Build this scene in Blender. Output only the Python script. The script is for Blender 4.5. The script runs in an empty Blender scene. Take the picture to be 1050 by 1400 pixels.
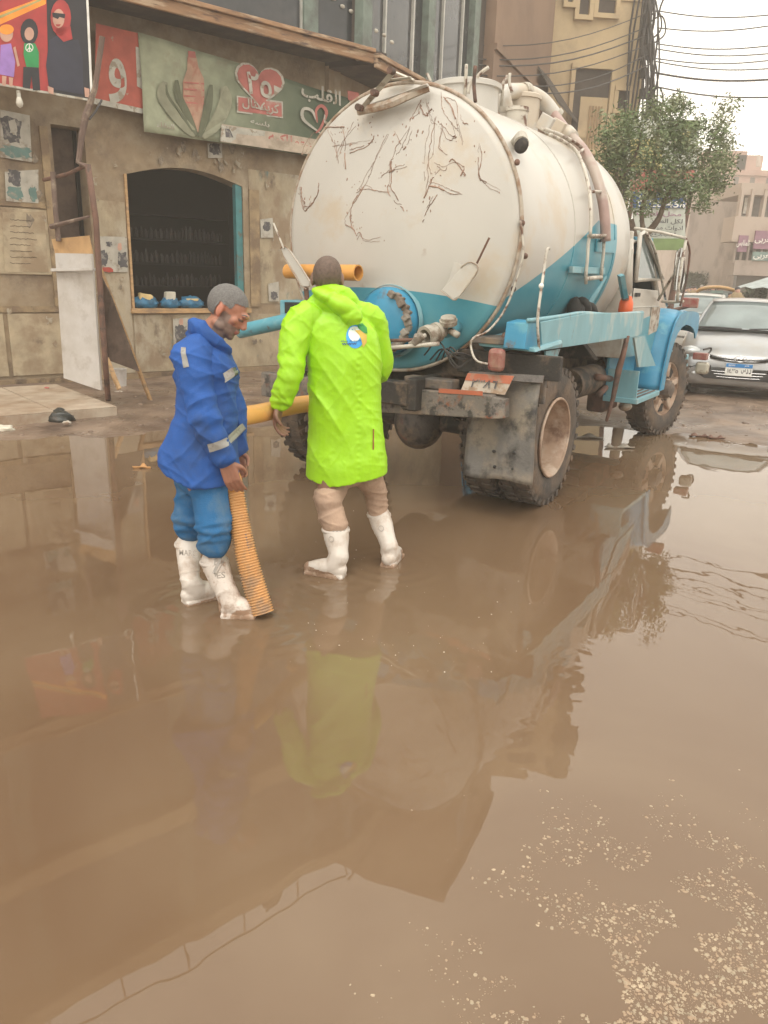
import bpy, bmesh, math, random
import numpy as np
from mathutils import Vector, Matrix, noise
from mathutils.bvhtree import BVHTree
random.seed(4)
SC = bpy.context.scene
COL = SC.collection
R_ = math.radians
# ------------------------------------------------------------------ camera, light, exposure
FPX, CXP, CYP, CAMH = 1050.0, 525.0, 700.0, 1.62
ROLL = R_(1.8)
PITCH = math.atan((700 - (395 - math.tan(ROLL) * 475)) / FPX)
cF = Vector((0, math.cos(PITCH), -math.sin(PITCH)))
_r0 = Vector((1, 0, 0)); _u0 = _r0.cross(cF)
cR = _r0 * math.cos(ROLL) + _u0 * math.sin(ROLL)
cU = _u0 * math.cos(ROLL) - _r0 * math.sin(ROLL)
cC = Vector((0, 0, CAMH))
cam = bpy.data.cameras.new('camera'); camo = bpy.data.objects.new('camera', cam); COL.objects.link(camo)
cam.sensor_fit = 'VERTICAL'; cam.sensor_height = 36; cam.lens = 36 * FPX / 1400; cam.clip_end = 3000; cam.clip_start = .05
_m = Matrix((cR, cU, -cF)).transposed().to_4x4(); _m.translation = cC
camo.matrix_world = _m
SC.camera = camo

world = bpy.data.worlds.new('World'); SC.world = world; world.use_nodes = True
wn = world.node_tree; wn.nodes.clear()
sky = wn.nodes.new('ShaderNodeTexSky'); sky.sky_type = 'NISHITA'; sky.sun_disc = False
SUN_EL, SUN_AZ = 58, 200
sky.sun_elevation = R_(SUN_EL); sky.sun_rotation = R_(SUN_AZ); sky.dust_density = 6; sky.air_density = 1.2; sky.ozone_density = 1
hs = wn.nodes.new('ShaderNodeHueSaturation'); hs.inputs['Saturation'].default_value = .12; hs.inputs['Value'].default_value = 1
mx = wn.nodes.new('ShaderNodeMix'); mx.data_type = 'RGBA'; mx.inputs[0].default_value = .72
mx.inputs[7].default_value = (24.0, 23.0, 20.8, 1)       # even dusty cloud cover
bg = wn.nodes.new('ShaderNodeBackground'); bg.inputs[1].default_value = .105
wo = wn.nodes.new('ShaderNodeOutputWorld')
wn.links.new(sky.outputs[0], hs.inputs['Color']); wn.links.new(hs.outputs[0], mx.inputs[6])
wn.links.new(mx.outputs[2], bg.inputs[0]); wn.links.new(bg.outputs[0], wo.inputs[0])

sl = bpy.data.lights.new('sun', 'SUN'); sl.energy = .9; sl.angle = R_(24); sl.color = (1, .95, .86)
so = bpy.data.objects.new('sun', sl); COL.objects.link(so)
_az, _el = R_(SUN_AZ), R_(SUN_EL)
_d = Vector((math.sin(_az) * math.cos(_el), math.cos(_az) * math.cos(_el), math.sin(_el)))
so.rotation_euler = (-_d).to_track_quat('-Z', 'Y').to_euler(); so.location = (0, 0, 30)
SC.view_settings.view_transform = 'Standard'; SC.view_settings.look = 'None'
SC.view_settings.exposure = 0.12; SC.view_settings.gamma = 1; SC.view_settings.use_curve_mapping = False
SC.cycles.volume_bounces = 1; SC.cycles.max_bounces = 8; SC.cycles.volume_step_rate = 4
SC.cycles.use_denoising = True

# ------------------------------------------------------------------ measuring helpers
def ray(u, v): return cR * ((u - CXP) / FPX) + cU * ((CYP - v) / FPX) + cF
def on(u, v, p0, n):
    r = ray(u, v); return cC + r * ((Vector(p0) - cC).dot(Vector(n)) / r.dot(Vector(n)))
def at(u, v, Y): return on(u, v, (0, Y, 0), (0, 1, 0))
def gr(u, v, z=0): return on(u, v, (0, 0, z), (0, 0, 1))

# ------------------------------------------------------------------ materials
def nodes_of(m):
    m.use_nodes = True
    return m.node_tree, m.node_tree.nodes['Principled BSDF']
def mat(name, col, rough=.6, metal=0, var=.18, scale=6, dirt=None, damt=.5, dscale=2.5, dsharp=.12, bump=.0, bscale=60, spec=.5, alpha=None, coat=0, stretch=None, ior=None):
    m = bpy.data.materials.new(name); t, b = nodes_of(m)
    L = t.links.new
    tc = t.nodes.new('ShaderNodeTexCoord'); mp = t.nodes.new('ShaderNodeMapping'); L(tc.outputs['Object'], mp.inputs[0])
    if stretch: mp.inputs['Scale'].default_value = stretch
    n1 = t.nodes.new('ShaderNodeTexNoise'); n1.inputs['Scale'].default_value = scale; n1.inputs['Detail'].default_value = 6; L(mp.outputs[0], n1.inputs['Vector'])
    mr = t.nodes.new('ShaderNodeMapRange'); mr.inputs[1].default_value = .3; mr.inputs[2].default_value = .7
    mr.inputs[3].default_value = 1 - var; mr.inputs[4].default_value = 1 + var; L(n1.outputs[0], mr.inputs[0])
    mu = t.nodes.new('ShaderNodeVectorMath'); mu.operation = 'SCALE'; mu.inputs[0].default_value = col[:3]; L(mr.outputs[0], mu.inputs['Scale'])
    out = mu.outputs[0]
    if dirt:
        ds = dirt if isinstance(dirt[0], (tuple, list)) else [dirt]
        for i, dc in enumerate(ds):
            n2 = t.nodes.new('ShaderNodeTexNoise'); n2.inputs['Scale'].default_value = dscale * (1 + .6 * i); n2.inputs['Detail'].default_value = 9; n2.inputs['Roughness'].default_value = .65
            m2 = t.nodes.new('ShaderNodeMapping'); m2.inputs['Location'].default_value = (3.1 * i + 1.7, 5.3 * i, 1.1 * i); L(mp.outputs[0], m2.inputs[0]); L(m2.outputs[0], n2.inputs['Vector'])
            th = 1 - damt if not isinstance(damt, (tuple, list)) else 1 - damt[i]
            th = .3 + th * .4
            r2 = t.nodes.new('ShaderNodeMapRange'); r2.inputs[1].default_value = th - dsharp * .5; r2.inputs[2].default_value = th + dsharp * .5; L(n2.outputs[0], r2.inputs[0])
            mm = t.nodes.new('ShaderNodeMix'); mm.data_type = 'RGBA'; L(r2.outputs[0], mm.inputs[0]); L(out, mm.inputs[6]); mm.inputs[7].default_value = (*dc[:3], 1)
            out = mm.outputs[2]
    L(out, b.inputs['Base Color'])
    b.inputs['Roughness'].default_value = rough; b.inputs['Metallic'].default_value = metal
    b.inputs['Specular IOR Level'].default_value = spec
    if ior: b.inputs['IOR'].default_value = ior
    if coat: b.inputs['Coat Weight'].default_value = coat; b.inputs['Coat Roughness'].default_value = .1
    if bump:
        n3 = t.nodes.new('ShaderNodeTexNoise'); n3.inputs['Scale'].default_value = bscale; n3.inputs['Detail'].default_value = 5; L(mp.outputs[0], n3.inputs['Vector'])
        bp = t.nodes.new('ShaderNodeBump'); bp.inputs['Strength'].default_value = bump; bp.inputs['Distance'].default_value = .01
        L(n3.outputs[0], bp.inputs['Height']); L(bp.outputs[0], b.inputs['Normal'])
    if alpha is not None: b.inputs['Alpha'].default_value = alpha
    return m
RUST = (.13, .06, .035); GR = (.16, .12, .085)
M = {}
def DM(k, *a, **kw): M[k] = mat(k, *a, **kw)
DM('plaster', (.33, .25, .16), .85, dirt=[(.25, .18, .115), (.38, .31, .22), (.16, .115, .08)], damt=(.5, .3, .2), dscale=1.0, dsharp=.22, bump=.5, bscale=25)
DM('peeling', (.38, .31, .21), .85, dirt=[(.43, .37, .28), (.28, .205, .135), (.15, .11, .08), (.09, .20, .20)], damt=(.42, .38, .16, .04), dscale=1.6, dsharp=.14, stretch=(1, 1, .6), bump=.5, bscale=30)
DM('cream_panel', (.42, .34, .23), .8, dirt=[(.30, .22, .14), (.18, .13, .09)], damt=(.4, .15), dscale=1.6, bump=.3, bscale=20)
DM('wall_band', (.33, .24, .14), .85, dirt=[(.2, .14, .09), (.1, .07, .05)], damt=(.45, .2), dscale=2, bump=.4)
DM('dark_brown', (.07, .045, .032), .8, dirt=(.12, .08, .06), damt=.4, bump=.2)
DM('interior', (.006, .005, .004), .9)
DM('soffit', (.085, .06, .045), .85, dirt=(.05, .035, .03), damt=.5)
DM('fascia', (.30, .17, .09), .7, dirt=[(.45, .33, .22), (.12, .07, .05)], damt=(.35, .3), dscale=4, dsharp=.1, stretch=(.4, .4, 3))
DM('grey_column', (.15, .19, .16), .6, dirt=(.10, .11, .10), damt=.4)
DM('dark_glass', (.03, .034, .04), .08, var=.3, scale=1.2, dirt=(.07, .07, .07), damt=.35, dscale=1.2, dsharp=.3, ior=1.5)
DM('window_frame', (.45, .44, .40), .5)
DM('teal_paint', (.05, .20, .21), .55, dirt=(.12, .11, .09), damt=.25, dscale=5)
DM('white_board', (.56, .53, .50), .6, var=.05, dirt=[(.46, .42, .37), (.3, .25, .2)], damt=(.3, .0), dscale=3, dsharp=.35)
DM('cardboard', (.50, .31, .15), .85, dirt=(.35, .2, .1), damt=.3)
DM('raw_wood', (.48, .30, .15), .8, dirt=(.3, .2, .12), damt=.3, stretch=(1, 1, 4))
DM('rust_steel', (.16, .085, .06), .75, dirt=(.07, .05, .04), damt=.4, dscale=6, bump=.4)
DM('old_post', (.15, .10, .08), .8, dirt=(.3, .24, .18), damt=.3, dscale=5)
DM('tile', (.50, .42, .33), .45, var=.1, dirt=[(.3, .2, .13)], damt=.4, dscale=3, dsharp=.3)
DM('grout', (.16, .11, .08), .9)
DM('poster_paper', (.45, .42, .36), .8, dirt=[(.25, .2, .15)], damt=.3, dscale=5)
DM('poster_dark', (.09, .085, .09), .8, var=.3, dirt=[(.3, .28, .25)], damt=.3, dscale=14); DM('poster_teal', (.13, .22, .20), .8, dirt=(.3, .27, .22), damt=.3, dscale=9)
DM('poster_red', (.4, .07, .05), .8)
DM('print_skin', (.55, .32, .24), .6); DM('print_red', (.40, .035, .035), .5); DM('print_black', (.015, .015, .022), .5)
DM('print_orange', (.9, .3, .03), .5); DM('print_purple', (.32, .18, .5), .5); DM('print_green', (.02, .28, .08), .5); DM('print_dress', (.022, .024, .045), .5); DM('print_white', (.75, .73, .68), .6)
DM('red_sign', (.42, .09, .06), .7, dirt=(.35, .27, .2), damt=.12, dscale=6, dsharp=.03)
DM('faded_white', (.46, .44, .38), .75, dirt=(.3, .25, .19), damt=.35, dscale=8, dsharp=.05)
DM('faded_red', (.42, .13, .11), .7, dirt=(.45, .3, .25), damt=.2)
DM('faded_bottle', (.42, .26, .18), .75, dirt=(.38, .17, .12), damt=.4, dscale=5)
DM('faded_leaf', (.26, .26, .18), .75); DM('faded_leaf_dark', (.12, .13, .08), .75)
DM('banner_strip', (.45, .37, .29), .75, dirt=(.3, .24, .18), damt=.2)
DM('blue_bag', (.02, .13, .24), .35, var=.4, scale=14, bump=.8, bscale=30)
DM('foam', (.70, .52, .25), .9, bump=.6, bscale=40); DM('foam_white', (.62, .58, .48), .9, bump=.6, bscale=40)
DM('black_bag', (.03, .033, .03), .3, var=.5, scale=15, bump=.8, bscale=30, dirt=(.2, .14, .1), damt=.25)
DM('litter', (.5, .45, .38), .7, dirt=(.25, .17, .12), damt=.4, dscale=12)
DM('bulb_glass', (.6, .56, .48), .2)
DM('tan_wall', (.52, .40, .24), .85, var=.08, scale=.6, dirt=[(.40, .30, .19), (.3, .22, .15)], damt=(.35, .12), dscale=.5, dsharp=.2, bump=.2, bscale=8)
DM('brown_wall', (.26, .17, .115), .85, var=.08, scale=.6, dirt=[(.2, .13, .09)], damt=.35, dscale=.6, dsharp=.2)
DM('dark_recess', (.07, .055, .045), .9); DM('shutter', (.33, .22, .12), .7)
DM('pink_wall', (.44, .30, .245), .9, var=.06, scale=.3, dirt=(.36, .22, .17), damt=.4, dscale=.3)  # part of the distance haze is put into this far wall colour
DM('pale_wall', (.46, .38, .32), .9, var=.08, scale=.3, dirt=(.36, .28, .22), damt=.35, dscale=.4)  # far wall, its colour also paled to carry some of the haze
DM('grey_wall', (.36, .30, .26), .9, var=.08, scale=.3, dirt=(.25, .2, .17), damt=.35, dscale=.5)
DM('far_window', (.13, .11, .095), .4)
DM('sign_blue', (.04, .09, .22), .6); DM('sign_pale', (.48, .50, .44), .6, dirt=(.4, .38, .32), damt=.2); DM('sign_green', (.17, .24, .09), .6)
DM('sign_yellow', (.42, .36, .15), .6); DM('sign_purple', (.26, .13, .19), .6); DM('sign_teal', (.18, .27, .25), .6)
DM('umbrella', (.38, .43, .43), .7); DM('cable', (.05, .045, .042), .6)
DM('bark', (.14, .10, .07), .9, dirt=(.22, .17, .12), damt=.4, bump=.8)
DM('foliage', (.13, .175, .075), .55, var=.45, scale=1.6); DM('foliage_dust', (.19, .21, .11), .6, var=.35, scale=2); DM('hedge', (.06, .08, .04), .8, var=.4)
# truck
DM('tank_white', (.51, .485, .44), .34, var=.05, scale=1.5, dirt=[(.50, .43, .34), (.28, .18, .12)], damt=(.3, -.08), dscale=1.8, dsharp=.12)
DM('ring_metal', (.42, .36, .29), .5, dirt=[(.25, .15, .09)], damt=.45, dscale=9, dsharp=.15)
DM('truck_blue', (.10, .32, .40), .4, var=.12, dirt=[(.20, .40, .45), RUST], damt=(.35, .1), dscale=4, dsharp=.1)
DM('fender_blue', (.035, .24, .40), .35, var=.1, dirt=[(.10, .32, .42), (.12, .09, .07)], damt=(.3, .08), dscale=3, dsharp=.1)
DM('rail_blue', (.17, .35, .40), .45, var=.12, dirt=[(.32, .42, .42), RUST], damt=(.3, .1), dscale=3, dsharp=.08, stretch=(1, 1, .4))
DM('cab_white', (.52, .49, .43), .35, var=.06, dirt=[(.4, .33, .26), RUST], damt=(.25, .03), dscale=3, dsharp=.12)
DM('cab_blue', (.10, .30, .36), .35, var=.08, dirt=[RUST], damt=.06, dscale=4)
DM('white_pipe', (.52, .48, .41), .5, dirt=[RUST], damt=.35, dscale=10, dsharp=.1)
DM('pale_cap', (.40, .37, .31), .6, dirt=(.2, .15, .11), damt=.35, dscale=9)
DM('plastic_hose', (.34, .23, .20), .4, dirt=(.4, .33, .28), damt=.4)
DM('yellow_pvc', (.62, .30, .075), .38, var=.08, dirt=(.4, .24, .12), damt=.2, dscale=5, dsharp=.2)
DM('yellow_hose', (.70, .36, .10), .4, var=.06, dirt=(.5, .3, .13), damt=.2, dscale=5, dsharp=.2)
DM('hose_ridge', (.58, .31, .12), .45, var=.1, dirt=(.35, .22, .13), damt=.3, dscale=7)
DM('chassis', (.028, .024, .021), .7, dirt=(.13, .09, .06), damt=.42, dscale=5, bump=.4)
DM('muddy_steel', (.11, .095, .085), .6, dirt=[(.19, .14, .10), (.25, .08, .05), (.05, .045, .04)], damt=(.4, .1, .3), dscale=5, dsharp=.12, bump=.4)
DM('bumper_steel', (.16, .14, .12), .55, dirt=[(.26, .20, .15), (.22, .08, .04), (.05, .045, .04)], damt=(.4, .2, .35), dscale=6, dsharp=.1, bump=.4)
DM('mud_flap', (.15, .14, .13), .55, dirt=[(.24, .20, .155), (.04, .036, .034)], damt=(.45, .36), dscale=3.2, dsharp=.16, bump=.3)
DM('tyre', (.05, .043, .038), .8, dirt=[(.16, .11, .075), (.09, .07, .055)], damt=(.42, .4), dscale=5, dsharp=.2, bump=.5)
DM('rim', (.40, .28, .20), .6, dirt=[(.2, .12, .08), (.48, .38, .30)], damt=(.35, .3), dscale=5, dsharp=.2)
DM('rim_dark', (.17, .13, .10), .55, dirt=(.08, .06, .05), damt=.4)
DM('tail_lamp', (.26, .045, .04), .4, dirt=(.30, .17, .13), damt=.55, dscale=16, dsharp=.3); DM('lamp_pale', (.45, .42, .34), .3, dirt=(.2, .15, .1), damt=.4, dscale=12)
DM('plate_white', (.45, .38, .31), .6, dirt=(.3, .2, .13), damt=.4, dscale=12); DM('plate_orange', (.42, .12, .06), .6, dirt=(.3, .2, .14), damt=.3, dscale=12)
DM('scratch', (.31, .20, .15), .8, var=.4, scale=12); DM('old_cement', (.30, .27, .23), .9, dirt=(.17, .13, .1), damt=.4, bump=.6)
DM('orange_plastic', (.72, .12, .03), .35); DM('cab_dark', (.03, .028, .026), .8)
DM('mirror_glass', (.35, .36, .35), .05, metal=.9); DM('blue_cloth', (.10, .30, .42), .7)
DM('paint_blue', (.09, .31, .39), .35, var=.1, dirt=[(.22, .36, .37), RUST], damt=(.2, .02), dscale=2.5)
# car
DM('car_silver', (.36, .37, .38), .28, metal=.5, var=.03, coat=.5, dirt=(.33, .31, .28), damt=.3, dsharp=.3); DM('car_white', (.55, .54, .50), .3, var=.03, coat=.3)
DM('chrome', (.6, .6, .6), .15, metal=1); DM('car_black', (.02, .02, .021), .4); DM('headlamp', (.5, .52, .52), .08, metal=.4)
DM('screen_glass', (.20, .24, .24), .06, var=.35, scale=1.2, ior=1.5); DM('plate_blue', (.03, .20, .48), .4); DM('plate_clean', (.7, .7, .66), .4)
DM('tuk_orange', (.42, .24, .08), .4); DM('tuk_black', (.03, .03, .03), .5)
# people
DM('hivis', (.34, .67, .010), .42, var=.07, scale=9, bump=.35, bscale=28)
DM('hivis_pale', (.60, .92, .03), .42, var=.08, scale=9)
DM('beige_trousers', (.42, .29, .21), .85, dirt=(.28, .18, .12), damt=.3, bump=.3)
DM('blue_jacket', (.014, .085, .33), .75, var=.12, scale=5, dirt=(.02, .07, .23), damt=.3, bump=.3, bscale=200)
DM('blue_trousers', (.014, .12, .29), .75, var=.12, scale=5, dirt=[(.08, .16, .25)], damt=.3, bump=.3, bscale=200)
DM('reflective', (.30, .29, .27), .4, dirt=(.2, .18, .16), damt=.3, dscale=20)
DM('boot_white', (.62, .56, .50), .4, var=.05, dirt=[(.42, .31, .23)], damt=.28, dscale=9, dsharp=.2)
DM('boot_mud', (.58, .51, .45), .5, dirt=[(.36, .25, .18), (.27, .16, .10)], damt=(.38, .18), dscale=11, dsharp=.15)
DM('boot_dirt', (.30, .19, .125), .45, dirt=[(.42, .31, .23)], damt=.4, dscale=30); DM('boot_print', (.36, .32, .28), .6); DM('grey_hair', (.15, .142, .135), .85, var=.22, scale=130, bump=.35, bscale=260); DM('dark_hair', (.13, .09, .07), .8, var=.2, scale=60, bump=.3, bscale=150)
DM('logo_blue', (.05, .35, .75), .5); DM('logo_green', (.03, .28, .06), .5); DM('logo_gold', (.65, .45, .08), .5); DM('logo_white', (.75, .88, .8), .5); DM('zip_red', (.3, .08, .03), .6)
for i, c in enumerate([(.06, .05, .06), (.25, .12, .1), (.4, .36, .33), (.08, .1, .16), (.3, .22, .12)]): DM('far_cloth_%d' % i, c, .8)

def skin_mat(name, base):
    m = bpy.data.materials.new(name); t, b = nodes_of(m); L = t.links.new
    a = t.nodes.new('ShaderNodeAttribute'); a.attribute_name = 'tint'
    n = t.nodes.new('ShaderNodeTexNoise'); n.inputs['Scale'].default_value = 40; n.inputs['Detail'].default_value = 4
    tc = t.nodes.new('ShaderNodeTexCoord'); L(tc.outputs['Object'], n.inputs['Vector'])
    mr = t.nodes.new('ShaderNodeMapRange'); mr.inputs[3].default_value = .82; mr.inputs[4].default_value = 1.18; L(n.outputs[0], mr.inputs[0])
    s = t.nodes.new('ShaderNodeVectorMath'); s.operation = 'SCALE'; L(a.outputs['Color'], s.inputs[0]); L(mr.outputs[0], s.inputs['Scale'])
    L(s.outputs[0], b.inputs['Base Color']); b.inputs['Roughness'].default_value = .5
    b.inputs['Subsurface Weight'].default_value = .05
    return m
M['skin'] = skin_mat('skin', 0)

# ------------------------------------------------------------------ mesh builder
WM = {}
def wm(o): return WM.get(o.name, Matrix.Identity(4))
def catmull(pts, k=6):
    pts = [Vector(p) for p in pts]
    if len(pts) < 3: return pts
    out = []; P = [pts[0] * 2 - pts[1]] + pts + [pts[-1] * 2 - pts[-2]]
    for i in range(1, len(P) - 2):
        for j in range(k):
            t = j / k; a, b, c, d = P[i - 1], P[i], P[i + 1], P[i + 2]
            out.append(.5 * ((2 * b) + (c - a) * t + (2 * a - 5 * b + 4 * c - d) * t * t + (3 * b - a - 3 * c + d) * t ** 3))
    return out + [pts[-1]]
class MB:
    def __init__(s): s.v = []; s.f = []
    def add(s, vs, fs):
        n = len(s.v); s.v += [Vector(v) for v in vs]; s.f += [tuple(i + n for i in f) for f in fs]; return s
    def box(s, c, d, rot=None, taper=1.0):
        c = Vector(c); vs = []
        for z in (-1, 1):
            k = taper if z > 0 else 1
            for x, y in ((-1, -1), (1, -1), (1, 1), (-1, 1)):
                p = Vector((x * d[0] / 2 * k, y * d[1] / 2 * k, z * d[2] / 2))
                vs.append(c + (rot @ p if rot else p))
        return s.add(vs, [(0, 3, 2, 1), (4, 5, 6, 7), (0, 1, 5, 4), (1, 2, 6, 5), (2, 3, 7, 6), (3, 0, 4, 7)])
    def hexa(s, lo, hi):   # two quads
        return s.add(list(lo) + list(hi), [(0, 3, 2, 1), (4, 5, 6, 7), (0, 1, 5, 4), (1, 2, 6, 5), (2, 3, 7, 6), (3, 0, 4, 7)])
    def prism(s, poly, fr, th):   # poly 2D in frame (origin, x, y), extruded along normal by th
        o, x, y = [Vector(q) for q in fr]; n = x.cross(y).normalized()
        a = [o + x * p[0] + y * p[1] for p in poly]; b = [p + n * th for p in a]; k = len(poly)
        return s.add(a + b, [tuple(reversed(range(k))), tuple(range(k, 2 * k))] + [(i, (i + 1) % k, (i + 1) % k + k, i + k) for i in range(k)])
    def sweep(s, path, rad, n=10, caps=True, flat=None, up=None):
        path = [Vector(p) for p in path]; K = len(path)
        rs = rad if isinstance(rad, (list, tuple)) else [rad] * K
        t0 = (path[1] - path[0]).normalized(); ref = up or (Vector((0, 0, 1)) if abs(t0.z) < .8 else Vector((0, 1, 0)))
        ref = Vector(ref); a = t0.cross(ref).normalized(); vs = []
        for i, p in enumerate(path):
            t = (path[min(i + 1, K - 1)] - path[max(i - 1, 0)]).normalized()
            a = (a - t * a.dot(t)).normalized(); b = t.cross(a)
            r = rs[i] if not isinstance(rs[i], (tuple, list)) else rs[i]
            ra, rb = (r if isinstance(r, (tuple, list)) else (r, r * (flat or 1)))
            for j in range(n):
                g = 2 * math.pi * j / n; vs.append(p + a * math.cos(g) * ra + b * math.sin(g) * rb)
        fs = [(i * n + j, i * n + (j + 1) % n, (i + 1) * n + (j + 1) % n, (i + 1) * n + j) for i in range(K - 1) for j in range(n)]
        if caps: fs += [tuple(reversed(range(n))), tuple(range((K - 1) * n, K * n))]
        return s.add(vs, fs)
    def cyl(s, a, b, r0, r1=None, n=16): return s.sweep([a, b], [r0, r0 if r1 is None else r1], n)
    def lathe(s, prof, o=(0, 0, 0), ax=(1, 0, 0), n=32, closed=False):  # prof: (along, radius)
        ax = Vector(ax).normalized(); o = Vector(o); ref = Vector((0, 0, 1)) if abs(ax.z) < .9 else Vector((1, 0, 0))
        a = ax.cross(ref).normalized(); b = ax.cross(a); vs = []; K = len(prof)
        for (x, r) in prof:
            for j in range(n):
                g = 2 * math.pi * j / n; vs.append(o + ax * x + (a * math.cos(g) + b * math.sin(g)) * max(r, 1e-4))
        kk = K if closed else K - 1
        fs = [(i * n + j, i * n + (j + 1) % n, ((i + 1) % K) * n + (j + 1) % n, ((i + 1) % K) * n + j) for i in range(kk) for j in range(n)]
        return s.add(vs, fs)
    def ell(s, c, r, rot=None, n=16, m=10):
        c = Vector(c); vs = []
        for i in range(m + 1):
            th = math.pi * i / m
            for j in range(n):
                g = 2 * math.pi * j / n; p = Vector((r[0] * math.sin(th) * math.cos(g), r[1] * math.sin(th) * math.sin(g), r[2] * math.cos(th)))
                vs.append(c + (rot @ p if rot else p))
        return s.add(vs, [(i * n + j, (i + 1) * n + j, (i + 1) * n + (j + 1) % n, i * n + (j + 1) % n) for i in range(m) for j in range(n)])
    def caps(s, pts, rad, n=14, k=4):  # smooth limb with round ends, radii (ra, rb) or r per point
        P = [Vector(p) for p in pts]; rr = [r if isinstance(r, (tuple, list)) else (r, r) for r in rad]
        Q = catmull(P, k); RR = catmull([Vector((r[0], r[1], 0)) for r in rr], k)
        t0 = (Q[0] - Q[1]).normalized(); t1 = (Q[-1] - Q[-2]).normalized()
        path, rs = [], []
        for e in (.95, .7, .35):
            path.append(Q[0] + t0 * RR[0].x * math.sqrt(1 - (1 - e) ** 2) * .0 + t0 * RR[0].x * e); q = math.sqrt(max(1 - e * e, .02)); rs.append((RR[0].x * q, RR[0].y * q))
        path += Q; rs += [(r.x, r.y) for r in RR]
        for e in (.35, .7, .95):
            q = math.sqrt(max(1 - e * e, .02)); path.append(Q[-1] + t1 * RR[-1].x * e); rs.append((RR[-1].x * q, RR[-1].y * q))
        return s.sweep(path, rs, n)
    def rings(s, secs, n=36, k=5, p=2.3):   # flat ended stack of oval rings: (centre, rx, ry)
        C = catmull([q[0] for q in secs], k); RR = catmull([Vector((q[1], q[2], 0)) for q in secs], k); vs = []
        for c, r in zip(C, RR):
            for j in range(n):
                g = 6.2832 * j / n; x, y = math.cos(g), math.sin(g)
                vs.append(c + Vector((math.copysign(abs(x) ** (2 / p), x) * r.x, math.copysign(abs(y) ** (2 / p), y) * r.y, 0)))
        K = len(C); return s.add(vs, [(i * n + j, i * n + (j + 1) % n, (i + 1) * n + (j + 1) % n, (i + 1) * n + j) for i in range(K - 1) for j in range(n)] + [tuple(reversed(range(n))), tuple(range((K - 1) * n, K * n))])
    def grid(s, fn, nu, nv):
        vs = [fn(i / nu, j / nv) for i in range(nu + 1) for j in range(nv + 1)]; w = nv + 1
        return s.add(vs, [(i * w + j, (i + 1) * w + j, (i + 1) * w + j + 1, i * w + j + 1) for i in range(nu) for j in range(nv)])
    def build(s, name, m, parent=None, world=False, smooth=False, bevel=0, solid=0, flip=False):
        vs = s.v
        if parent is None:
            lo = Vector((min(v.x for v in vs), min(v.y for v in vs), min(v.z for v in vs))); hi = Vector((max(v.x for v in vs), max(v.y for v in vs), max(v.z for v in vs)))
            base = Vector(((lo.x + hi.x) / 2, (lo.y + hi.y) / 2, lo.z)); vs = [v - base for v in vs]
        elif world:
            inv = wm(parent).inverted(); vs = [inv @ v for v in vs]
        me = bpy.data.meshes.new(name); me.from_pydata([tuple(v) for v in vs], [], s.f)
        bm = bmesh.new(); bm.from_mesh(me); bmesh.ops.recalc_face_normals(bm, faces=bm.faces)
        if flip: bmesh.ops.reverse_faces(bm, faces=bm.faces)
        bm.to_mesh(me); bm.free()
        if smooth is True: me.shade_smooth()
        elif smooth: me.set_sharp_from_angle(angle=R_(smooth)) if False else None
        if smooth and smooth is not True:
            me.shade_smooth(); me.set_sharp_from_angle(angle=R_(smooth))
        me.materials.append(M[m] if isinstance(m, str) else m)
        o = bpy.data.objects.new(name, me); COL.objects.link(o)
        if parent is None: o.location = base; WM[o.name] = Matrix.Translation(base)
        else: o.parent = parent; WM[o.name] = wm(parent)
        if solid:
            md = o.modifiers.new('s', 'SOLIDIFY'); md.thickness = solid; md.offset = 0
        if bevel:
            md = o.modifiers.new('b', 'BEVEL'); md.width = bevel; md.segments = 2; md.limit_method = 'ANGLE'; md.angle_limit = R_(40)
        return o
def tag(o, label=None, cat=None, group=None, kind=None):
    if label: o['label'] = label
    if cat: o['category'] = cat
    if group: o['group'] = group
    if kind: o['kind'] = kind
    return o
def thing(name, label, cat, loc, rz=0, group=None):
    o = bpy.data.objects.new(name, None); COL.objects.link(o); o.location = loc; o.rotation_euler = (0, 0, rz); o.empty_display_size = .2
    WM[o.name] = Matrix.Translation(Vector(loc)) @ Matrix.Rotation(rz, 4, 'Z')
    return tag(o, label, cat, group)
def inst(src, name, parent, loc, rot=None, scale=None):
    o = bpy.data.objects.new(name, src.data); COL.objects.link(o); o.parent = parent; o.location = loc
    if rot is not None: o.rotation_euler = rot
    if scale: o.scale = scale
    return o

# Arabic letters joined by hand, text set as mesh
_FORMS = {'ا': (0xFE8D, 0), 'ب': (0xFE8F, 1), 'ت': (0xFE95, 1), 'ج': (0xFE9D, 1), 'ح': (0xFEA1, 1), 'د': (0xFEA9, 0), 'ر': (0xFEAD, 0), 'س': (0xFEB1, 1), 'ص': (0xFEB9, 1), 'ط': (0xFEC1, 1), 'ع': (0xFEC9, 1), 'ق': (0xFED5, 1), 'ك': (0xFED9, 1), 'ل': (0xFEDD, 1), 'م': (0xFEE1, 1), 'ن': (0xFEE5, 1), 'ه': (0xFEE9, 1), 'و': (0xFEED, 0), 'ي': (0xFEF1, 1), 'ف': (0xFED1, 1), 'ش': (0xFEB5, 1), 'ى': (0xFEEF, 0)}
def ar(t):
    out = []
    for i, c in enumerate(t):
        if c not in _FORMS: out.append(c); continue
        code, dual = _FORMS[c]
        pv = i > 0 and t[i - 1] in _FORMS and _FORMS[t[i - 1]][1]; nx = i + 1 < len(t) and t[i + 1] in _FORMS and dual
        out.append(chr(code + (3 if pv and nx else 1 if pv else 2 if nx else 0)))
    return ''.join(reversed(out))
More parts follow.
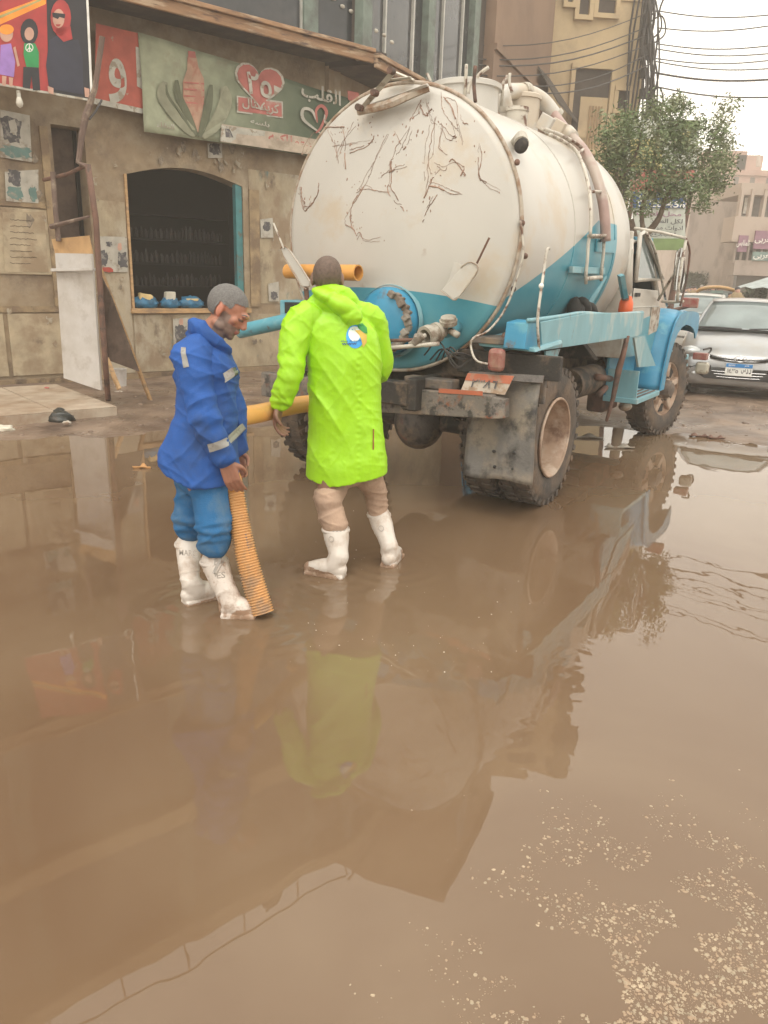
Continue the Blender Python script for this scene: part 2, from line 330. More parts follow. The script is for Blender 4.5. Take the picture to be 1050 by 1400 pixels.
def text_verts(body, w, h, bold=0):
    c = bpy.data.curves.new('t', 'FONT'); c.body = body; c.resolution_u = 3; c.offset = bold
    o = bpy.data.objects.new('t', c); COL.objects.link(o); bpy.context.view_layer.update()
    me = bpy.data.meshes.new_from_object(o.evaluated_get(bpy.context.evaluated_depsgraph_get()))
    vs = [v.co.copy() for v in me.vertices]; fs = [tuple(p.vertices) for p in me.polygons]
    bpy.data.objects.remove(o)
    if not vs: return [], []
    x0 = min(v.x for v in vs); x1 = max(v.x for v in vs); y0 = min(v.y for v in vs); y1 = max(v.y for v in vs)
    return [Vector(((v.x - x0) / (x1 - x0) * w - w / 2, (v.y - y0) / (y1 - y0) * h - h / 2, 0)) for v in vs], fs
def text(name, body, w, h, fr, m, parent, off=.003, world=True, bold=0.02):
    vs, fs = text_verts(body, w, h, bold)
    if not vs: return None
    o, x, y = [Vector(q) for q in fr]; n = x.cross(y).normalized()
    return MB().add([o + x * v.x + y * v.y + n * off for v in vs], fs).build(name, m, parent, world)

def vnoise(x, y, seed=0):
    xi = np.floor(x).astype(np.int64); yi = np.floor(y).astype(np.int64); xf = x - xi; yf = y - yi
    def hsh(a, b):
        n = (a * 374761393 + b * 668265263 + seed * 974634777) & 0xFFFFFFFF
        n = ((n ^ (n >> 13)) * 1274126177) & 0xFFFFFFFF
        return ((n ^ (n >> 16)) & 0xFFFF) / 65535.0
    u = xf * xf * (3 - 2 * xf); v = yf * yf * (3 - 2 * yf)
    return (hsh(xi, yi) * (1 - u) + hsh(xi + 1, yi) * u) * (1 - v) + (hsh(xi, yi + 1) * (1 - u) + hsh(xi + 1, yi + 1) * u) * v
def fbm(x, y, oct=4, seed=0):
    s = 0; a = .5
    for i in range(oct): s = s + a * vnoise(x * 2 ** i, y * 2 ** i, seed + i); a *= .5
    return s
def sheet(name, xs, ys, zfn, m):
    X, Y = np.meshgrid(xs, ys, indexing='ij'); Z = zfn(X, Y)
    vs = np.stack([X, Y, Z], -1).reshape(-1, 3); nx, ny = len(xs), len(ys)
    I, J = np.meshgrid(np.arange(nx - 1), np.arange(ny - 1), indexing='ij'); a = (I * ny + J).ravel()
    fs = np.stack([a, a + ny, a + ny + 1, a + 1], -1)
    me = bpy.data.meshes.new(name); me.vertices.add(len(vs)); me.vertices.foreach_set('co', vs.ravel())
    me.loops.add(fs.size); me.loops.foreach_set('vertex_index', fs.ravel()); me.polygons.add(len(fs))
    me.polygons.foreach_set('loop_start', np.arange(len(fs)) * 4); me.polygons.foreach_set('loop_total', np.full(len(fs), 4)); me.update(calc_edges=True)
    me.shade_smooth(); me.materials.append(m)
    o = bpy.data.objects.new(name, me); COL.objects.link(o); return tag(o, kind='structure')

# ------------------------------------------------------------------ ground and flood water
def shore(X): return np.interp(X, [-12, -5, -3.2, -2, -.5, 1, 2.6, 3.6, 4.6, 6, 12], [6.9, 7.15, 7.6, 7.9, 8.9, 9.2, 9.1, 8.5, 7.9, 7.6, 7.4])
def gh(X, Y):
    b = np.clip((Y - shore(X)) * .035, -.06, .035)
    n = (fbm(X * .9, Y * .9, 5, 3) - .47) * .05
    rut = (fbm(X * 3.1 + 7, Y * 1.6, 4, 11) - .45) * .045 * np.clip((Y - shore(X) + .6) * .8, 0, 1)
    far = np.clip((Y - 16) / 10, 0, 1) * .05
    return b + n * .6 + rut + far
def mud_material():
    m = bpy.data.materials.new('mud'); t, b = nodes_of(m); L = t.links.new
    tc = t.nodes.new('ShaderNodeTexCoord')
    def ns(sc, det=7, loc=0):
        mp = t.nodes.new('ShaderNodeMapping'); mp.inputs['Location'].default_value = (loc, loc, 0); L(tc.outputs['Object'], mp.inputs[0])
        n = t.nodes.new('ShaderNodeTexNoise'); n.inputs['Scale'].default_value = sc; n.inputs['Detail'].default_value = det; L(mp.outputs[0], n.inputs['Vector']); return n
    cr = t.nodes.new('ShaderNodeValToRGB'); e = cr.color_ramp.elements
    e[0].position = .3; e[0].color = (.10, .065, .046, 1); e[1].position = .72; e[1].color = (.28, .20, .145, 1)
    L(ns(2.2).outputs[0], cr.inputs[0]); L(cr.outputs[0], b.inputs['Base Color'])
    rr = t.nodes.new('ShaderNodeMapRange'); rr.inputs[1].default_value = .35; rr.inputs[2].default_value = .65; rr.inputs[3].default_value = .18; rr.inputs[4].default_value = .7
    L(ns(1.4, 5, 4).outputs[0], rr.inputs[0]); L(rr.outputs[0], b.inputs['Roughness'])
    bp = t.nodes.new('ShaderNodeBump'); bp.inputs['Strength'].default_value = .6; bp.inputs['Distance'].default_value = .02; L(ns(18).outputs[0], bp.inputs['Height']); L(bp.outputs[0], b.inputs['Normal'])
    return m
M['mud'] = mud_material()
xs = np.concatenate([[-400, -120, -50, -25, -14], np.arange(-9, 12, .055), [14, 20, 30, 60, 140, 400]])
ys = np.concatenate([[-200, -40, -10, -3], np.arange(0, 15, .055), np.arange(15, 30, .5), [34, 45, 60, 90, 150, 300, 800]])
sheet('ground', xs, ys, gh, M['mud'])

BOOTPTS = [(gr(455, 788), 1.0), (gr(533, 772), 1.6), (gr(265, 822), .5), (gr(325, 846), .6), (gr(368, 848), .5)]
def wz(X, Y):
    z = np.zeros_like(X)
    for p, a in BOOTPTS:
        r = np.hypot(X - p.x, Y - p.y); z += a * .0011 * np.sin(r * 62 + fbm(X * 3, Y * 3, 2, 5) * 5) * np.exp(-((r - .1) / .24) ** 2)
    for (u, v, rad, a) in ((800, 900, .20, .5), (770, 960, .14, .35), (875, 800, .28, .2), (620, 890, .3, .12), (980, 900, .5, .05), (560, 760, .35, .3), (740, 1020, .2, .4)):
        p = gr(u, v); q = np.exp(-(((X - p.x) ** 2 + (Y - p.y) ** 2) / rad ** 2)); z += a * .0010 * np.sin((X * .5 + Y) * 62 + fbm(X * 3.3, Y * 3.3, 4, 9) * 26) * q * (.3 + 1.4 * fbm(X * 6, Y * 6, 2, 19))
    z += (fbm(X * 5, Y * 3, 3, 21) - .45) * .0010
    return z
def water_material():
    m = bpy.data.materials.new('flood_water'); t, b = nodes_of(m); L = t.links.new
    tc = t.nodes.new('ShaderNodeTexCoord')
    mp = t.nodes.new('ShaderNodeMapping'); mp.inputs['Scale'].default_value = (1, .7, 1); L(tc.outputs['Object'], mp.inputs[0])
    n = t.nodes.new('ShaderNodeTexNoise'); n.inputs['Scale'].default_value = .55; n.inputs['Detail'].default_value = 5; n.inputs['Distortion'].default_value = .8; L(mp.outputs[0], n.inputs['Vector'])
    cr = t.nodes.new('ShaderNodeValToRGB'); e = cr.color_ramp.elements
    e[0].position = .32; e[0].color = (.135, .080, .045, 1); e[1].position = .7; e[1].color = (.205, .142, .088, 1)
    L(n.outputs[0], cr.inputs[0]); L(cr.outputs[0], b.inputs['Base Color'])
    b.inputs['Roughness'].default_value = .012; b.inputs['IOR'].default_value = 1.46
    n2 = t.nodes.new('ShaderNodeTexNoise'); n2.inputs['Scale'].default_value = 3.2; n2.inputs['Detail'].default_value = 3; L(mp.outputs[0], n2.inputs['Vector'])
    bp = t.nodes.new('ShaderNodeBump'); bp.inputs['Strength'].default_value = .028; bp.inputs['Distance'].default_value = .02; L(n2.outputs[0], bp.inputs['Height']); L(bp.outputs[0], b.inputs['Normal'])
    return m
M['flood_water'] = water_material()
xs = np.concatenate([[-60, -30, -14, -9], np.arange(-6, -2.2, .12), np.arange(-2.2, 3.2, .022), np.arange(3.2, 8, .08), [9, 12, 20, 60]])
ys = np.concatenate([[-40, -10, -3], np.arange(.3, 5.6, .022), np.arange(5.6, 12, .09), [14, 18, 25, 40]])
sheet('water', xs, ys, wz, M['flood_water'])

# bright stone chips of the worn asphalt breaking the water, bottom right
def chips():
    rng = np.random.RandomState(7); vs = []; fs = []
    cl = [(880, 1170, .20, 160), (760, 1180, .16, 70), (960, 1210, .2, 130), (870, 1240, .16, 150), (740, 1270, .14, 60), (1000, 1270, .16, 140), (800, 1330, .14, 150), (700, 1360, .13, 90), (930, 1360, .15, 260), (1010, 1390, .13, 260), (1040, 1310, .14, 220), (860, 1390, .12, 240), (1040, 1190, .14, 90), (760, 1390, .12, 150)]
    for (u, v, sd, n) in cl:
        c = gr(u, v)
        for k in range(int(n * 5)):
            x = c.x + rng.randn() * sd; y = c.y + rng.randn() * sd * .8
            if fbm(np.array(x * 9.), np.array(y * 9.), 3, 31) < .45: continue
            r = .0012 + .0060 * rng.rand() ** 4; a = rng.rand() * 6.28; e = .45 + .5 * rng.rand(); z0 = -.001 + wz(np.array([x]), np.array([y]))[0]
            h = .0004 + r * .16; m = 6; n0 = len(vs)
            for (q, zz) in ((1, 0), (.62, h)):
                for j in range(m):
                    g = 6.283 * j / m + .4 * rng.rand(); px = math.cos(g) * r * q; py = math.sin(g) * r * q * e
                    vs.append((x + px * math.cos(a) - py * math.sin(a), y + px * math.sin(a) + py * math.cos(a), z0 + zz + .0012))
            fs.append(tuple(range(n0 + m, n0 + 2 * m)))
            fs += [(n0 + j, n0 + (j + 1) % m, n0 + m + (j + 1) % m, n0 + m + j) for j in range(m)]
    M['chip'] = mat('chip', (.36, .285, .195), .35, var=.4, scale=25, dirt=[(.32, .22, .14)], damt=.5, dscale=30)
    tag(MB().add(vs, fs).build('stone_chips', 'chip'), 'pale stone chips of worn asphalt showing through the muddy water at the bottom', 'gravel', kind='stuff')
chips()
# foam specks and mud lumps
def specks():
    rng = random.Random(5); f = MB()
    for i in range(80):
        u, v = rng.choice([(480, 740), (500, 780), (560, 880), (620, 900), (700, 820), (450, 870)]); p = gr(u + rng.gauss(0, 40), v + rng.gauss(0, 18)); r = .0012 + .003 * rng.random() ** 2
        f.ell((p.x, p.y, .001), (r, r, r * .5), None, 6, 4)
    M['bubble'] = mat('bubble', (.6, .5, .4), .2)
    tag(f.build('foam_specks', 'bubble', smooth=True), 'pale foam specks floating on the brown water round the boots', 'foam', kind='stuff')
    g = MB()
    for i in range(420):
        x = rng.uniform(-5, 7); y = float(shore(np.array(x))) + rng.uniform(-.1, 3.5); h = float(gh(np.array([x]), np.array([y]))[0])
        if h < .0 : continue
        if -.6 < x - 1 - (y - 7) * .63 < .9: continue
        r = .012 + .035 * rng.random() ** 3; z = h
        g.ell((x, y, z), (r * rng.uniform(.7, 1.5), r, r * .5), Matrix.Rotation(rng.random() * 6, 3, 'Z'), 7, 5)
    tag(g.build('mud_clods', 'mud', smooth=True), 'small wet mud clods and grit on the street in front of the shop', 'mud', kind='stuff')
    for i, (u, v, s) in enumerate([(955, 597, .16), (978, 600, .13), (845, 612, .2), (800, 598, .25), (195, 640, .1), (470, 563, .2)]):
        p = gr(u, v); m = MB(); hh = float(gh(np.array([p.x]), np.array([p.y]))[0])
        m.grid(lambda a, b: Vector((p.x + (a - .5) * s * (1 - .5 * b) * 1.6, p.y + (b - .5) * s * .5, max(hh, 0) + .008 + .03 * math.sin(a * 7 + i) * b + .012 * math.cos(b * 9))), 8, 4)
        lbl = ['flat dark scrap lying on mud just off the truck front wheel', 'thin dark scrap on the mud nearest the silver car', 'pale torn board lying in mud under the truck step', 'muddy sheet of rubbish under the truck chassis', 'small orange-brown scrap floating left of the man in blue', 'brown scrap on mud seen between the two men'][i]
        tag(m.build('street_scrap', 'orange_scrap' if i == 4 else ['rust_steel', 'rust_steel', 'litter', 'old_cement', 'litter', 'rust_steel'][i], smooth=True, solid=.006), lbl, 'litter', 'scraps lying on the muddy street')
M['orange_scrap'] = mat('orange_scrap', (.5, .26, .1), .6)
specks()

# ------------------------------------------------------------------ shop building (left)
FA = R_(50); FB = Vector((-3.286, 12.357, 0)); FD = Vector((math.sin(FA), math.cos(FA), 0)); FN = Vector((math.cos(FA), -math.sin(FA), 0)); UP = Vector((0, 0, 1))
def W(a, z, out=0.0): return FB + FD * a + FN * out + UP * z
def wp(u, v, out=0.0):
    p = on(u, v, FB + FN * out, FN) - FB; return p.dot(FD), p.z
FROT = Matrix((FD, -FN, UP)).transposed()          # local x along facade, y into the wall, z up
def wbox(mb, a0, a1, z0, z1, o0, o1):
    return mb.box(W((a0 + a1) / 2, (z0 + z1) / 2, (o0 + o1) / 2), (a1 - a0, abs(o1 - o0), z1 - z0), FROT)
def wquad(mb, pts, out, th=.004):                  # pts (u,v) on the plane at distance out
    q = [W(*wp(u, v, out), out) for u, v in pts]; mb.prism([((p - FB).dot(FD), p.z) for p in q], (FB + FN * out, FD, UP), th); return mb
shop = thing('shop_building', 'weathered corner shop building with peeling posters, arched window and dark glass upper floors', 'building', tuple(W(0, 0)))
AL, AR, ZT = -12.0, 3.05, 4.95
w0, w1, wz0, wz1 = -.73, 1.16, 1.05, 2.93
r0, r1 = -1.72, -1.28       # dark recess by the pillar
m = MB()
wbox(m, AL, r0, -.3, ZT, 0, -.3); wbox(m, r1, w0, -.3, ZT, 0, -.3); wbox(m, w1, AR, -.3, ZT, 0, -.3)
wbox(m, w0, w1, -.3, wz0, 0, -.3)
# arch above the opening
N = 14; lo = []
for i in range(N + 1):
    a = w0 + (w1 - w0) * i / N; lo.append((a, wz1 + .17 * math.sin(math.pi * i / N)))
for i in range(N):
    m.prism([lo[i], lo[i + 1], (lo[i + 1][0], ZT), (lo[i][0], ZT)], (FB + FN * -.3, FD, UP), .3) if False else m.prism([lo[i], lo[i + 1], (lo[i + 1][0], ZT), (lo[i][0], ZT)], (FB, FD, UP), -.3 if FD.cross(UP).dot(FN) > 0 else .3)
wbox(m, r0, r1, 3.45, ZT, 0, -.3); wbox(m, r0, r1, -.3, 1.9, 0, -.3)
m.build('wall', 'plaster', shop, True)
m = MB(); wbox(m, r0 - .3, r1 + .3, 1.7, 3.6, -.35, -.38); m.build('recess_back', 'dark_brown', shop, True)
# flaking lower wall and pillar faces proud of the plaster
m = MB(); wbox(m, w0 - .02, AR, .12, .98, 0, .012); wbox(m, r1 + .02, w0 - .05, .12, 2.55, 0, .014); wbox(m, w1 + .1, AR, 1.15, 3.2, 0, .010); m.build('flaking_paint', 'peeling', shop, True)
m = MB(); wbox(m, AL, r0 - .1, 1.02, 1.1, 0, .03); wbox(m, AL, AR, -.3, .11, 0, .05); wbox(m, AL, r0 - .05, 2.38, 2.46, 0, .025); m.build('wall_band', 'wall_band', shop, True)
for a0, a1, z0, z1, k in [(-2.55, -1.88, 1.52, 2.36, 'cream_panel'), (-3.4, -2.6, 1.52, 2.36, 'cream_panel'), (-2.52, -1.78, .16, 1.0, 'cream_panel'), (-3.45, -2.58, .16, 1.0, 'cream_panel')]:
    m = MB(); wbox(m, a0, a1, z0, z1, 0, .03); m.build('panel', k, shop, True, bevel=.004)
for q_ in ((r0 - .16, r0 - .06, 3.4, .05), (w1 + .1, w1 + .28, 2.9, .03)): wbox(MB(), 0, 1, 0, 1, 0, 1); m = MB(); wbox(m, q_[0], q_[1], 1.1, q_[2], 0, q_[3]); m.build('wall_strip', 'wall_band', shop, True)
# window
wf = MB(); wbox(wf, w1 - .12, w1 - .005, wz0 + .04, wz1 + .03, -.02, -.12); wfo = wf.build('window_frame', 'teal_paint', shop, True, bevel=.006)
m = MB(); wbox(m, w0 - .06, w1 + .08, wz0 - .05, wz0 + .02, -.1, .07); m.build('sill', 'raw_wood', shop, True, bevel=.005)
m = MB(); wbox(m, w0 - .035, w0 - .0, wz0 + .02, wz1, .0, .03); m.build('window_trim', 'raw_wood', shop, True)
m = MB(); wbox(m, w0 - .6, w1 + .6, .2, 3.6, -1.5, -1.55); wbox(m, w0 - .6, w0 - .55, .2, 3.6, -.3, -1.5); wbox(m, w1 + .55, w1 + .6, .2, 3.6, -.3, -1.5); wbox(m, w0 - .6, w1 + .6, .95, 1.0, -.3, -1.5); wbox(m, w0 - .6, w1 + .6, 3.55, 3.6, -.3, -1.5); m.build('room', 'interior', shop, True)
# shelves inside
for i, z in enumerate((1.35, 1.72, 2.1, 2.48)):
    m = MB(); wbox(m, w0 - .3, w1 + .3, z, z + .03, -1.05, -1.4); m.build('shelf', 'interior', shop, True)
rng = random.Random(2)
DM('stock', (.012, .01, .008), .5, var=.6, scale=5, dirt=[(.05, .022, .015), (.02, .022, .018)], damt=(.2, .25), dscale=8, dsharp=.04)
m = MB()
for z in (1.38, 1.75, 2.13):
    a = w0 - .25
    while a < w1 + .2:
        ww = rng.uniform(.05, .09); hh = rng.uniform(.13, .22); m.cyl(W(a, z, -1.15), W(a, z + hh * .75, -1.15), ww * .45, None, 8); m.cyl(W(a, z + hh * .75, -1.15), W(a, z + hh, -1.15), ww * .3, ww * .15, 8); a += ww + .012
tag(m.build('shelf_stock', 'stock'), 'rows of dim jars and bottles on shelves inside the dark shop window', 'jars', kind='stuff')
# soffit, fascia, upper floors
OUT = .85
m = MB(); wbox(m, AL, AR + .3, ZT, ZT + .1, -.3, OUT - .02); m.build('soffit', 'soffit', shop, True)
m = MB(); wbox(m, AL, AR + .03, 4.86, 5.0, OUT - .05, OUT); m.build('fascia', 'fascia', shop, True, bevel=.01)
m = MB(); wbox(m, AL, AR + .03, 5.0, 5.06, OUT - .1, OUT + .05); m.build('fascia_cap', 'fascia', shop, True, bevel=.01)
UO = .55
m = MB(); wbox(m, AL, AR, 5.06, 10.2, -1.5, UO - .12); m.build('upper_wall', 'dark_recess', shop, True)
colA = [wp(426, 25, UO)[0], -.6, -3.2, -5.8, -8.4]
for a in colA:
    m = MB(); wbox(m, a - .13, a + .13, 5.06, 10.2, UO - .12, UO); m.build('column', 'grey_column', shop, True, bevel=.01)
m = MB(); wbox(m, AL, AR + .05, 10.0, 10.35, -1.5, UO + .2); m.build('parapet', 'tan_wall', shop, True, bevel=.02)
m = MB(); wbox(m, AL, AR, 7.4, 7.75, UO - .11, UO + .12); m.build('floor_band', 'tan_wall', shop, True, bevel=.02)
edges = [AR] + colA + [AL]
for k in range(len(edges) - 1):
    hi, lo_ = edges[k] - (.13 if k else 0), edges[k + 1] + .13
    for z0, z1 in ((5.1, 7.4), (7.78, 10.0)):
        m = MB(); wbox(m, lo_, hi, z0, z1, UO - .115, UO - .1); g = m.build('window', 'dark_glass', shop, True)
        m = MB(); n = max(1, int((hi - lo_) / 1.6))
        for j in range(n + 1):
            a = lo_ + (hi - lo_) * j / n; wbox(m, a - .02, a + .02, z0, z1, UO - .1, UO - .05)
        wbox(m, lo_, hi, z0, z0 + .04, UO - .1, UO - .052); m.build('frame', 'window_frame', g, True)
# upper window goods (white things behind glass) along the ledge
for k in range(9):
    a = colA[0] + .3 + k * .17; MB().ell(W(a, 5.75 - .05 * k + .02 * (k % 2), UO - .085), (.05, .02, .03), FROT, 8, 5).build('hung_cloth', 'poster_paper', shop, True, smooth=True)
# roof rail
m = MB(); pts = [W(AL + i * .5, 11.05 + .03 * math.sin(i * 1.7), UO) for i in range(31)]; m.sweep(pts, .02, 6); ro = m.build('roof_rail', 'rust_steel', shop, True)
for a in (3.0, 1.75, .5, -.75, -2.0, -3.25, -4.5, -5.75):
    m = MB(); m.cyl(W(a, 10.3, UO), W(a + .05, 11.05, UO), .018, None, 6); m.build('rail_post', 'rust_steel', shop, True)
m = MB(); m.cyl(W(1.45, 10.3, UO), W(1.0, 10.85, UO), .05, .03, 6); m.ell(W(1.15, 10.6, UO), (.25, .1, .2), FROT, 8, 6); m.build('roof_lump', 'dark_recess', shop, True)

# posters pasted on the wall
def poster(pts, cols, label, grp=None):
    t = thing('wall_poster', label, 'poster', tuple(W(*wp(*pts[0], .018), .0)), 0, grp)
    a = [wp(u, v, .018) for u, v in pts]; a0 = min(p[0] for p in a); a1 = max(p[0] for p in a); z0 = min(p[1] for p in a); z1 = max(p[1] for p in a)
    m = MB(); m.prism(a, (FB + FN * .032, FD, UP), .004); m.build('paper', cols[0], t, True)
    rr = random.Random(len(label))
    for k, (c, fx0, fz0, fx1, fz1) in enumerate(cols[1]):
        x0, x1, y0, y1 = a0 + (a1 - a0) * fx0, a0 + (a1 - a0) * fx1, z0 + (z1 - z0) * fz0, z0 + (z1 - z0) * fz1
        n = 22; poly = []
        for i in range(n):
            g = 6.283 * i / n; e = rr.uniform(.7, 1.1); poly.append(((x0 + x1) / 2 + math.copysign(abs(math.cos(g)) ** .6, math.cos(g)) * (x1 - x0) / 2 * e, (y0 + y1) / 2 + math.copysign(abs(math.sin(g)) ** .6, math.sin(g)) * (y1 - y0) / 2 * e))
        m = MB(); m.prism(poly, (FB + FN * (.037 + .0015 * k), FD, UP), .001); m.build('print', c, t, True)
    return t
poster([(0, 150), (40, 158), (43, 222), (0, 215)], ('poster_paper', [('poster_dark', .1, .35, .75, .9), ('poster_paper', .35, .5, .6, .85), ('poster_teal', 0, .05, 1, .3)]), 'torn poster with dark portrait and teal band, upper one on the left wall')
poster([(6, 235), (52, 232), (52, 278), (8, 275)], ('poster_paper', [('poster_dark', .1, .45, .5, .95), ('poster_teal', .05, .05, .5, .45), ('poster_teal', .65, .05, .9, .5)]), 'faded poster with dark head and teal blots, above the cream panel')
poster([(132, 323), (173, 324), (174, 372), (134, 372)], ('poster_paper', [('poster_dark', .05, .15, .35, .6), ('poster_dark', .62, .1, .98, .6), ('poster_dark', .3, .7, .5, .85), ('print_skin', .66, .62, .82, .82), ('poster_red', .05, .0, .5, .14)]), 'white election poster with two dark suited figures on the pillar')
poster([(283, 196), (303, 196), (303, 216), (284, 216)], ('poster_paper', [('poster_dark', .1, .2, .9, .95)]), 'small dark poster above the arched window')
poster([(236, 436), (258, 434), (258, 480), (237, 482)], ('poster_paper', [('poster_dark', .1, .25, .9, .8), ('print_skin', .4, .78, .65, .98), ('poster_teal', .1, .02, .9, .2)]), 'poster of a suited man pasted below the window sill')
poster([(355, 300), (372, 298), (373, 325), (356, 325)], ('poster_paper', [('poster_dark', .2, .3, .8, .8)]), 'torn grey sticker on the wall right of the teal frame')
poster([(366, 388), (380, 385), (381, 412), (367, 412)], ('poster_paper', [('poster_dark', .2, .1, .9, .5)]), 'torn sticker low on the wall near the truck bracket')
poster([(3, 290), (60, 290), (66, 372), (6, 372)], ('cream_panel', []), 'yellowed sheet of handwriting pasted on the cream wall panel') 
for i in range(7):   # scribbled lines on that sheet
    pass
m = MB(); rng = random.Random(8)
for i in range(8):
    a, z = wp(14, 300 + i * 8.5, .045); L_ = rng.uniform(.25, .42); p = [W(a + j * .02, z + rng.uniform(-.008, .008), .039) for j in range(int(L_ / .02))]; m.sweep(p, .0025, 4)
tag(m.build('handwriting', 'dark_brown'), 'faint handwritten lines across the yellowed sheet on the left wall', 'writing')

sc_ = MB(); sd_ = MB(); rng = random.Random(21)
for i in range(60):
    a, z = rng.choice([(rng.uniform(r1 + .04, w0 - .08), rng.uniform(1.1, 3.2)), (rng.uniform(w1 + .3, 2.6), rng.uniform(.4, 3.2)), (rng.uniform(w0, 2.2), rng.uniform(.25, .9)), (rng.uniform(-3, r0 - .1), rng.uniform(.3, 3.3)), (rng.uniform(w0, w1), rng.uniform(3.15, 3.5))]); r = rng.uniform(.015, .075); n = 9
    poly = [(a + r * math.cos(6.283 * j / n) * rng.uniform(.35, 1.1), z + r * math.sin(6.283 * j / n) * rng.uniform(.3, 1.7)) for j in range(n)]; (sc_ if i % 3 else sd_).prism(poly, (FB + FN * (.0335 + .0003 * (i % 9)), FD, UP), .001)
M['torn_pale'] = mat('torn_pale', (.38, .33, .25), .85, dirt=[(.28, .2, .13)], damt=.5, dscale=20); M['torn_dark'] = mat('torn_dark', (.20, .16, .12), .85, dirt=[(.33, .27, .2)], damt=.4, dscale=20)
tag(sc_.build('torn_paper', 'torn_pale'), 'pale torn scraps of old posters stuck over the shop wall', 'paper', kind='stuff'); tag(sd_.build('torn_print', 'torn_dark'), 'dark torn scraps of printed posters stuck over the shop wall', 'paper', kind='stuff')
# banners
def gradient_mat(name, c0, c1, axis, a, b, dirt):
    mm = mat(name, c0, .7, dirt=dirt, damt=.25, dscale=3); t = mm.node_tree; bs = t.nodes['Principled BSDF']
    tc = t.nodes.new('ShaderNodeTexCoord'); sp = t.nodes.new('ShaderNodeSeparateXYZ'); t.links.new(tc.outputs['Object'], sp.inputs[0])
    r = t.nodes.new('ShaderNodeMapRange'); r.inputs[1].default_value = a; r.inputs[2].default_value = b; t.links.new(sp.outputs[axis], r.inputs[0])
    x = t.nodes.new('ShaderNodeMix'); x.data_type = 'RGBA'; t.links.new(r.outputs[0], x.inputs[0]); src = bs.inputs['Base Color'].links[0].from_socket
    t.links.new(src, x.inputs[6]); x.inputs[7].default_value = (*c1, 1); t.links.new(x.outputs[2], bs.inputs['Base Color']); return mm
BO = .30
ban = thing('shop_banner', 'long faded green banner with bottle, cupped leaves and a red heart reading twenty five', 'banner', tuple(W(-.56, 3.46, BO)), FA * 0)
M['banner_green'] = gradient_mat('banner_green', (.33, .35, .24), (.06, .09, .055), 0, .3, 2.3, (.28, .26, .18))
bq = [wp(200, 181, BO), wp(472, 219, BO), wp(530, 152, BO), wp(190, 43, BO)]
bq[0] = (-.55, 3.47); bq[1] = (3.0, 3.47); bq[2] = (3.0, 4.42); bq[3] = (-.56, 4.70)
def bf(fx, fz, off=0):
    a0 = bq[0][0] + (bq[1][0] - bq[0][0]) * fx; z0 = bq[0][1]; z1 = bq[3][1] + (bq[2][1] - bq[3][1]) * fx
    wr = .014 * math.sin(fx * 23 + fz * 5) + .012 * math.sin(fx * 9 - fz * 8)
    return W(a0, z0 + (z1 - z0) * fz, BO + wr * (1 if off == 0 else 1) + off)
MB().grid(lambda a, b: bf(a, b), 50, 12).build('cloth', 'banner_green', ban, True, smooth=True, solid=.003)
def bdec(poly, m_, off, name='print', res=.03):   # polygon in pixels draped on the banner
    out = []
    for u, v in poly:
        a, z = wp(u, v, BO); fx = (a - bq[0][0]) / (bq[1][0] - bq[0][0]); z1 = bq[3][1] + (bq[2][1] - bq[3][1]) * fx; out.append(bf(fx, (z - bq[0][1]) / (z1 - bq[0][1]), off))
    o = MB().add(out + [p + FN * .002 for p in out], [tuple(range(len(out))), tuple(range(len(out), 2 * len(out)))]).build(name, m_, ban, True); return o
def ribbon(pl, wd, m_, off, name='print'):
    P = catmull([Vector((u, v, 0)) for u, v in pl], 5); L1, L2 = [], []
    for i, p in enumerate(P):
        t = (P[min(i + 1, len(P) - 1)] - P[max(i - 1, 0)]).normalized(); w_ = wd * (math.sin(math.pi * (i + .8) / (len(P) + .6)) ** .5); L1.append((p.x - t.y * w_, p.y + t.x * w_)); L2.append((p.x + t.y * w_, p.y - t.x * w_))
    return bdec(L1 + L2[::-1], m_, off, name)
bdec([(255, 78), (268, 80), (270, 92), (278, 108), (279, 133), (276, 150), (272, 180), (262, 184), (255, 160), (250, 135), (249, 112), (254, 96)], 'faded_bottle', .016, 'printed_bottle')
bdec([(256, 70), (266, 71), (267, 80), (256, 79)], 'faded_red', .019)
for k in range(4): bdec([(251, 112 + k * 9), (278, 114 + k * 9), (278, 116 + k * 9), (251, 114 + k * 9)], 'faded_red', .021)
ribbon([(225, 112), (222, 128), (236, 150), (252, 170), (266, 186)], 9.5, 'faded_leaf', .024); ribbon([(240, 110), (243, 130), (255, 155), (268, 186)], 5, 'faded_leaf_dark', .027)
ribbon([(306, 118), (308, 140), (294, 168), (276, 188)], 9.5, 'faded_leaf', .024); ribbon([(288, 116), (285, 138), (278, 165), (272, 187)], 5.5, 'faded_leaf_dark', .027)
ribbon([(226, 116), (230, 132), (247, 156), (262, 180)], 2, 'faded_leaf_dark', .031)
def heart(cx, cy, s, sk=.2):
    pts = []
    for i in range(28):
        t = 6.283 * i / 28; x = 16 * math.sin(t) ** 3; y = 13 * math.cos(t) - 5 * math.cos(2 * t) - 2 * math.cos(3 * t) - math.cos(4 * t)
        pts.append((cx + x * s, cy - y * s + x * s * sk))
    return pts
bdec(heart(354, 115, 2.15), 'faded_white', .016); bdec(heart(354, 115, 1.95), 'faded_red', .019)
bdec([(323, 131), (386, 139), (386, 162), (323, 154)], 'faded_white', .024); bdec([(325, 133), (384, 141), (384, 160), (325, 152)], 'faded_red', .027)
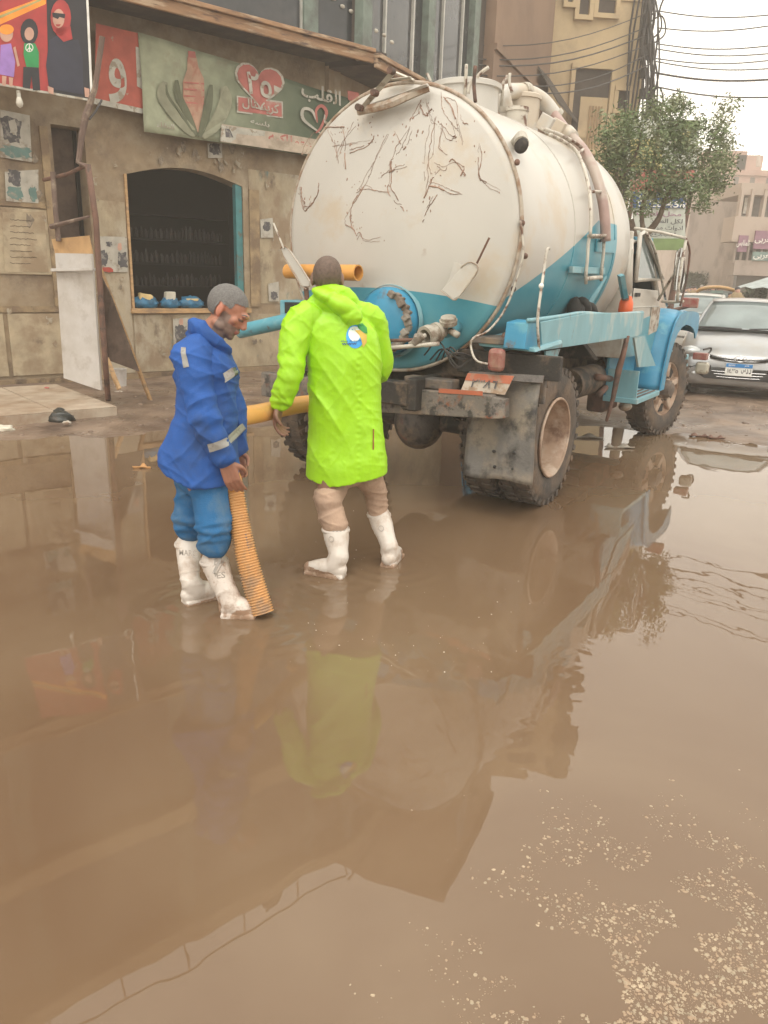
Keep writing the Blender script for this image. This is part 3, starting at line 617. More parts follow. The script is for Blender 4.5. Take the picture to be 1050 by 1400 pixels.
def btext(s, u, v, wpx, hpx, m_, off=.03):
    a, z = wp(u, v, BO); s0 = wp(u + wpx / 2, v, BO)[0] - wp(u - wpx / 2, v, BO)[0]; h0 = wp(u, v - hpx / 2, BO)[1] - wp(u, v + hpx / 2, BO)[1]
    x = (FD + UP * -.04).normalized(); return text('lettering', s, s0, h0, (W(a, z, BO + off), x, UP), m_, ban)
btext('٢٥', 353, 117, 34, 30, 'faded_white', .034); btext(ar('كريستال'), 355, 146, 50, 17, 'faded_white', .034)
btext(ar('بلسه'), 354, 169, 26, 8, 'faded_white'); btext(ar('القلب'), 438, 131, 54, 26, 'faded_white'); btext(ar('يب'), 452, 168, 22, 22, 'faded_white'); btext(ar('النقاء'), 225, 172, 24, 8, 'faded_white')
ribbon([(432, 168), (424, 152), (412, 150), (413, 164), (436, 182)], 2.2, 'faded_white', .03); ribbon([(432, 168), (430, 152), (438, 145), (445, 155), (437, 175), (430, 182)], 2.2, 'faded_red', .033)
bdec([(301, 170), (372, 181), (520, 206), (520, 240), (437, 214), (299, 194)], 'banner_strip', .03, 'bottom_strip')
bdec([(300, 172), (360, 180), (360, 203), (299, 193)], 'faded_white', .036); bdec([(305, 176), (330, 180), (340, 190), (306, 188)], 'poster_dark', .039); bdec([(338, 182), (358, 185), (357, 199), (342, 196)], 'poster_dark', .039)
btext(ar('الاستهلاكيه'), 404, 197, 76, 19, 'faded_red', .042)
bdec([(474, 124), (490, 127), (490, 140), (474, 137)], 'faded_red', .02)
# red sign with one letter
rs = thing('red_sign', 'small faded red sign with one torn pale letter hanging left of the green banner', 'sign', tuple(W(-1.1, 3.7, .24)))
def rq(pts, off): 
    q = [wp(u, v, .26) for u, v in pts]; return MB().prism(q, (FB + FN * (.26 + off), FD, UP), .006)
rq([(131, 32), (191, 46), (197, 150), (129, 136)], 0).build('sign_board', 'red_sign', rs, True)
rq([(128, 134), (197, 149), (197, 156), (128, 142)], .002).build('torn_edge', 'faded_white', rs, True)
text('lettering', ar('و'), .26, .56, (W(*wp(160, 112, .26), .27), FD, UP), 'faded_white', rs)
rq([(185, 64), (192, 66), (194, 122), (187, 118)], .008).build('torn_letter', 'faded_white', rs, True)
# doll-shop billboard, flat print
BB = .95
bb = thing('picture_billboard', 'glossy red and black billboard showing a woman in a red headscarf and two girls', 'billboard', tuple(W(-2.6, 3.6, BB)))
def qq(pts, m_, off, name='print', th=.0015):
    return MB().prism([wp(u, v, BB) for u, v in pts], (FB + FN * (BB + off), FD, UP), th).build(name, m_, bb, True)
qq([(-60, -40), (116, -20), (124, 137), (-60, 105)], 'print_black', 0, 'board', .02)
qq([(-60, -40), (62, -26), (66, 128), (-60, 104)], 'print_red', .021)
qq([(-60, 40), (62, -5), (62, 6), (0, 34), (-60, 58)], 'print_orange', .023); qq([(-60, 46), (55, -1), (55, 2), (-60, 51)], 'sign_yellow', .025)
def oval(cx, cy, rx, ry, n=16): return [(cx + rx * math.cos(6.283 * i / n), cy + ry * math.sin(6.283 * i / n)) for i in range(n)]
qq([(0, 62), (14, 60), (20, 85), (18, 106), (-2, 102)], 'print_purple', .027); qq(oval(8, 47, 9, 11), 'print_skin', .027); qq([(2, 104), (8, 105), (7, 118), (2, 117)], 'print_skin', .027); qq([(11, 106), (17, 107), (16, 119), (12, 118)], 'print_skin', .027)
qq(oval(8, 41, 10, 7), 'print_orange', .029); qq([(17, 66), (20, 64), (26, 90), (23, 92)], 'print_skin', .029)
qq(oval(39, 44, 12, 18), 'print_black', .0275); qq(oval(39, 47, 6.5, 9), 'print_skin', .029)
qq([(32, 60), (47, 60), (52, 72), (52, 93), (35, 92), (31, 75)], 'print_green', .0305); qq([(31, 92), (52, 93), (54, 124), (44, 124), (42, 104), (40, 122), (30, 120)], 'print_black', .029)
qq(oval(39, 66, 5.5, 6), 'print_white', .032); qq(oval(39, 66, 4.3, 4.8), 'print_green', .0335)
for pl in ([(38.4, 61), (39.6, 61), (39.6, 71), (38.4, 71)], [(38.6, 66), (39.4, 65.4), (43, 69), (42.2, 70)], [(39.4, 66), (38.6, 65.4), (35.2, 69), (36, 70)]): qq(pl, 'print_white', .035)
qq(oval(82, 25, 14, 25), 'print_red', .029); qq([(74, 40), (95, 36), (98, 54), (86, 58), (76, 48)], 'print_red', .029); qq(oval(79, 26, 8, 13), 'print_skin', .031)
qq([(70, 18), (88, 20), (87, 26), (80, 24), (78, 27), (71, 24)], 'print_black', .033); qq([(75, 34), (82, 34), (80, 37), (76, 37)], 'print_red', .033)
qq([(66, 56), (78, 48), (92, 57), (106, 54), (112, 80), (113, 130), (66, 122), (62, 90)], 'print_dress', .027); qq([(64, 118), (72, 121), (72, 130), (65, 127)], 'print_skin', .031); qq([(114, 120), (121, 122), (121, 134), (115, 133)], 'print_skin', .031)
qq([(116, -20), (119, -20), (126, 137), (123, 137)], 'print_white', .003, 'white_edge', .024); qq([(-60, 104), (124, 136), (124, 139), (-60, 107)], 'faded_white', .003, 'lower_edge', .024)
# bulb, post frame in front of the wall
b0 = W(*wp(25, 124, BB), BB)
t = thing('light_bulb', 'bare white bulb hanging under the billboard edge', 'bulb', tuple(b0))
MB().cyl(b0, b0 - UP * .07, .022, .025, 10).build('socket', 'faded_white', t, True); MB().lathe([(0, .022), (.03, .034), (.07, .042), (.1, .034), (.12, .004)], b0 - UP * .065, (0, 0, -1), 14).build('glass', 'bulb_glass', t, True, smooth=True)
# rickety post with brace
t = thing('post_frame', 'rickety reddish post with a cross brace standing before the shop, white board tied to it', 'post', tuple(gr(149, 548, .12)))
pb = gr(148, 548, .14); PY = pb.y
P_ = lambda u, v, dy=0: at(u, v, PY + dy)
MB().sweep([pb, P_(142, 470), P_(136, 380), P_(131, 300), P_(120, 225)], .034, 8).build('post', 'rust_steel', t, True, smooth=True)
MB().sweep([P_(118, 226), P_(92, 238, .2), P_(60, 246, .5)], .022, 8).build('brace', 'rust_steel', t, True)
MB().sweep([P_(119, 228), P_(107, 222), P_(112, 185), P_(117, 160), P_(130, 120), P_(140, 50)], [.03, .03, .035, .04, .03, .03], 8).build('upper_pole', 'old_post', t, True)
MB().sweep([P_(72, 235, .3), P_(76, 290, .3), P_(80, 330, .3)], .03, 8).build('side_post', 'old_post', t, True)
MB().sweep([P_(70, 310, .25), P_(95, 303, .1), P_(122, 296)], [.03, .02, .015], 6).build('cross_bar', 'old_post', t, True)
MB().sweep([P_(122, 163), P_(131, 152, .1), P_(139, 137, .2)], .012, 6).build('wire_loop', 'cable', t, True)
# white board + cardboard
def board(name, pts, th, m_, label, cat, Ys):
    q = [at(u, v, y) for (u, v), y in zip(pts, Ys)]; n = (q[1] - q[0]).cross(q[3] - q[0]).normalized(); n = n if n.y > 0 else -n
    return tag(MB().hexa(q, [p + n * th for p in q]).build(name, m_, None, bevel=.003), label, cat)
board('white_board', [(87, 517), (138, 534), (125, 347), (75, 346)], .03, 'white_board', 'tall scuffed white board standing upright beside the post', 'board', [PY + .35, PY + .12, PY + .12, PY + .35])
board('board_rail', [(69, 371), (126, 370), (126, 366), (69, 367)], .05, 'white_board', 'narrow white rail fixed across the upper part of the white board', 'rail', [PY + .3, PY + .02, PY + .02, PY + .3])
board('cardboard_sheet', [(75, 346), (126, 347), (121, 322), (70, 327)], .02, 'cardboard', 'orange-brown cardboard sheet sticking up above the white board', 'cardboard', [PY + .38, PY + .15, PY + .15, PY + .38])
t = thing('leaning_board', 'dark board with a raw wooden batten leaning outwards behind the white board', 'board', tuple(gr(205, 550)))
q = [at(141, 490, PY + .3), at(190, 508, PY + .15), at(152, 405, PY + .3), at(136, 372, PY + .45)]; MB().hexa(q, [p + Vector((0, .02, 0)) for p in q]).build('dark_sheet', 'dark_brown', t, True)
e0, e1 = gr(207, 551), at(134, 360, PY + .55); ax = (e1 - e0).normalized(); MB().sweep([e0, e1], [(.028, .016)] * 2, 4).build('batten', 'raw_wood', t, True)
q0 = at(146, 490, PY + .25); tag(MB().sweep([q0, at(163, 532, PY + .1)], [(.03, .015)] * 2, 4).build('wood_offcut', 'raw_wood'), 'short brown wood offcut leaning beside the white bucket', 'wood')
c0 = gr(160, 532); tag(MB().lathe([(0, .08), (.26, .1), (.27, .105), (.27, .09), (.02, .07)], c0 + Vector((0, .15, 0)), (0, 0, 1), 16).build('bucket', 'white_board', smooth=40), 'small white bucket standing behind the leaning batten', 'bucket')
# tiled step: grout bed + tiles
S0, S1, S2 = gr(-160, 600), gr(161, 571), gr(152, 548)
stp = thing('tiled_step', 'dirty pale tiled step along the foot of the left wall', 'step', tuple(S1))
ex = (S1 - S0).normalized(); ey = Vector((-ex.y, ex.x, 0)); zt = .13
LX = (S1 - S0).length; DP = 2.4
SROT = Matrix((ex, ey, UP)).transposed()
def sbox(x0, x1, y0, y1, z0, z1): return MB().box(S1 + ex * ((x0 + x1) / 2) + ey * ((y0 + y1) / 2) + UP * ((z0 + z1) / 2), (x1 - x0, y1 - y0, z1 - z0), SROT)
sbox(-LX, -.01, .012, DP, -.3, zt - .012).build('step_bed', 'grout', stp, True)
rng = random.Random(3)
for i in range(6):
    x1_ = -.0 - i * .68
    for j in range(3):
        sbox(x1_ - .672, x1_ - .004, j * .7 + .004, j * .7 + .69, zt - .011, zt + rng.uniform(0, .004)).build('tile', 'tile', stp, True, bevel=.003)
    sbox(x1_ - .672, x1_ - .004, -.004, .011, -.02, zt - .013).build('tile', 'tile', stp, True, bevel=.002)
# litter
def bag(u, v, r, m_, label, z=0, sq=.6, cat='bag', dY=0):
    p = gr(u, v, z); m = MB(); m.ell((0, 0, 0), (1, 1, 1), None, 22, 14); s = random.Random(len(label)).random() * 9
    vs = []
    for q in m.v:
        k = 1 + .35 * noise.noise(q * 1.6 + Vector((s, s, s))) + .14 * noise.noise(q * 5 + Vector((s, 0, 0))); w_ = q * k
        vs.append(p + Vector((w_.x * r, w_.y * r * .8, max(w_.z, -.6) * r * sq + r * sq * .6)))
    m.v = vs; return tag(m.build(m_ and 'plastic_bag' if cat == 'bag' else 'litter_scrap', m_, smooth=True), label, cat)
bag(83, 578, .14, 'black_bag', 'crumpled black rubbish bag at the foot of the tiled step', 0, .65); bag(92, 580, .045, 'litter', 'torn pale wrapper lying on the black rubbish bag', .04, .5, 'litter')
bag(8, 590, .09, 'foam_white', 'white plastic bag at the left edge by the water', 0, .5); bag(64, 571, .06, 'poster_red', 'dark red rag left of the black rubbish bag', 0, .3, 'rag')
bag(163, 539, .07, 'litter', 'crumpled pale bag on the ground by the bucket', 0, .4); bag(64, 531, .03, 'faded_red', 'small pinkish scrap on top of the tiled step', .13, .4, 'litter')
# bundles on the sill
for (u, wd, top, mt, lb) in ((201, .17, 'foam', .10, 'blue plastic bundle with yellow foam on the window sill, nearest the pillar'), (234, .13, 'foam_white', .14, 'blue plastic bundle holding a whitish foam block, middle of the sill'), (263, .18, 'foam', .04, 'flat blue plastic bundle with thin yellow foam, nearest the teal frame')):
    a, z = wp(u, 421, .0); t = thing('sill_bundle', lb, 'bundle', tuple(W(a, wz0 + .02, -.04)))
    m = MB(); m.ell((0, 0, 0), (1, 1, 1), None, 24, 14)
    m.v = [W(a + q.x * wd * 1.18 * (1 + .3 * noise.noise(q * 3 + Vector((u, 0, 0)))), wz0 + .02 + max(0, (q.z + .75)) * .095 * (1 + .35 * noise.noise(q * 2.3 + Vector((0, u, 0))) + .15 * noise.noise(q * 7)), -.03 + q.y * .09 * (1 + .4 * noise.noise(q * 5))) for q in m.v]; m.build('blue_wrap', 'blue_bag', t, True, smooth=True)
    m = MB(); m.ell((0, 0, 0), (1, 1, 1), None, 14, 8); sg = lambda x: math.copysign(abs(x) ** .35, x)
    m.v = [W(a + sg(q.x) * wd * .62 + q.z * .01, wz0 + .13 + (sg(q.z) * .5 + .5) * mt * (1 - (.35 * q.x if u == 201 else 0)), -.03 + sg(q.y) * .06) for q in m.v]; m.build('foam_block', top, t, True)

# ------------------------------------------------------------------ second glass building, beyond the corner
CA = R_(27); CB = W(3.0, 0, .62); CD = Vector((math.sin(CA), math.cos(CA), 0)); CN = Vector((math.cos(CA), -math.sin(CA), 0)); CROT = Matrix((CD, -CN, UP)).transposed()
def cp(u, v, out=0):
    p = on(u, v, CB + CN * out, CN) - CB; return p.dot(CD), p.z
def cbox(m, a0, a1, z0, z1, o0, o1): return m.box(CB + CD * ((a0 + a1) / 2) + CN * ((o0 + o1) / 2) + UP * ((z0 + z1) / 2), (a1 - a0, abs(o1 - o0), z1 - z0), CROT)
b2 = thing('glass_building', 'dark glass fronted building with grey-green columns beyond the shop corner', 'building', tuple(CB + CD * 3))
L2 = 5.6
m = MB(); cbox(m, 0, L2, -.3, 4.9, -.6, -3); m.build('lower_wall', 'plaster', b2, True)
m = MB(); cbox(m, 0, L2, 4.9, 10.1, -.12, -3); m.build('upper_wall', 'dark_recess', b2, True)
m = MB(); cbox(m, -.02, L2, 4.8, 4.93, .24, .3); cbox(m, -.02, L2, 4.931, 5.0, -.1, .35); m.build('fascia', 'fascia', b2, True, bevel=.01)
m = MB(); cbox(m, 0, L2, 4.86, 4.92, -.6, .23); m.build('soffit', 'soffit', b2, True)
m = MB(); cbox(m, -.05, L2, 10.1, 10.45, -3, .1); m.build('parapet', 'tan_wall', b2, True, bevel=.02)
ca = [cp(588, 40)[0], cp(650, 40)[0]]
ca = [0.12] + ca
for a in ca:
    m = MB(); cbox(m, a - .15, a + .15, 5.0, 10.1, -.12, .04); m.build('column', 'grey_column', b2, True, bevel=.01)
for k in range(len(ca) - 1):
    for z0, z1 in ((5.02, 7.5), (7.7, 10.1)):
        m = MB(); cbox(m, ca[k] + .15, ca[k + 1] - .15, z0, z1, -.1, -.115); g = m.build('window', 'dark_glass', b2, True)
        for j in range(2):
            a = ca[k] + .15 + (ca[k + 1] - ca[k] - .3) * (j + .6) / 2; m = MB(); cbox(m, a - .025, a + .025, z0, z1, -.1, -.05); m.build('frame', 'window_frame', g, True)
m = MB(); cbox(m, 0, L2, 7.5, 7.7, -.1, .02); m.build('floor_band', 'grey_column', b2, True)
m = MB()
for j in range(10): m.cyl(CB + CD * (.3 + j * .55) + UP * 10.4, CB + CD * (.3 + j * .55) + UP * 11.1, .018, None, 6)
m.sweep([CB + CD * (j * .5) + UP * (11.1 + .03 * math.sin(j * 2)) for j in range(12)], .02, 6); m.build('roof_rail', 'rust_steel', b2, True)

# ------------------------------------------------------------------ tall tan building receding down the street
TA = R_(23.5); TB = CB + CD * L2 + CN * .12; TD = Vector((math.sin(TA), math.cos(TA), 0)); TN = Vector((math.cos(TA), -math.sin(TA), 0)); TROT = Matrix((TD, -TN, UP)).transposed()
def tp(u, v, out=0):
    p = on(u, v, TB + TN * out, TN) - TB; return p.dot(TD), p.z
def tbox(m, a0, a1, z0, z1, o0, o1): return m.box(TB + TD * ((a0 + a1) / 2) + TN * ((o0 + o1) / 2) + UP * ((z0 + z1) / 2), (a1 - a0, abs(o1 - o0), z1 - z0), TROT)
tb = thing('tan_apartment_block', 'tall tan and brown apartment block with recessed balconies behind the tank', 'building', tuple(TB + TD * 8))
s1 = tp(755, 60)[0]; sE = tp(886, 60)[0]
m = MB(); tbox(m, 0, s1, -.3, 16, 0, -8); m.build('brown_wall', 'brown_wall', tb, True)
KY = 24.5; k0 = at(748, 120, KY); KA = R_(84); KD = Vector((math.sin(KA), math.cos(KA), 0)); KN = Vector((math.cos(KA), -math.sin(KA), 0)); KB = Vector((k0.x, KY, 0)); KROT = Matrix((KD, -KN, UP)).transposed()
def kp(u, v, out=0):
    p = on(u, v, KB + KN * out, KN) - KB; return p.dot(KD), p.z
def kbox(m, a0, a1, z0, z1, o0, o1): return m.box(KB + KD * ((a0 + a1) / 2) + KN * ((o0 + o1) / 2) + UP * ((z0 + z1) / 2), (a1 - a0, abs(o1 - o0), z1 - z0), KROT)
kE = kp(884, 60)[0]
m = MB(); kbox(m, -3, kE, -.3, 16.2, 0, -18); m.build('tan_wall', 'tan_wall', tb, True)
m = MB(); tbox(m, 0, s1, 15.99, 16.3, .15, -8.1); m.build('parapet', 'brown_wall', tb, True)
def twin(u0, u1, v0, v1, rec, name='balcony', cl='dark_recess', fr=True):
    a0, za = kp(u0, (v0 + v1) / 2); a1, zb = kp(u1, (v0 + v1) / 2); z1 = kp((u0 + u1) / 2, v0)[1]; z0 = kp((u0 + u1) / 2, v1)[1]
    m = MB(); kbox(m, a0, a1, z0, z1, .003, .02); o = m.build(name, cl, tb, True)
    m = MB(); kbox(m, a0 - .12, a0, z0, z1, .003, .12); kbox(m, a1, a1 + .12, z0, z1, .003, .12); kbox(m, a0 - .12, a1 + .12, z1, z1 + .12, .003, .14); kbox(m, a0 - .12, a1 + .12, z0 - .12, z0, .003, .14); m.build('frame', 'tan_wall', o, True)
    return a0, a1, z0, z1, o
a0, a1, z0, z1, o = twin(781, 830, 95, 205, .3)
m = MB(); kbox(m, a0 + (a1 - a0) * .22, a1 - .02, z0, z0 + (z1 - z0) * .66, .022, .05); m.build('inner_wall', 'tan_wall', o, True)
for k in range(5):
    x = a0 + (a1 - a0) * (.48 + .08 * k); m = MB(); kbox(m, x, x + .05, z0, z0 + (z1 - z0) * .55, .052, .08); m.build('shutter_slat', 'shutter', o, True)
for (u0, u1, v0, v1) in ((792, 806, -30, 22), (818, 842, -30, 20), (776, 783, -28, 5), (843, 856, 125, 150)):
    twin(u0, u1, v0, v1, .2, 'window')
for z in (5.6, 9.2, 12.6):
    m = MB(); kbox(m, -2.9, kE, z, z + .1, .003, .05); m.build('floor_band', 'tan_wall', tb, True)
for z in (11.0, 13.9):
    for x in (.6, 2.2):
        m = MB(); kbox(m, x, x + .9, z, z + 1.4, .003, .02); m.build('window', 'dark_recess', tb, True)
aa, az = tp(735, 90); ab = tp(752, 90)[0]; az2 = tp(740, 148)[1]
q = [TB + TD * aa + TN * .02 + UP * az, TB + TD * ab + TN * .02 + UP * az, TB + TD * (ab + 1.6) + TN * .6 + UP * az2, TB + TD * aa + TN * .6 + UP * az2]
MB().hexa(q, [p - UP * .05 for p in q]).build('awning', 'dark_recess', tb, True)
for k, z in enumerate((6.4, 9.8, 13.2)):
    m = MB(); tbox(m, 0, s1 - .02, z, z + .12, 0, .06); m.build('floor_band', 'brown_wall', tb, True)
for k, z in enumerate((10.6, 13.8)):
    m = MB(); tbox(m, 1.0, 2.0, z, z + 1.3, 0.002, .02); m.build('window', 'far_window', tb, True)
m = MB()
for j in range(6):
    x = kE - .5 + .08 * j; m.sweep([KB + KD * (x + .07 * math.sin(z * 1.3 + j)) + KN * (.12 + .05 * math.cos(z + j * 2)) + UP * z for z in (4, 5.5, 7, 8.5, 10, 12, 14, 16)], .028, 5)
m.build('cable_bundle', 'cable', tb, True)
# wall-top utility hub and overhead wires
HUB = at(893, 60, 24); PO = [(888, 18, .1), (893, 60, 0), (896, 110, 0), (891, 150, .1)]
t = thing('cable_tangle', 'dark tangle of cables and brackets bundled at the far edge of the tan block', 'cables', tuple(at(893, 160, 24)))
rng = random.Random(6); m = MB()
for j in range(16):
    u = 880 + j * 1.1; m.sweep(catmull([at(u + rng.uniform(-5, 5) + (14 if i == 0 and j % 3 == 0 else 0), v, 23.9 + rng.uniform(-.3, .3)) for i, v in enumerate((-20, 20, 60, 100, 140, 178))], 3), .025, 5)
m.build('cable', 'cable', t, True)
m = MB()
for (v, u) in ((22, 905), (15, 900), (120, 902), (150, 896)): m.sweep(catmull([at(886, v + 10, 24), at(u, v, 24), at(u + 4, v + 24, 24), at(890, v + 40, 24)], 4), .022, 5)
m.build('loop', 'cable', t, True)
for v in (40, 75, 100, 128): MB().box(at(880, v, 24.1), (.2, .2, .25)).build('bracket', 'cable', t, True)
wl = [('overhead_wire', (900, 15, 1058, 18, 1), 'topmost thin wire crossing the sky on the right'), ('overhead_wire', (898, 38, 1058, 32, 1), 'wire second from the top crossing the sky'), ('overhead_wire', (898, 60, 1058, 60, 1), 'sky wire rising slightly, upper one of the close pair below the second wire'), ('overhead_wire', (898, 67, 1058, 71, 1), 'lower one of the close wire pair in the upper sky'), ('overhead_wire', (896, 80, 1058, 80, 1), 'level wire in the middle of the sky wires'), ('overhead_wire', (896, 84, 1058, 92, 1), 'middle sky wire falling gently to the right'), ('overhead_wire', (892, 99, 1058, 107, 1.7), 'thicker black wire, second lowest in the sky'), ('overhead_wire', (890, 117, 1058, 132, 1.3), 'lowest wire in the sky just above the tree')]
for n_, (u0, v0, u1, v1, k), lb in wl:
    p0 = at(u0, v0, 24); p1 = at(u1 + 12, v1 + .7, 22); pts = [p0.lerp(p1, i / 10) - UP * .12 * math.sin(math.pi * i / 10) for i in range(11)]; p2 = p1 + (p1 - p0) * 1.2 + UP * .6; pts += [p1.lerp(p2, .5) + UP * .1, p2]
    tag(MB().sweep(pts, .015 * k, 5).build(n_, 'cable'), lb, 'wire')
for i, (u0, v0, u1, v1, k) in enumerate([(585, 56, 880, 20, .8), (590, 76, 882, 38, 1), (588, 84, 884, 48, 1.2), (592, 98, 884, 62, 1), (660, 113, 886, 74, 1), (660, 121, 888, 88, 1.2)]):
    p0 = at(u0, v0, 17.5); p1 = at(u1, v1, 23.9); pts = [p0.lerp(p1, j / 10) - UP * .35 * math.sin(math.pi * j / 10) for j in range(11)]
    lb = ['topmost wire running from the glass building to the cable tangle', 'second wire from the top in front of the tan block', 'third, thicker wire in front of the tan block', 'fourth wire in front of the tan block, meeting the last glass window', 'fifth wire down in front of the brown wall', 'lowest thick wire crossing the dark awning'][i]
    tag(MB().sweep(pts, .014 * k, 5).build('facade_wire', 'cable'), lb, 'wire')

# ------------------------------------------------------------------ street tree and signs behind it
def tree():
    TY = 12.6; base = gr(880, 500); base = Vector((at(872, 400, TY).x, TY, .03))
    t = thing('street_tree', 'scraggly dusty green street tree rising behind the truck cab', 'tree', tuple(base))
    P = lambda u, v, dy=0: at(u, v, TY + dy)
    tr = [([base, P(868, 350), P(866, 322), P(862, 300)], [.09, .075, .06, .05]), ([P(868, 345), P(880, 325), P(900, 300), P(912, 268), P(935, 235)], [.07, .06, .055, .04, .02]),
          ([P(866, 320), P(855, 290), P(845, 250), P(838, 215)], [.05, .04, .03, .015]), ([P(880, 325), P(878, 285), P(892, 230), P(900, 180), P(905, 140)], [.04, .035, .03, .02, .01]),
          ([P(905, 280), P(945, 250), P(972, 200), P(988, 160)], [.035, .03, .018, .008]), ([P(912, 262), P(950, 262), P(985, 245)], [.03, .02, .01]), ([P(845, 250), P(870, 210), P(878, 175)], [.03, .02, .01]), ([P(900, 200), P(925, 170), P(935, 140)], [.02, .014, .008])]
    m = MB()
    for pl, rr in tr:
        Q = catmull(pl, 4); R2 = [rr[0] + (rr[-1] - rr[0]) * i / (len(Q) - 1) for i in range(len(Q))]; m.sweep(Q, R2, 8)
    m.build('trunk', 'bark', t, True, smooth=True)
    rng = random.Random(12); clumps = []
    for (u, v, ru, rv, n) in [(845, 175, 24, 20, 26), (870, 215, 38, 40, 80), (905, 175, 22, 30, 30), (905, 145, 14, 12, 12), (930, 145, 12, 8, 12), (935, 190, 28, 22, 34), (925, 235, 34, 30, 60), (975, 215, 20, 24, 26), (988, 160, 9, 14, 12), (985, 190, 10, 14, 10), (975, 250, 18, 12, 22), (880, 265, 24, 18, 26), (840, 215, 18, 26, 26), (950, 262, 22, 14, 20), (910, 265, 20, 12, 12), (862, 160, 12, 10, 8), (985, 235, 12, 8, 8), (826, 190, 12, 14, 12), (820, 235, 12, 18, 14), (992, 205, 8, 10, 7), (955, 180, 12, 14, 9)]:
        for k in range(int(n * .8)): clumps.append(P(u + rng.gauss(0, ru * .62), v + rng.gauss(0, rv * .62), rng.gauss(0, .38)))
    vs1, fs1, vs2, fs2 = [], [], [], []
    for c in clumps:
        dusty = rng.random() < .4
        for k in range(40):
            d = Vector((rng.gauss(0, 1), rng.gauss(0, 1), rng.gauss(0, .8))) * .075; p = c + d
            a = Vector((rng.gauss(0, 1), rng.gauss(0, 1), rng.gauss(0, .7))).normalized(); b = a.cross(Vector((rng.gauss(0, 1), rng.gauss(0, 1), rng.gauss(0, 1)))).normalized()
            l, w_ = rng.uniform(.025, .045), rng.uniform(.009, .015); V, F_ = (vs2, fs2) if dusty else (vs1, fs1); n0 = len(V)
            V += [p - a * l, p + b * w_, p + a * l, p - b * w_]; F_.append((n0, n0 + 1, n0 + 2, n0 + 3))
    MB().add(vs1, fs1).build('crown', 'foliage', t, True); MB().add(vs2, fs2).build('dusty_crown', 'foliage_dust', t, True)
tree()
def flat(name, pts, Y, m_, parent=None, th=.06, dY=0, label=None, cat=None):
    q = [at(u, v, Y + dY) for u, v in pts]; o = MB().hexa(q, [p + Vector((0, th, 0)) for p in q]).build(name, m_, parent, parent is not None)
    return tag(o, label, cat) if label else o
YS = 17.0
t = thing('street_sign', 'tall pale street sign with blue headed Arabic lines behind the tree', 'sign', tuple(at(900, 360, YS)))
flat('board', [(866, 340), (937, 340), (937, 262), (866, 262)], YS, 'sign_pale', t); flat('blue_header', [(866, 284), (937, 284), (937, 262), (866, 262)], YS, 'sign_blue', t, .02, -.03); flat('green_footer', [(866, 342), (937, 342), (937, 326), (866, 326)], YS, 'sign_green', t, .02, -.03)
FX = (Vector((1, 0, 0)), UP)
for (s, u, v, w_, h_, c) in [(ar('المصرى'), 905, 268, 60, 9, 'print_white'), ('01223456', 903, 279, 62, 8, 'print_white'), (ar('محل العرب'), 900, 293, 58, 7, 'sign_purple'), (ar('لكل المواد'), 910, 303, 42, 7, 'poster_dark'), (ar('ادوات منزليه'), 905, 312, 52, 7, 'poster_dark'), (ar('للبيع'), 905, 321, 34, 6, 'poster_dark')]:
    k = (YS * .957 + .45) / FPX; text('lettering', s, w_ * k, h_ * k, (at(u, v, YS) + Vector((0, -.045, 0)), *FX), c, t, .0)
for u in (872, 931): MB().cyl(at(u, 340, YS) + Vector((0, .1, 0)), Vector((at(u, 340, YS).x, YS + .1, 0)), .05, None, 8).build('post', 'rust_steel', t, True)
t = thing('colour_sign', 'tall multicoloured shop sign in green, yellow, blue and red hidden behind the tree crown', 'sign', tuple(at(895, 262, YS + .5)))
flat('board', [(855, 262), (958, 262), (958, 162), (905, 158), (855, 170)], YS, 'sign_teal', t, .06, .5) if False else flat('board', [(858, 262), (950, 262), (957, 164), (858, 164)], YS, 'sign_pale', t, .06, .5)
for pts, c in (([(862, 262), (905, 262), (905, 245), (862, 245)], 'print_orange'), ([(870, 245), (950, 245), (950, 232), (870, 232)], 'print_red'), ([(915, 232), (950, 232), (951, 200), (915, 200)], 'sign_blue'), ([(918, 198), (945, 194), (948, 178), (920, 184)], 'sign_yellow'), ([(925, 176), (956, 176), (957, 165), (925, 165)], 'sign_green'), ([(862, 232), (905, 232), (905, 190), (862, 190)], 'sign_yellow')):
    flat('colour_block', pts, YS, {'print_orange': 'faded_red', 'print_red': 'faded_red', 'sign_blue': 'sign_pale'}.get(c, c), t, .02, .46)
for u in (866, 945): MB().cyl(at(u, 262, YS + .6), Vector((at(u, 262, YS).x, YS + .6, 0)), .05, None, 8).build('post', 'rust_steel', t, True)

# ------------------------------------------------------------------ far street
def block(name, u0, u1, vt, Y, wallm, label, depth=10, yaw=0, rows=4, cols=5, winm='far_window', base_v=None, wsz=.5, bands=True):
    p0 = at(u0, 395, Y); p1 = at(u1, 395, Y); top = at((u0 + u1) / 2, vt, Y).z; t = thing(name, label, 'building', ((p0.x + p1.x) / 2, Y, 0))
    w_ = p1.x - p0.x; MB().box(((p0.x + p1.x) / 2, Y + depth / 2, top / 2), (w_, depth, top)).build('wall', wallm, t, True)
    fh = (top - .6) / rows
    for i in range(rows):
        z = .5 + fh * i
        if bands: MB().box(((p0.x + p1.x) / 2, Y - .06, z + fh - .2), (w_, .12, .18)).build('floor_band', wallm, t, True)
        for j in range(cols):
            x = p0.x + w_ * (j + .5) / cols; o = MB().box((x, Y - .02, z + fh * .5), (w_ / cols * wsz, .05, fh * .48)).build('window', winm, t, True)
            MB().box((x, Y - .08, z + fh * .5 - fh * .27), (w_ / cols * wsz * 1.2, .12, .08)).build('sill', wallm, o, True)
    return t, p0, p1, top
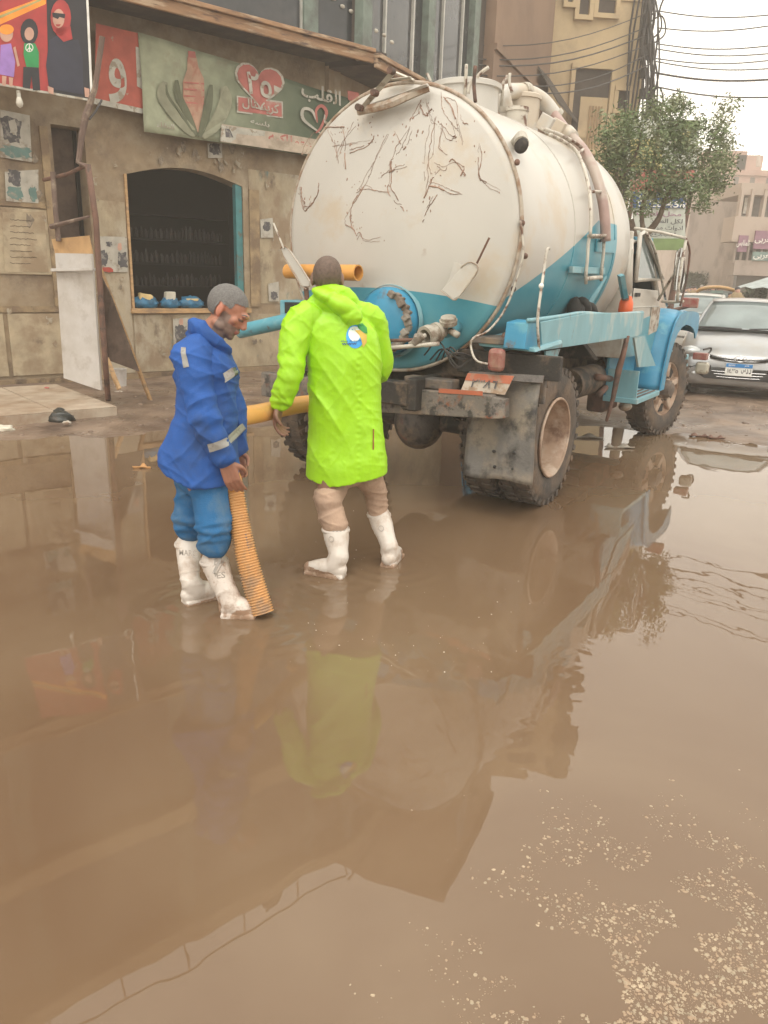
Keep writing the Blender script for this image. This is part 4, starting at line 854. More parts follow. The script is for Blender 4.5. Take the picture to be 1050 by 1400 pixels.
t, p0, p1, top = block('pink_building', 952, 1080, 232, 62, 'pink_wall', 'tall hazy pink brick building filling the street end', 14, rows=6, cols=6, wsz=.28)
for i, (u, v, w_) in enumerate(((962, 228, .9), (985, 226, 1.6), (1012, 232, 1.2))): MB().box(at(u, v, 64), (w_ * 1.6, 3, 1.6)).build('roof_room', 'pink_wall', t, True)
MB().cyl(at(1037, 228, 61), at(1037, 212, 61), .18, .12, 8).build('chimney', 'pale_wall', t, True)
t, p0, p1, top = block('pale_building', 938, 968, 262, 50, 'pale_wall', 'pale hazy building just right of the tree with a column of dim windows', 10, rows=5, cols=2, wsz=.5)
# corner building on the right with balconies
YB = 36
t = thing('balcony_building', 'right hand street building with wrapped balconies, shop signs and dark ground floor', 'building', tuple(at(1040, 420, YB)))
def fb(u0, u1, v0, v1, dY, m_, name, dep=.4):
    a, b = at(u0, v1, YB + dY), at(u1, v0, YB + dY); return MB().box(((a.x + b.x) / 2, YB + dY + dep / 2, (a.z + b.z) / 2), (b.x - a.x, dep, abs(b.z - a.z))).build(name, m_, t, True)
fb(1006, 1150, 262, 452, 1.2, 'grey_wall', 'wall', 8); fb(1012, 1150, 254, 266, .2, 'pale_wall', 'roof_slab', 3)
fb(1000, 1150, 300, 330, 0, 'pale_wall', 'balcony', 1.2); fb(1002, 1150, 360, 376, 0, 'grey_wall', 'balcony', 1.2); fb(1012, 1150, 268, 298, .9, 'far_window', 'window', .3)
for u in (1012, 1026, 1044): fb(u, u + 3, 258, 302, .1, 'pale_wall', 'column', .3)
for k in range(7): fb(1004 + k * 9, 1006 + k * 9, 332, 360, .1, 'grey_wall', 'balcony_post', .1)
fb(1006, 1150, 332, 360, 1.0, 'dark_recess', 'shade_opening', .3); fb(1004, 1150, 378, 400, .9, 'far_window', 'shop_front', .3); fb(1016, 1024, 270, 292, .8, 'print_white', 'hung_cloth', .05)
o = fb(1030, 1065, 316, 340, -.1, 'sign_purple', 'purple_sign', .1); fb(1008, 1024, 322, 344, -.1, 'sign_purple', 'small_sign', .1); fb(1028, 1060, 345, 356, -.05, 'sign_teal', 'teal_sign', .1)
for k in range(3): text('lettering', ar('العربى') if k != 1 else ar('للملابس'), .9 if k != 1 else .55, .32, (at((1046, 1016, 1044)[k], (328, 333, 350)[k], YB - .16), *FX), 'print_white', t, .0)
t = thing('stained_side_building', 'narrow dark stained building side with hanging signs left of the balconies', 'building', tuple(at(993, 430, 40)))
q = lambda u0, u1, v0, v1, Y, m_, n_, dep=.5: MB().box(((at(u0, v1, Y).x + at(u1, v1, Y).x) / 2, Y + dep / 2, (at(u0, v1, Y).z + at(u0, v0, Y).z) / 2), (at(u1, v1, Y).x - at(u0, v1, Y).x, dep, at(u0, v0, Y).z - at(u0, v1, Y).z)).build(n_, m_, t, True)
q(987, 1010, 296, 440, 40, 'grey_wall', 'wall', 6); q(989, 993, 300, 365, 39.8, 'far_window', 'window', .1); q(996, 1002, 298, 380, 39.7, 'pale_wall', 'drain_strip', .1); q(1003, 1008, 320, 350, 39.6, 'sign_purple', 'hanging_sign', .1); q(992, 1000, 366, 400, 39.7, 'dark_recess', 'doorway', .1)
flat('street_wall', [(940, 400), (992, 396), (992, 362), (940, 372)], 44, 'pale_wall', None, .3, label='low white wall with a red sign at the end of the street', cat='wall')
t = thing('small_red_sign', 'small white sign with a red mark on the far white wall', 'sign', tuple(at(962, 372, 43.8))); flat('board', [(957, 370), (967, 370), (967, 355), (957, 355)], 43.8, 'print_white', t, .05); flat('mark', [(960, 368), (964, 368), (964, 358), (960, 358)], 43.8, 'print_red', t, .02, -.03)
def hedge(u0, u1, v0, v1, Y, label):
    rng = random.Random(u0); vs, fs = [], []
    a, b = at(u0, v1, Y), at(u1, v0, Y)
    for k in range(2600):
        p = Vector((rng.uniform(a.x, b.x), Y + rng.uniform(-.6, .6), rng.uniform(a.z, b.z) + .2 * math.sin(k))); n0 = len(vs); s_ = .11
        for j in range(3): vs.append(p + Vector((rng.uniform(-s_, s_), rng.uniform(-s_, s_), rng.uniform(-s_, s_))))
        fs.append((n0, n0 + 1, n0 + 2))
    tag(MB().add(vs, fs).build('hedge', 'hedge'), label, 'hedge', kind='stuff')
hedge(935, 990, 378, 398, 42, 'dim green hedge below the far white wall'); hedge(1022, 1075, 400, 422, 26, 'grey-green roadside bushes under the pale umbrella')
# umbrella
t = thing('street_umbrella', 'pale blue-white market umbrella at the right edge of the street', 'umbrella', (at(1052, 430, 25).x, 25, .03))
c = at(1054, 378, 25); m = MB()
for i in range(10):
    g0, g1 = 6.283 * i / 10, 6.283 * (i + 1) / 10; r = .95
    m.add([c, c + Vector((math.cos(g0) * r, math.sin(g0) * r, -.38)), c + Vector((math.cos((g0 + g1) / 2) * r * .95, math.sin((g0 + g1) / 2) * r * .95, -.33)), c + Vector((math.cos(g1) * r, math.sin(g1) * r, -.38))], [(0, 1, 2), (0, 2, 3)])
m.build('canopy', 'umbrella', t, True, solid=.01); MB().cyl(c, Vector((c.x, 25, .03)), .025, None, 8).build('pole', 'window_frame', t, True)
# far pedestrians
def mini_person(x, y, h, shirt, trou, label, grp=None, hair='print_black'):
    t = thing('person', label, 'person', (x, y, .05), 0, grp); s = h / 1.7; rng = random.Random(int(x * 977 + y * 13)); st = rng.uniform(.05, .16)
    m = MB()
    for sx in (-1, 1):
        m.caps([(x + sx * .09 * s, y, .9 * s), (x + sx * .1 * s, y - sx * st * .5, .5 * s), (x + sx * .1 * s, y - sx * st, .1 * s)], [.09 * s, .065 * s, .045 * s], 8, 2)
        m.caps([(x + sx * .2 * s, y, 1.38 * s), (x + sx * .25 * s, y, 1.1 * s), (x + sx * .23 * s, y - .08, .85 * s)], [.055 * s, .045 * s, .035 * s], 8, 2)
    m.caps([(x, y, .95 * s), (x, y, 1.2 * s), (x, y, 1.38 * s), (x, y, 1.5 * s)], [(.16 * s, .11 * s), (.15 * s, .1 * s), (.17 * s, .1 * s), (.05 * s, .05 * s)], 10, 3); m.ell((x, y, 1.6 * s), (.075 * s, .09 * s, .11 * s), None, 10, 8)
    m.build('body', 'print_skin', t, True, smooth=True)
    m = MB(); m.caps([(x, y, .88 * s), (x, y, 1.15 * s), (x, y, 1.40 * s)], [(.185 * s, .13 * s), (.17 * s, .12 * s), (.2 * s, .12 * s)], 10, 3)
    for sx in (-1, 1): m.caps([(x + sx * .2 * s, y, 1.38 * s), (x + sx * .255 * s, y, 1.12 * s)], [.07 * s, .06 * s], 8, 2)
    m.build('shirt', shirt, t, True, smooth=True)
    m = MB()
    for sx in (-1, 1): m.caps([(x + sx * .09 * s, y, .85 * s), (x + sx * .1 * s, y - sx * st * .5, .5 * s), (x + sx * .1 * s, y - sx * st, .14 * s)], [.105 * s, .08 * s, .065 * s], 8, 2)
    m.build('trousers', trou, t, True, smooth=True); MB().ell((x, y + .015, 1.65 * s), (.083 * s, .095 * s, .085 * s), None, 10, 6).build('hair', hair, t, True, smooth=True)
p = at(1006, 412, 24); mini_person(p.x, 24, 1.66, 'far_cloth_4', 'far_cloth_0', 'person in a tan shirt standing between the white van and the silver car')
p = at(997, 415, 25); mini_person(p.x, 25, 1.5, 'far_cloth_0', 'far_cloth_0', 'person in dark clothes beside the orange-topped auto rickshaw')
rng = random.Random(9)
for i in range(11):
    u = 936 + i * 4.6 + rng.uniform(-1.5, 1.5); Y = rng.uniform(33, 39); h = rng.uniform(1.55, 1.75); mini_person(at(u, 400, Y).x, Y, h, 'far_cloth_%d' % rng.randrange(5), 'far_cloth_%d' % rng.choice([0, 3]), 'distant pedestrian in the hazy crowd filling the street end', 'distant crowd of pedestrians', rng.choice(['print_black', 'far_cloth_2', 'print_black']))

# ------------------------------------------------------------------ cars
def car(name, label, loc, rz, body, L=4.45, Wd=1.775, H=1.43, hood=.98, plate=None, detail=True, van=False):
    t = thing(name, label, 'car' if not van else 'van', loc, rz); k = Wd / 1.775; hw = Wd / 2
    if not van: st = [(0, .27, .52, .60), (.035, .22, .60, .72), (.12, .19, .70, .81), (.30, .18, .79, .865), (.65, .18, .875, .885), (1.1, .18, .965, .8875), (1.3, .18, .985, .8875), (2.0, .18, .95, .8875), (3.3, .18, .97, .885), (3.9, .2, 1.0, .86), (4.3, .24, 1.0, .80), (4.45, .3, .9, .70)]
    else: st = [(0, .3, .62, .74), (.04, .25, .8, .80), (.2, .22, .98, .84), (.5, .22, 1.08, .86), (1.0, .22, 1.1, .87), (3.0, .22, 1.1, .87), (4.2, .24, 1.1, .85), (4.4, .3, 1.05, .8)]
    vs = []; n = 17
    for (y, zb, zt, w_) in st:
        w_ *= k; half = [(w_ * .85, zb), (w_ * .97, zb + .08), (w_, zb + .2), (w_, zb + (zt - zb) * .62), (w_ * .985, zt - .10), (w_ * .93, zt - .035), (w_ * .72, zt), (w_ * .36, zt + .015)]
        row = [(x, z) for x, z in half] + [(0, zt + .02)] + [(-x, z) for x, z in reversed(half)]; vs += [(x, y * L / 4.45, z) for x, z in row]
    K = len(st); fs = [(i * n + j, (i + 1) * n + j, (i + 1) * n + j + 1, i * n + j + 1) for i in range(K - 1) for j in range(n - 1)] + [tuple(range(n)), tuple(reversed(range((K - 1) * n, K * n)))] + [(i * n, i * n + n - 1, (i + 1) * n + n - 1, (i + 1) * n) for i in range(K - 1)]
    MB().add(vs, fs).build('body', body, t, smooth=50)
    if not van: A = [(1.02, .965, .74), (1.78, H - .06, .57), (2.85, H - .04, .56), (3.75, 1.0, .68)]
    else: A = [(.55, 1.06, .78), (1.0, H - .05, .66), (3.9, H - .03, .66), (4.2, 1.06, .76)]
    A = [(y * L / 4.45, z, w_ * k) for y, z, w_ in A]
    def cw(i, f): y, z, w_ = A[i]; return Vector((w_ * f, y - (.09 * (1 - f * f) if i < 2 else -.09 * (1 - f * f)), z + (.03 * (1 - f * f) if i in (1, 2) else 0)))
    MB().grid(lambda a, b: cw(1, a * 2 - 1).lerp(cw(2, a * 2 - 1), b) + Vector((0, 0, .035 * math.sin(math.pi * b) + .008)), 10, 8).build('roof', body, t, smooth=True, solid=.012)
    MB().grid(lambda a, b: cw(0, a * 2 - 1).lerp(cw(1, a * 2 - 1), b) + Vector((0, -.015 * math.sin(math.pi * b), .01 * math.sin(math.pi * b))), 10, 6).build('windscreen', 'screen_glass', t, smooth=True, solid=.005)
    MB().grid(lambda a, b: cw(3, a * 2 - 1).lerp(cw(2, a * 2 - 1), b), 10, 4).build('rear_window', 'screen_glass', t, smooth=True, solid=.005)
    m = MB()
    for s in (-1, 1):
        pts = [cw(i, s) for i in range(4)]; m.add([p + Vector((-.02 * s, 0, 0)) for p in pts], [(0, 1, 2, 3)])
    m.build('side_glass', 'screen_glass', t)
    m = MB()
    for s in (-1, 1):
        m.sweep([cw(0, s), cw(0, s).lerp(cw(1, s), .5) + Vector((.01 * s, -.01, .012)), cw(1, s)], .026, 8); m.sweep([cw(1, s), cw(2, s)], .028, 8); m.sweep([cw(2, s), cw(3, s)], .05, 8)
        p = cw(1, s).lerp(cw(2, s), .45); m.sweep([p, Vector((.8 * k * s * .97, p.y, .97))], .03, 6)
    m.build('pillar', body, t, smooth=True)
    MB().add([(-hw * .75, 1.2, .97), (hw * .75, 1.2, .97), (hw * .7, 3.6 * L / 4.45, 1.0), (-hw * .7, 3.6 * L / 4.45, 1.0)], [(0, 1, 2, 3)]).build('cabin_floor', 'car_black', t)
    for s in (-1, 1):
        for y in (.85, 3.5):
            w_ = MB().lathe([(-.1, .2), (-.1, .29), (-.07, .315), (.07, .315), (.1, .29), (.1, .2)], (s * (hw - .12), y * L / 4.45, .315), (s, 0, 0), 24, True).build('wheel', 'tyre', t, smooth=35); MB().lathe([(.07, .001), (.085, .1), (.07, .2), (.02, .21)], (s * (hw - .12), y * L / 4.45, .315), (s, 0, 0), 20).build('rim', 'chrome', w_, smooth=30)
        MB().box((s * (hw + .07), 1.25, 1.0), (.17, .09, .12), None, .9).build('mirror', body, t, bevel=.02)
        zz = .68 if not van else .72; m = MB(); m.ell((s * hw * .80, .14 if not van else .03, zz), (.15, .13, .075), Matrix.Rotation(s * .6, 3, 'Z'), 14, 8); m.build('headlight', 'headlamp', t, smooth=True)
    return t
g0 = gr(1003, 549)
CZ = R_(-24)
sedan = car('silver_sedan', 'muddy silver sedan facing the viewer in front of the blue truck', (g0.x, g0.y, .02), CZ, 'car_silver')
def cbx(c, d, nm, m_, par=None, b=.004): return MB().box(c, d).build(nm, m_, par or sedan, bevel=b)
lo = MB().prism([(-.46, .30), (.46, .30), (.56, .36), (.60, .43), (-.60, .43), (-.56, .36)], ((0, -.012, 0), (1, 0, 0), (0, 0, 1)), .02).build('lower_grille', 'car_black', sedan)
for i, z in enumerate((.335, .375, .415)):
    wv = .46 + .06 * i; MB().sweep([(-wv, -.018 + .02, z + .012), (-wv * .6, -.030, z), (0, -.036, z - .004), (wv * .6, -.030, z), (wv, .002, z + .012)], .007, 6).build('chrome_bar', 'chrome', lo, smooth=True)
up = MB().sweep(catmull([(-.42, .03, .625), (-.25, -.005, .60), (0, -.02, .588), (.25, -.005, .60), (.42, .03, .625)], 5), [(.03, .028)] * 21, 8).build('upper_grille', 'car_black', sedan, smooth=True)
for zz in (.0, .03): MB().sweep(catmull([(-.43, .025, .618 + zz), (-.25, -.025, .588 + zz), (0, -.045, .575 + zz), (.25, -.025, .588 + zz), (.43, .025, .618 + zz)], 5), .006, 6).build('chrome_bar', 'chrome', up, smooth=True)
m = MB(); ring = [(.085 * math.cos(6.283 * i / 24), -.058, .612 + .043 * math.sin(6.283 * i / 24)) for i in range(25)]; m.sweep(ring, .006, 6); m.sweep([(-.038, -.062, .58), (-.05, -.062, .635)], .007, 6); m.sweep([(.05, -.062, .59), (.038, -.062, .645)], .007, 6); m.sweep([(-.044, -.062, .606), (0, -.063, .617), (.044, -.062, .612)], .006, 6); m.build('emblem', 'chrome', sedan, smooth=True)
pl = cbx((0, -.045, .455), (.37, .012, .18), 'number_plate', 'plate_clean'); cbx((0, -.053, .515), (.36, .006, .055), 'plate_band', 'plate_blue', pl, 0)
pfr = ((0, -.0525, .44), (1, 0, 0), (0, 0, 1))
for s, x, w_ in (('١٤٣٥', -.08, .15), (ar('س'), .065, .06), (ar('د'), .115, .03), (ar('د'), .155, .03)): text('lettering', s, w_, .07, ((x, -.0525, .44), (1, 0, 0), (0, 0, 1)), 'poster_dark', pl, .0015, False)
text('lettering', 'EGYPT', .09, .025, ((-.1, -.057, .515), (1, 0, 0), (0, 0, 1)), 'print_white', pl, .001, False); text('lettering', ar('مصر'), .06, .03, ((.1, -.057, .515), (1, 0, 0), (0, 0, 1)), 'print_white', pl, .001, False)
for sx in (-1, 1):
    MB().sweep([(sx * .56, .02, .28), (sx * .66, .05, .38), (sx * .72, .1, .47)], [(.012, .03)] * 3, 6).build('bumper_crease', 'car_silver', sedan, smooth=True); MB().ell((sx * .6, .02, .36), (.06, .03, .035), None, 12, 8).build('fog_lamp', 'headlamp', sedan, smooth=True)
    MB().sweep([(sx * .08 - .02, .93, 1.0), (sx * .08 + .28 - .05, .95, 1.015), (sx * .08 + .5, .99, 1.02)] if sx > 0 else [(-.68, .99, 1.0), (-.4, .93, 1.01), (-.05, .93, 1.0)], .012, 6).build('wiper', 'car_black', sedan)
MB().box((0, .93, .985), (1.36, .06, .02)).build('cowl', 'car_black', sedan)
car('white_sedan', 'white car half hidden behind the truck bonnet, behind the silver sedan', (at(946, 430, 19).x, 19, .03), CZ, 'car_white')
car('white_van', 'white van far down the street right of the rickshaw', (at(1002, 430, 40).x, 40, .04), R_(-22), 'car_white', 4.2, 1.75, 1.95, van=True)
def rickshaw():
    x0 = at(976, 430, 27).x; t = thing('auto_rickshaw', 'black auto rickshaw with an orange roof edge behind the silver sedan', 'rickshaw', (x0, 27, .04), R_(-20))
    MB().hexa([(-.55, .3, .25), (.55, .3, .25), (.62, 2.4, .25), (-.62, 2.4, .25)], [(-.5, .3, .95), (.5, .3, .95), (.62, 2.4, 1.0), (-.62, 2.4, 1.0)]).build('body', 'tuk_black', t, bevel=.04)
    MB().grid(lambda a, b: Vector(((a * 2 - 1) * .64, .35 + 2.1 * b, 1.66 - .17 * abs(a * 2 - 1) ** 3 - .08 * (b * 2 - 1) ** 2)), 10, 8).build('canopy', 'tuk_orange', t, smooth=True, solid=.05)
    MB().sweep(catmull([(-.64, .33, 1.44), (-.5, .32, 1.55), (0, .3, 1.62), (.5, .32, 1.55), (.64, .33, 1.44)], 4), .05, 8).build('roof_edge', 'tuk_orange', t, smooth=True)
    MB().add([(-.5, .32, .95), (.5, .32, .95), (.54, .36, 1.5), (-.54, .36, 1.5)], [(0, 1, 2, 3)]).build('windscreen', 'screen_glass', t, solid=.01)
    for s in (-1, 1): MB().cyl((s * .53, .33, .9), (s * .6, .36, 1.52), .03, None, 8).build('post', 'tuk_black', t); MB().lathe([(-.05, .12), (-.05, .22), (.05, .22), (.05, .12)], (s * .55, 2.0, .22), (s, 0, 0), 18, True).build('wheel', 'tyre', t)
    MB().box((0, .33, 1.47), (.4, .02, .09)).build('screen_sign', 'sign_teal', t); MB().lathe([(-.05, .12), (-.05, .22), (.05, .22), (.05, .12)], (0, .15, .22), (1, 0, 0), 18, True).build('wheel', 'tyre', t)
    MB().sweep([(0, .15, .3), (0, .25, .7)], [.09, .16], 8).build('mudguard', 'tuk_orange', t, smooth=True); MB().ell((0, .2, .8), (.1, .08, .1), None, 12, 8).build('headlight', 'headlamp', t, smooth=True)
rickshaw()

# ------------------------------------------------------------------ vacuum tanker truck
TH = R_(32.34); TO = Vector((.2808, 6.2402, 0)); hX = Vector((math.sin(TH), math.cos(TH), 0)); hY = Vector((-hX.y, hX.x, 0))
truck = thing('tanker_truck', 'rusty white and blue sewage tanker truck standing in brown flood water', 'truck', tuple(TO), math.atan2(hX.y, hX.x))
def TL(u, v, lat):  # measured point on the lengthwise plane y=lat, truck coordinates
    p = on(u, v, TO + hY * lat, hY) - TO; return Vector((p.dot(hX), lat, p.z))
def TS(u, v, s):
    p = on(u, v, TO + hX * s, hX) - TO; return Vector((s, p.dot(hY), p.z))
def B(mb, name, m_, par=None, **k): return mb.build(name, m_, par or truck, **k)
RT, ZC, S0_, S1_ = .955, 1.925, -.5, 2.02
def domex(y, z, off=0):   # rear dome surface
    r = min(math.hypot(y, z - ZC) / RT, 1); return S0_ - .14 * (1 - r ** 2.2) - off
prof = [(S0_ - .14 * (1 - r ** 2.2), RT * r) for r in [0, .08, .2, .35, .5, .65, .78, .88, .95, .985]] + [(S0_ + .02, RT + .0)]
prof += [(S0_ + (S1_ - S0_) * i / 14, RT) for i in range(1, 15)] + [(S1_ + .2 * (1 - r ** 2.2), RT * r) for r in [.98, .9, .7, .4, 0]]
tank = B(MB().lathe(prof, (0, 0, ZC), (1, 0, 0), 96), 'tank', 'tank_white', smooth=True)
# painted blue wave on tank: procedural mask in truck coordinates
def tank_paint():
    m = M['tank_white']; t = m.node_tree; L = t.links.new; b = t.nodes['Principled BSDF']; src = b.inputs['Base Color'].links[0].from_socket
    tc = t.nodes.new('ShaderNodeTexCoord'); sp = t.nodes.new('ShaderNodeSeparateXYZ'); L(tc.outputs['Object'], sp.inputs[0])
    def mth(op, a, b_=None, c=None):
        n = t.nodes.new('ShaderNodeMath'); n.operation = op
        for i, q in enumerate((a, b_, c)):
            if q is None: continue
            if hasattr(q, 'links') or hasattr(q, 'is_linked'): L(q, n.inputs[i])
            else: n.inputs[i].default_value = q
        return n.outputs[0]
    X, Y, Z = sp.outputs
    # rear face: gentle arch; side: rising diagonal that stops at the last strap
    yy = mth('ADD', Y, -.12); face = mth('SUBTRACT', 1.55, mth('MULTIPLY', mth('MULTIPLY', yy, yy), .10))
    nz = t.nodes.new('ShaderNodeMapRange'); nz.inputs[1].default_value = -.47; nz.inputs[2].default_value = 1.12; nz.inputs[3].default_value = 1.50; nz.inputs[4].default_value = 2.12; L(X, nz.inputs[0])
    isface = mth('LESS_THAN', X, -.485); zl = mth('ADD', mth('MULTIPLY', face, isface), mth('MULTIPLY', nz.outputs[0], mth('SUBTRACT', 1, isface)))
    k = mth('LESS_THAN', Z, zl); k = mth('MULTIPLY', k, mth('LESS_THAN', X, 1.62))
    n1 = t.nodes.new('ShaderNodeTexNoise'); n1.inputs['Scale'].default_value = 3; n1.inputs['Detail'].default_value = 6; L(tc.outputs['Object'], n1.inputs['Vector'])
    cr = t.nodes.new('ShaderNodeValToRGB'); cr.color_ramp.elements[0].color = (.045, .25, .34, 1); cr.color_ramp.elements[0].position = .3; cr.color_ramp.elements[1].color = (.12, .34, .40, 1); cr.color_ramp.elements[1].position = .75; L(n1.outputs[0], cr.inputs[0])
    mx = t.nodes.new('ShaderNodeMix'); mx.data_type = 'RGBA'; L(k, mx.inputs[0]); L(src, mx.inputs[6]); L(cr.outputs[0], mx.inputs[7]); L(mx.outputs[2], b.inputs['Base Color'])
tank_paint()
ringp = [(S0_ + .02, (RT + .008) * math.cos(6.283 * i / 72), ZC + (RT + .008) * math.sin(6.283 * i / 72)) for i in range(73)]
B(MB().sweep(ringp, .014, 8, False), 'rim_ring', 'ring_metal', smooth=True)
for s in (.55, 1.55): B(MB().sweep([(s, (RT + .002) * math.cos(6.283 * i / 72), ZC + (RT + .002) * math.sin(6.283 * i / 72)) for i in range(73)], .005, 6, False), 'weld_seam', 'tank_white', smooth=True)
# light cable hanging along the right rim
cab = [TS(712, 300, S0_), TS(716, 345, S0_), TS(706, 385, S0_), TS(690, 425, S0_ - .02), TS(668, 452, S0_ - .1), TS(648, 462, S0_ - .2), TS(645, 475, -.7), TS(652, 492, -.75), TS(668, 497, -.72)]
B(MB().sweep(catmull([p + Vector((-.03, -.01, 0)) for p in cab], 5), .008, 6), 'lamp_cable', 'white_pipe', smooth=True)
for (u, v) in ((705, 222), (712, 305), (716, 350), (700, 395)): B(MB().ell(TS(u, v, S0_) + Vector((0, -.01, 0)), (.02, .02, .02), None, 8, 6), 'clip', 'rust_steel', smooth=True)
# rusty scratches and dried stems on the rear dome
STR = [[(483, 166), (470, 195), (462, 215)], [(500, 170), (492, 195)], [(492, 172), (480, 205)], [(430, 180), (418, 196), (412, 212)], [(448, 178), (456, 196), (462, 220)], [(455, 200), (478, 196), (506, 192)], [(478, 205), (505, 197), (510, 190)], [(446, 176), (462, 174), (468, 178), (472, 196), (470, 232)], [(410, 262), (416, 282), (428, 276), (440, 250)], [(410, 255), (412, 272), (418, 280)], [(412, 280), (420, 286), (430, 276)],
       [(532, 184), (515, 215), (500, 240), (490, 262), (480, 285), (480, 305), (487, 320)], [(560, 176), (550, 200), (542, 212), (532, 222)], [(545, 175), (552, 190)], [(488, 264), (500, 258), (518, 262), (533, 262)], [(492, 260), (492, 284)], [(522, 240), (540, 232), (556, 228)], [(533, 220), (533, 245), (530, 260), (540, 276), (552, 280)], [(548, 270), (556, 284)], [(560, 166), (568, 152), (576, 136)], [(574, 182), (572, 225)], [(583, 140), (590, 160), (594, 170)], [(596, 160), (588, 200), (586, 225), (590, 245), (580, 270)],
       [(594, 222), (606, 228), (620, 222), (634, 228), (630, 240)], [(586, 248), (605, 254), (618, 260), (630, 264)], [(592, 268), (586, 280), (580, 296)], [(603, 130), (606, 150), (618, 170), (624, 188)], [(608, 134), (618, 148), (628, 178), (634, 196)], [(604, 168), (602, 200), (608, 208)], [(604, 170), (616, 184), (624, 188)], [(655, 196), (654, 215), (656, 240), (668, 256), (682, 262)], [(650, 208), (658, 202)], [(487, 322), (492, 318), (498, 329), (520, 330)], [(494, 320), (500, 314)], [(588, 170), (582, 200), (580, 230), (582, 256)], [(563, 178), (558, 196), (552, 204)], [(630, 158), (632, 166), (640, 170)], [(540, 180), (545, 190), (548, 196)], [(575, 146), (582, 158), (590, 148)], [(440, 212), (436, 232)], [(500, 158), (512, 168)], [(602, 232), (594, 240), (588, 252)], [(470, 178), (486, 176)], [(520, 244), (528, 236)], [(524, 200), (530, 190)]]
rng = random.Random(1); sm = MB()
def dpt(u, v, off=.002):
    p = TS(u, v, S0_ - .05)
    for _ in range(3):
        p = TS(u, v, domex(p.y, p.z))
    return Vector((p.x - off, p.y, p.z))
for st in STR + [[(u + rng.gauss(0, 3), v + rng.gauss(0, 4)) for u, v in st_] for st_ in STR[:34]]:
    q = catmull([Vector((u, v, 0)) for u, v in st], 6); i = 0
    while i < len(q) - 2:
        j = min(len(q), i + rng.randint(4, 11)); seg = [dpt(p.x + rng.gauss(0, .5), p.y + rng.gauss(0, .5), .001) for p in q[i:j]]; w_ = rng.choice((.0015, .0022, .003, .006)) * rng.uniform(.7, 1.2)
        if len(seg) > 2: sm.sweep(seg, [(w_ * rng.uniform(.5, 1.2), w_ * rng.uniform(.4, .9)) for _ in seg], 5)
        i = j - rng.choice((1, 1, 2, -1))
for k in range(130):
    st = rng.choice(STR); u, v = rng.choice(st); p = dpt(u + rng.gauss(0, 5), v + rng.gauss(0, 6), .001); r = rng.uniform(.002, .006); sm.ell(p, (r * .3, r, r * rng.uniform(.6, 2.5)), Matrix.Rotation(rng.uniform(-.6, .6), 3, 'X'), 6, 4)
tag(B(sm, 'scratches', 'scratch'), kind='stuff')
# top hatches
def TLz(u, v, lat): return TL(u, v, lat)
def onz(u, v, z):
    p = on(u, v, (0, 0, z), (0, 0, 1)) - TO; return Vector((p.dot(hX), p.dot(hY), z))
c = TL(628, 140, .0); hs_ = c.x
B(MB().lathe([(0, .255), (.20, .255), (.202, .275), (.235, .275), (.245, .255), (.26, .15), (.265, .0)], (hs_ + .1, 0, ZC + RT - .06), (0, 0, 1), 40), 'manhole', 'tank_white', smooth=40)
MHX = hs_ + .1
for a in (0.6, 2.2, 3.6, 5.2):
    x, y = MHX + .28 * math.cos(a), .28 * math.sin(a); B(MB().sweep([(x, y, ZC + RT + .04), (x, y, ZC + RT + .2), (x + .03 * math.cos(a), y + .03 * math.sin(a), ZC + RT + .25)], .012, 6), 'latch', 'white_pipe', smooth=True)
for (u0, v0, u1, v1, s) in ((650, 90, 650, 140, -.45), (668, 92, 652, 106, -.1), (648, 106, 640, 128, -.3), (697, 100, 700, 126, .5), (605, 122, 606, 160, -.45)):
    B(MB().sweep(catmull([TS(u0, v0, s), TS((u0 + u1) / 2 - 2, (v0 + v1) / 2, s), TS(u1, v1, s)], 4), .012, 6), 'rod', 'rust_steel' if u0 == 650 else 'white_pipe', smooth=True)
h2 = TL(710, 160, 0); B(MB().lathe([(-.1, .17), (.16, .17), (.162, .185), (.19, .185), (.2, .17), (.22, .05), (.22, 0)], (h2.x, 0, h2.z - .03), (0, 0, 1), 28), 'small_hatch', 'tank_white', smooth=40)
B(MB().lathe([(0, .09), (.14, .09), (.14, .1), (.17, .1), (.17, 0)], (h2.x - .32, -.12, ZC + RT - .03), (0, 0, 1), 20), 'filler_neck', 'white_pipe', smooth=40)
# suction elbow and hose running down the side
e = [TL(690, 128, 0.0), TL(718, 126, -.05), TL(742, 138, -.15), TL(760, 160, -.25)]
B(MB().sweep(catmull([TL(692, 150, 0)] + e, 6), .065, 16), 'elbow_pipe', 'tank_white', smooth=True)
for i in (1, 3): B(MB().sweep([e[i - 1].lerp(e[i], .85), e[i].lerp(e[i - 1], -.08)], .078, 16), 'pipe_clamp', 'pale_cap', smooth=40)
def side(s, ang, off): return Vector((s, -(RT + off) * math.sin(ang), ZC + (RT + off) * math.cos(ang)))
def sidepix(u, v, off=.03):   # measured pixel to the tank side
    r = ray(u, v); o = cC - TO; ox, oy, oz = o.dot(hX), o.dot(hY), o.z - ZC; dx, dy, dz = r.dot(hX), r.dot(hY), r.z; R = RT + off
    a = dy * dy + dz * dz; b_ = oy * dy + oz * dz; c_ = oy * oy + oz * oz - R * R; disc = b_ * b_ - a * c_
    if disc < 0: disc = 0
    t_ = (-b_ - math.sqrt(disc)) / a; return Vector((ox + dx * t_, oy + dy * t_, oz + dz * t_ + ZC))
hz = [e[3] + Vector((-.02, .02, .03)), sidepix(775, 180, .06), sidepix(797, 205, .06), sidepix(813, 235, .06), sidepix(823, 270, .06), sidepix(827, 300, .06), sidepix(828, 330, .06)]
B(MB().sweep(catmull(hz, 6), .042, 14), 'side_hose', 'plastic_hose', smooth=True)
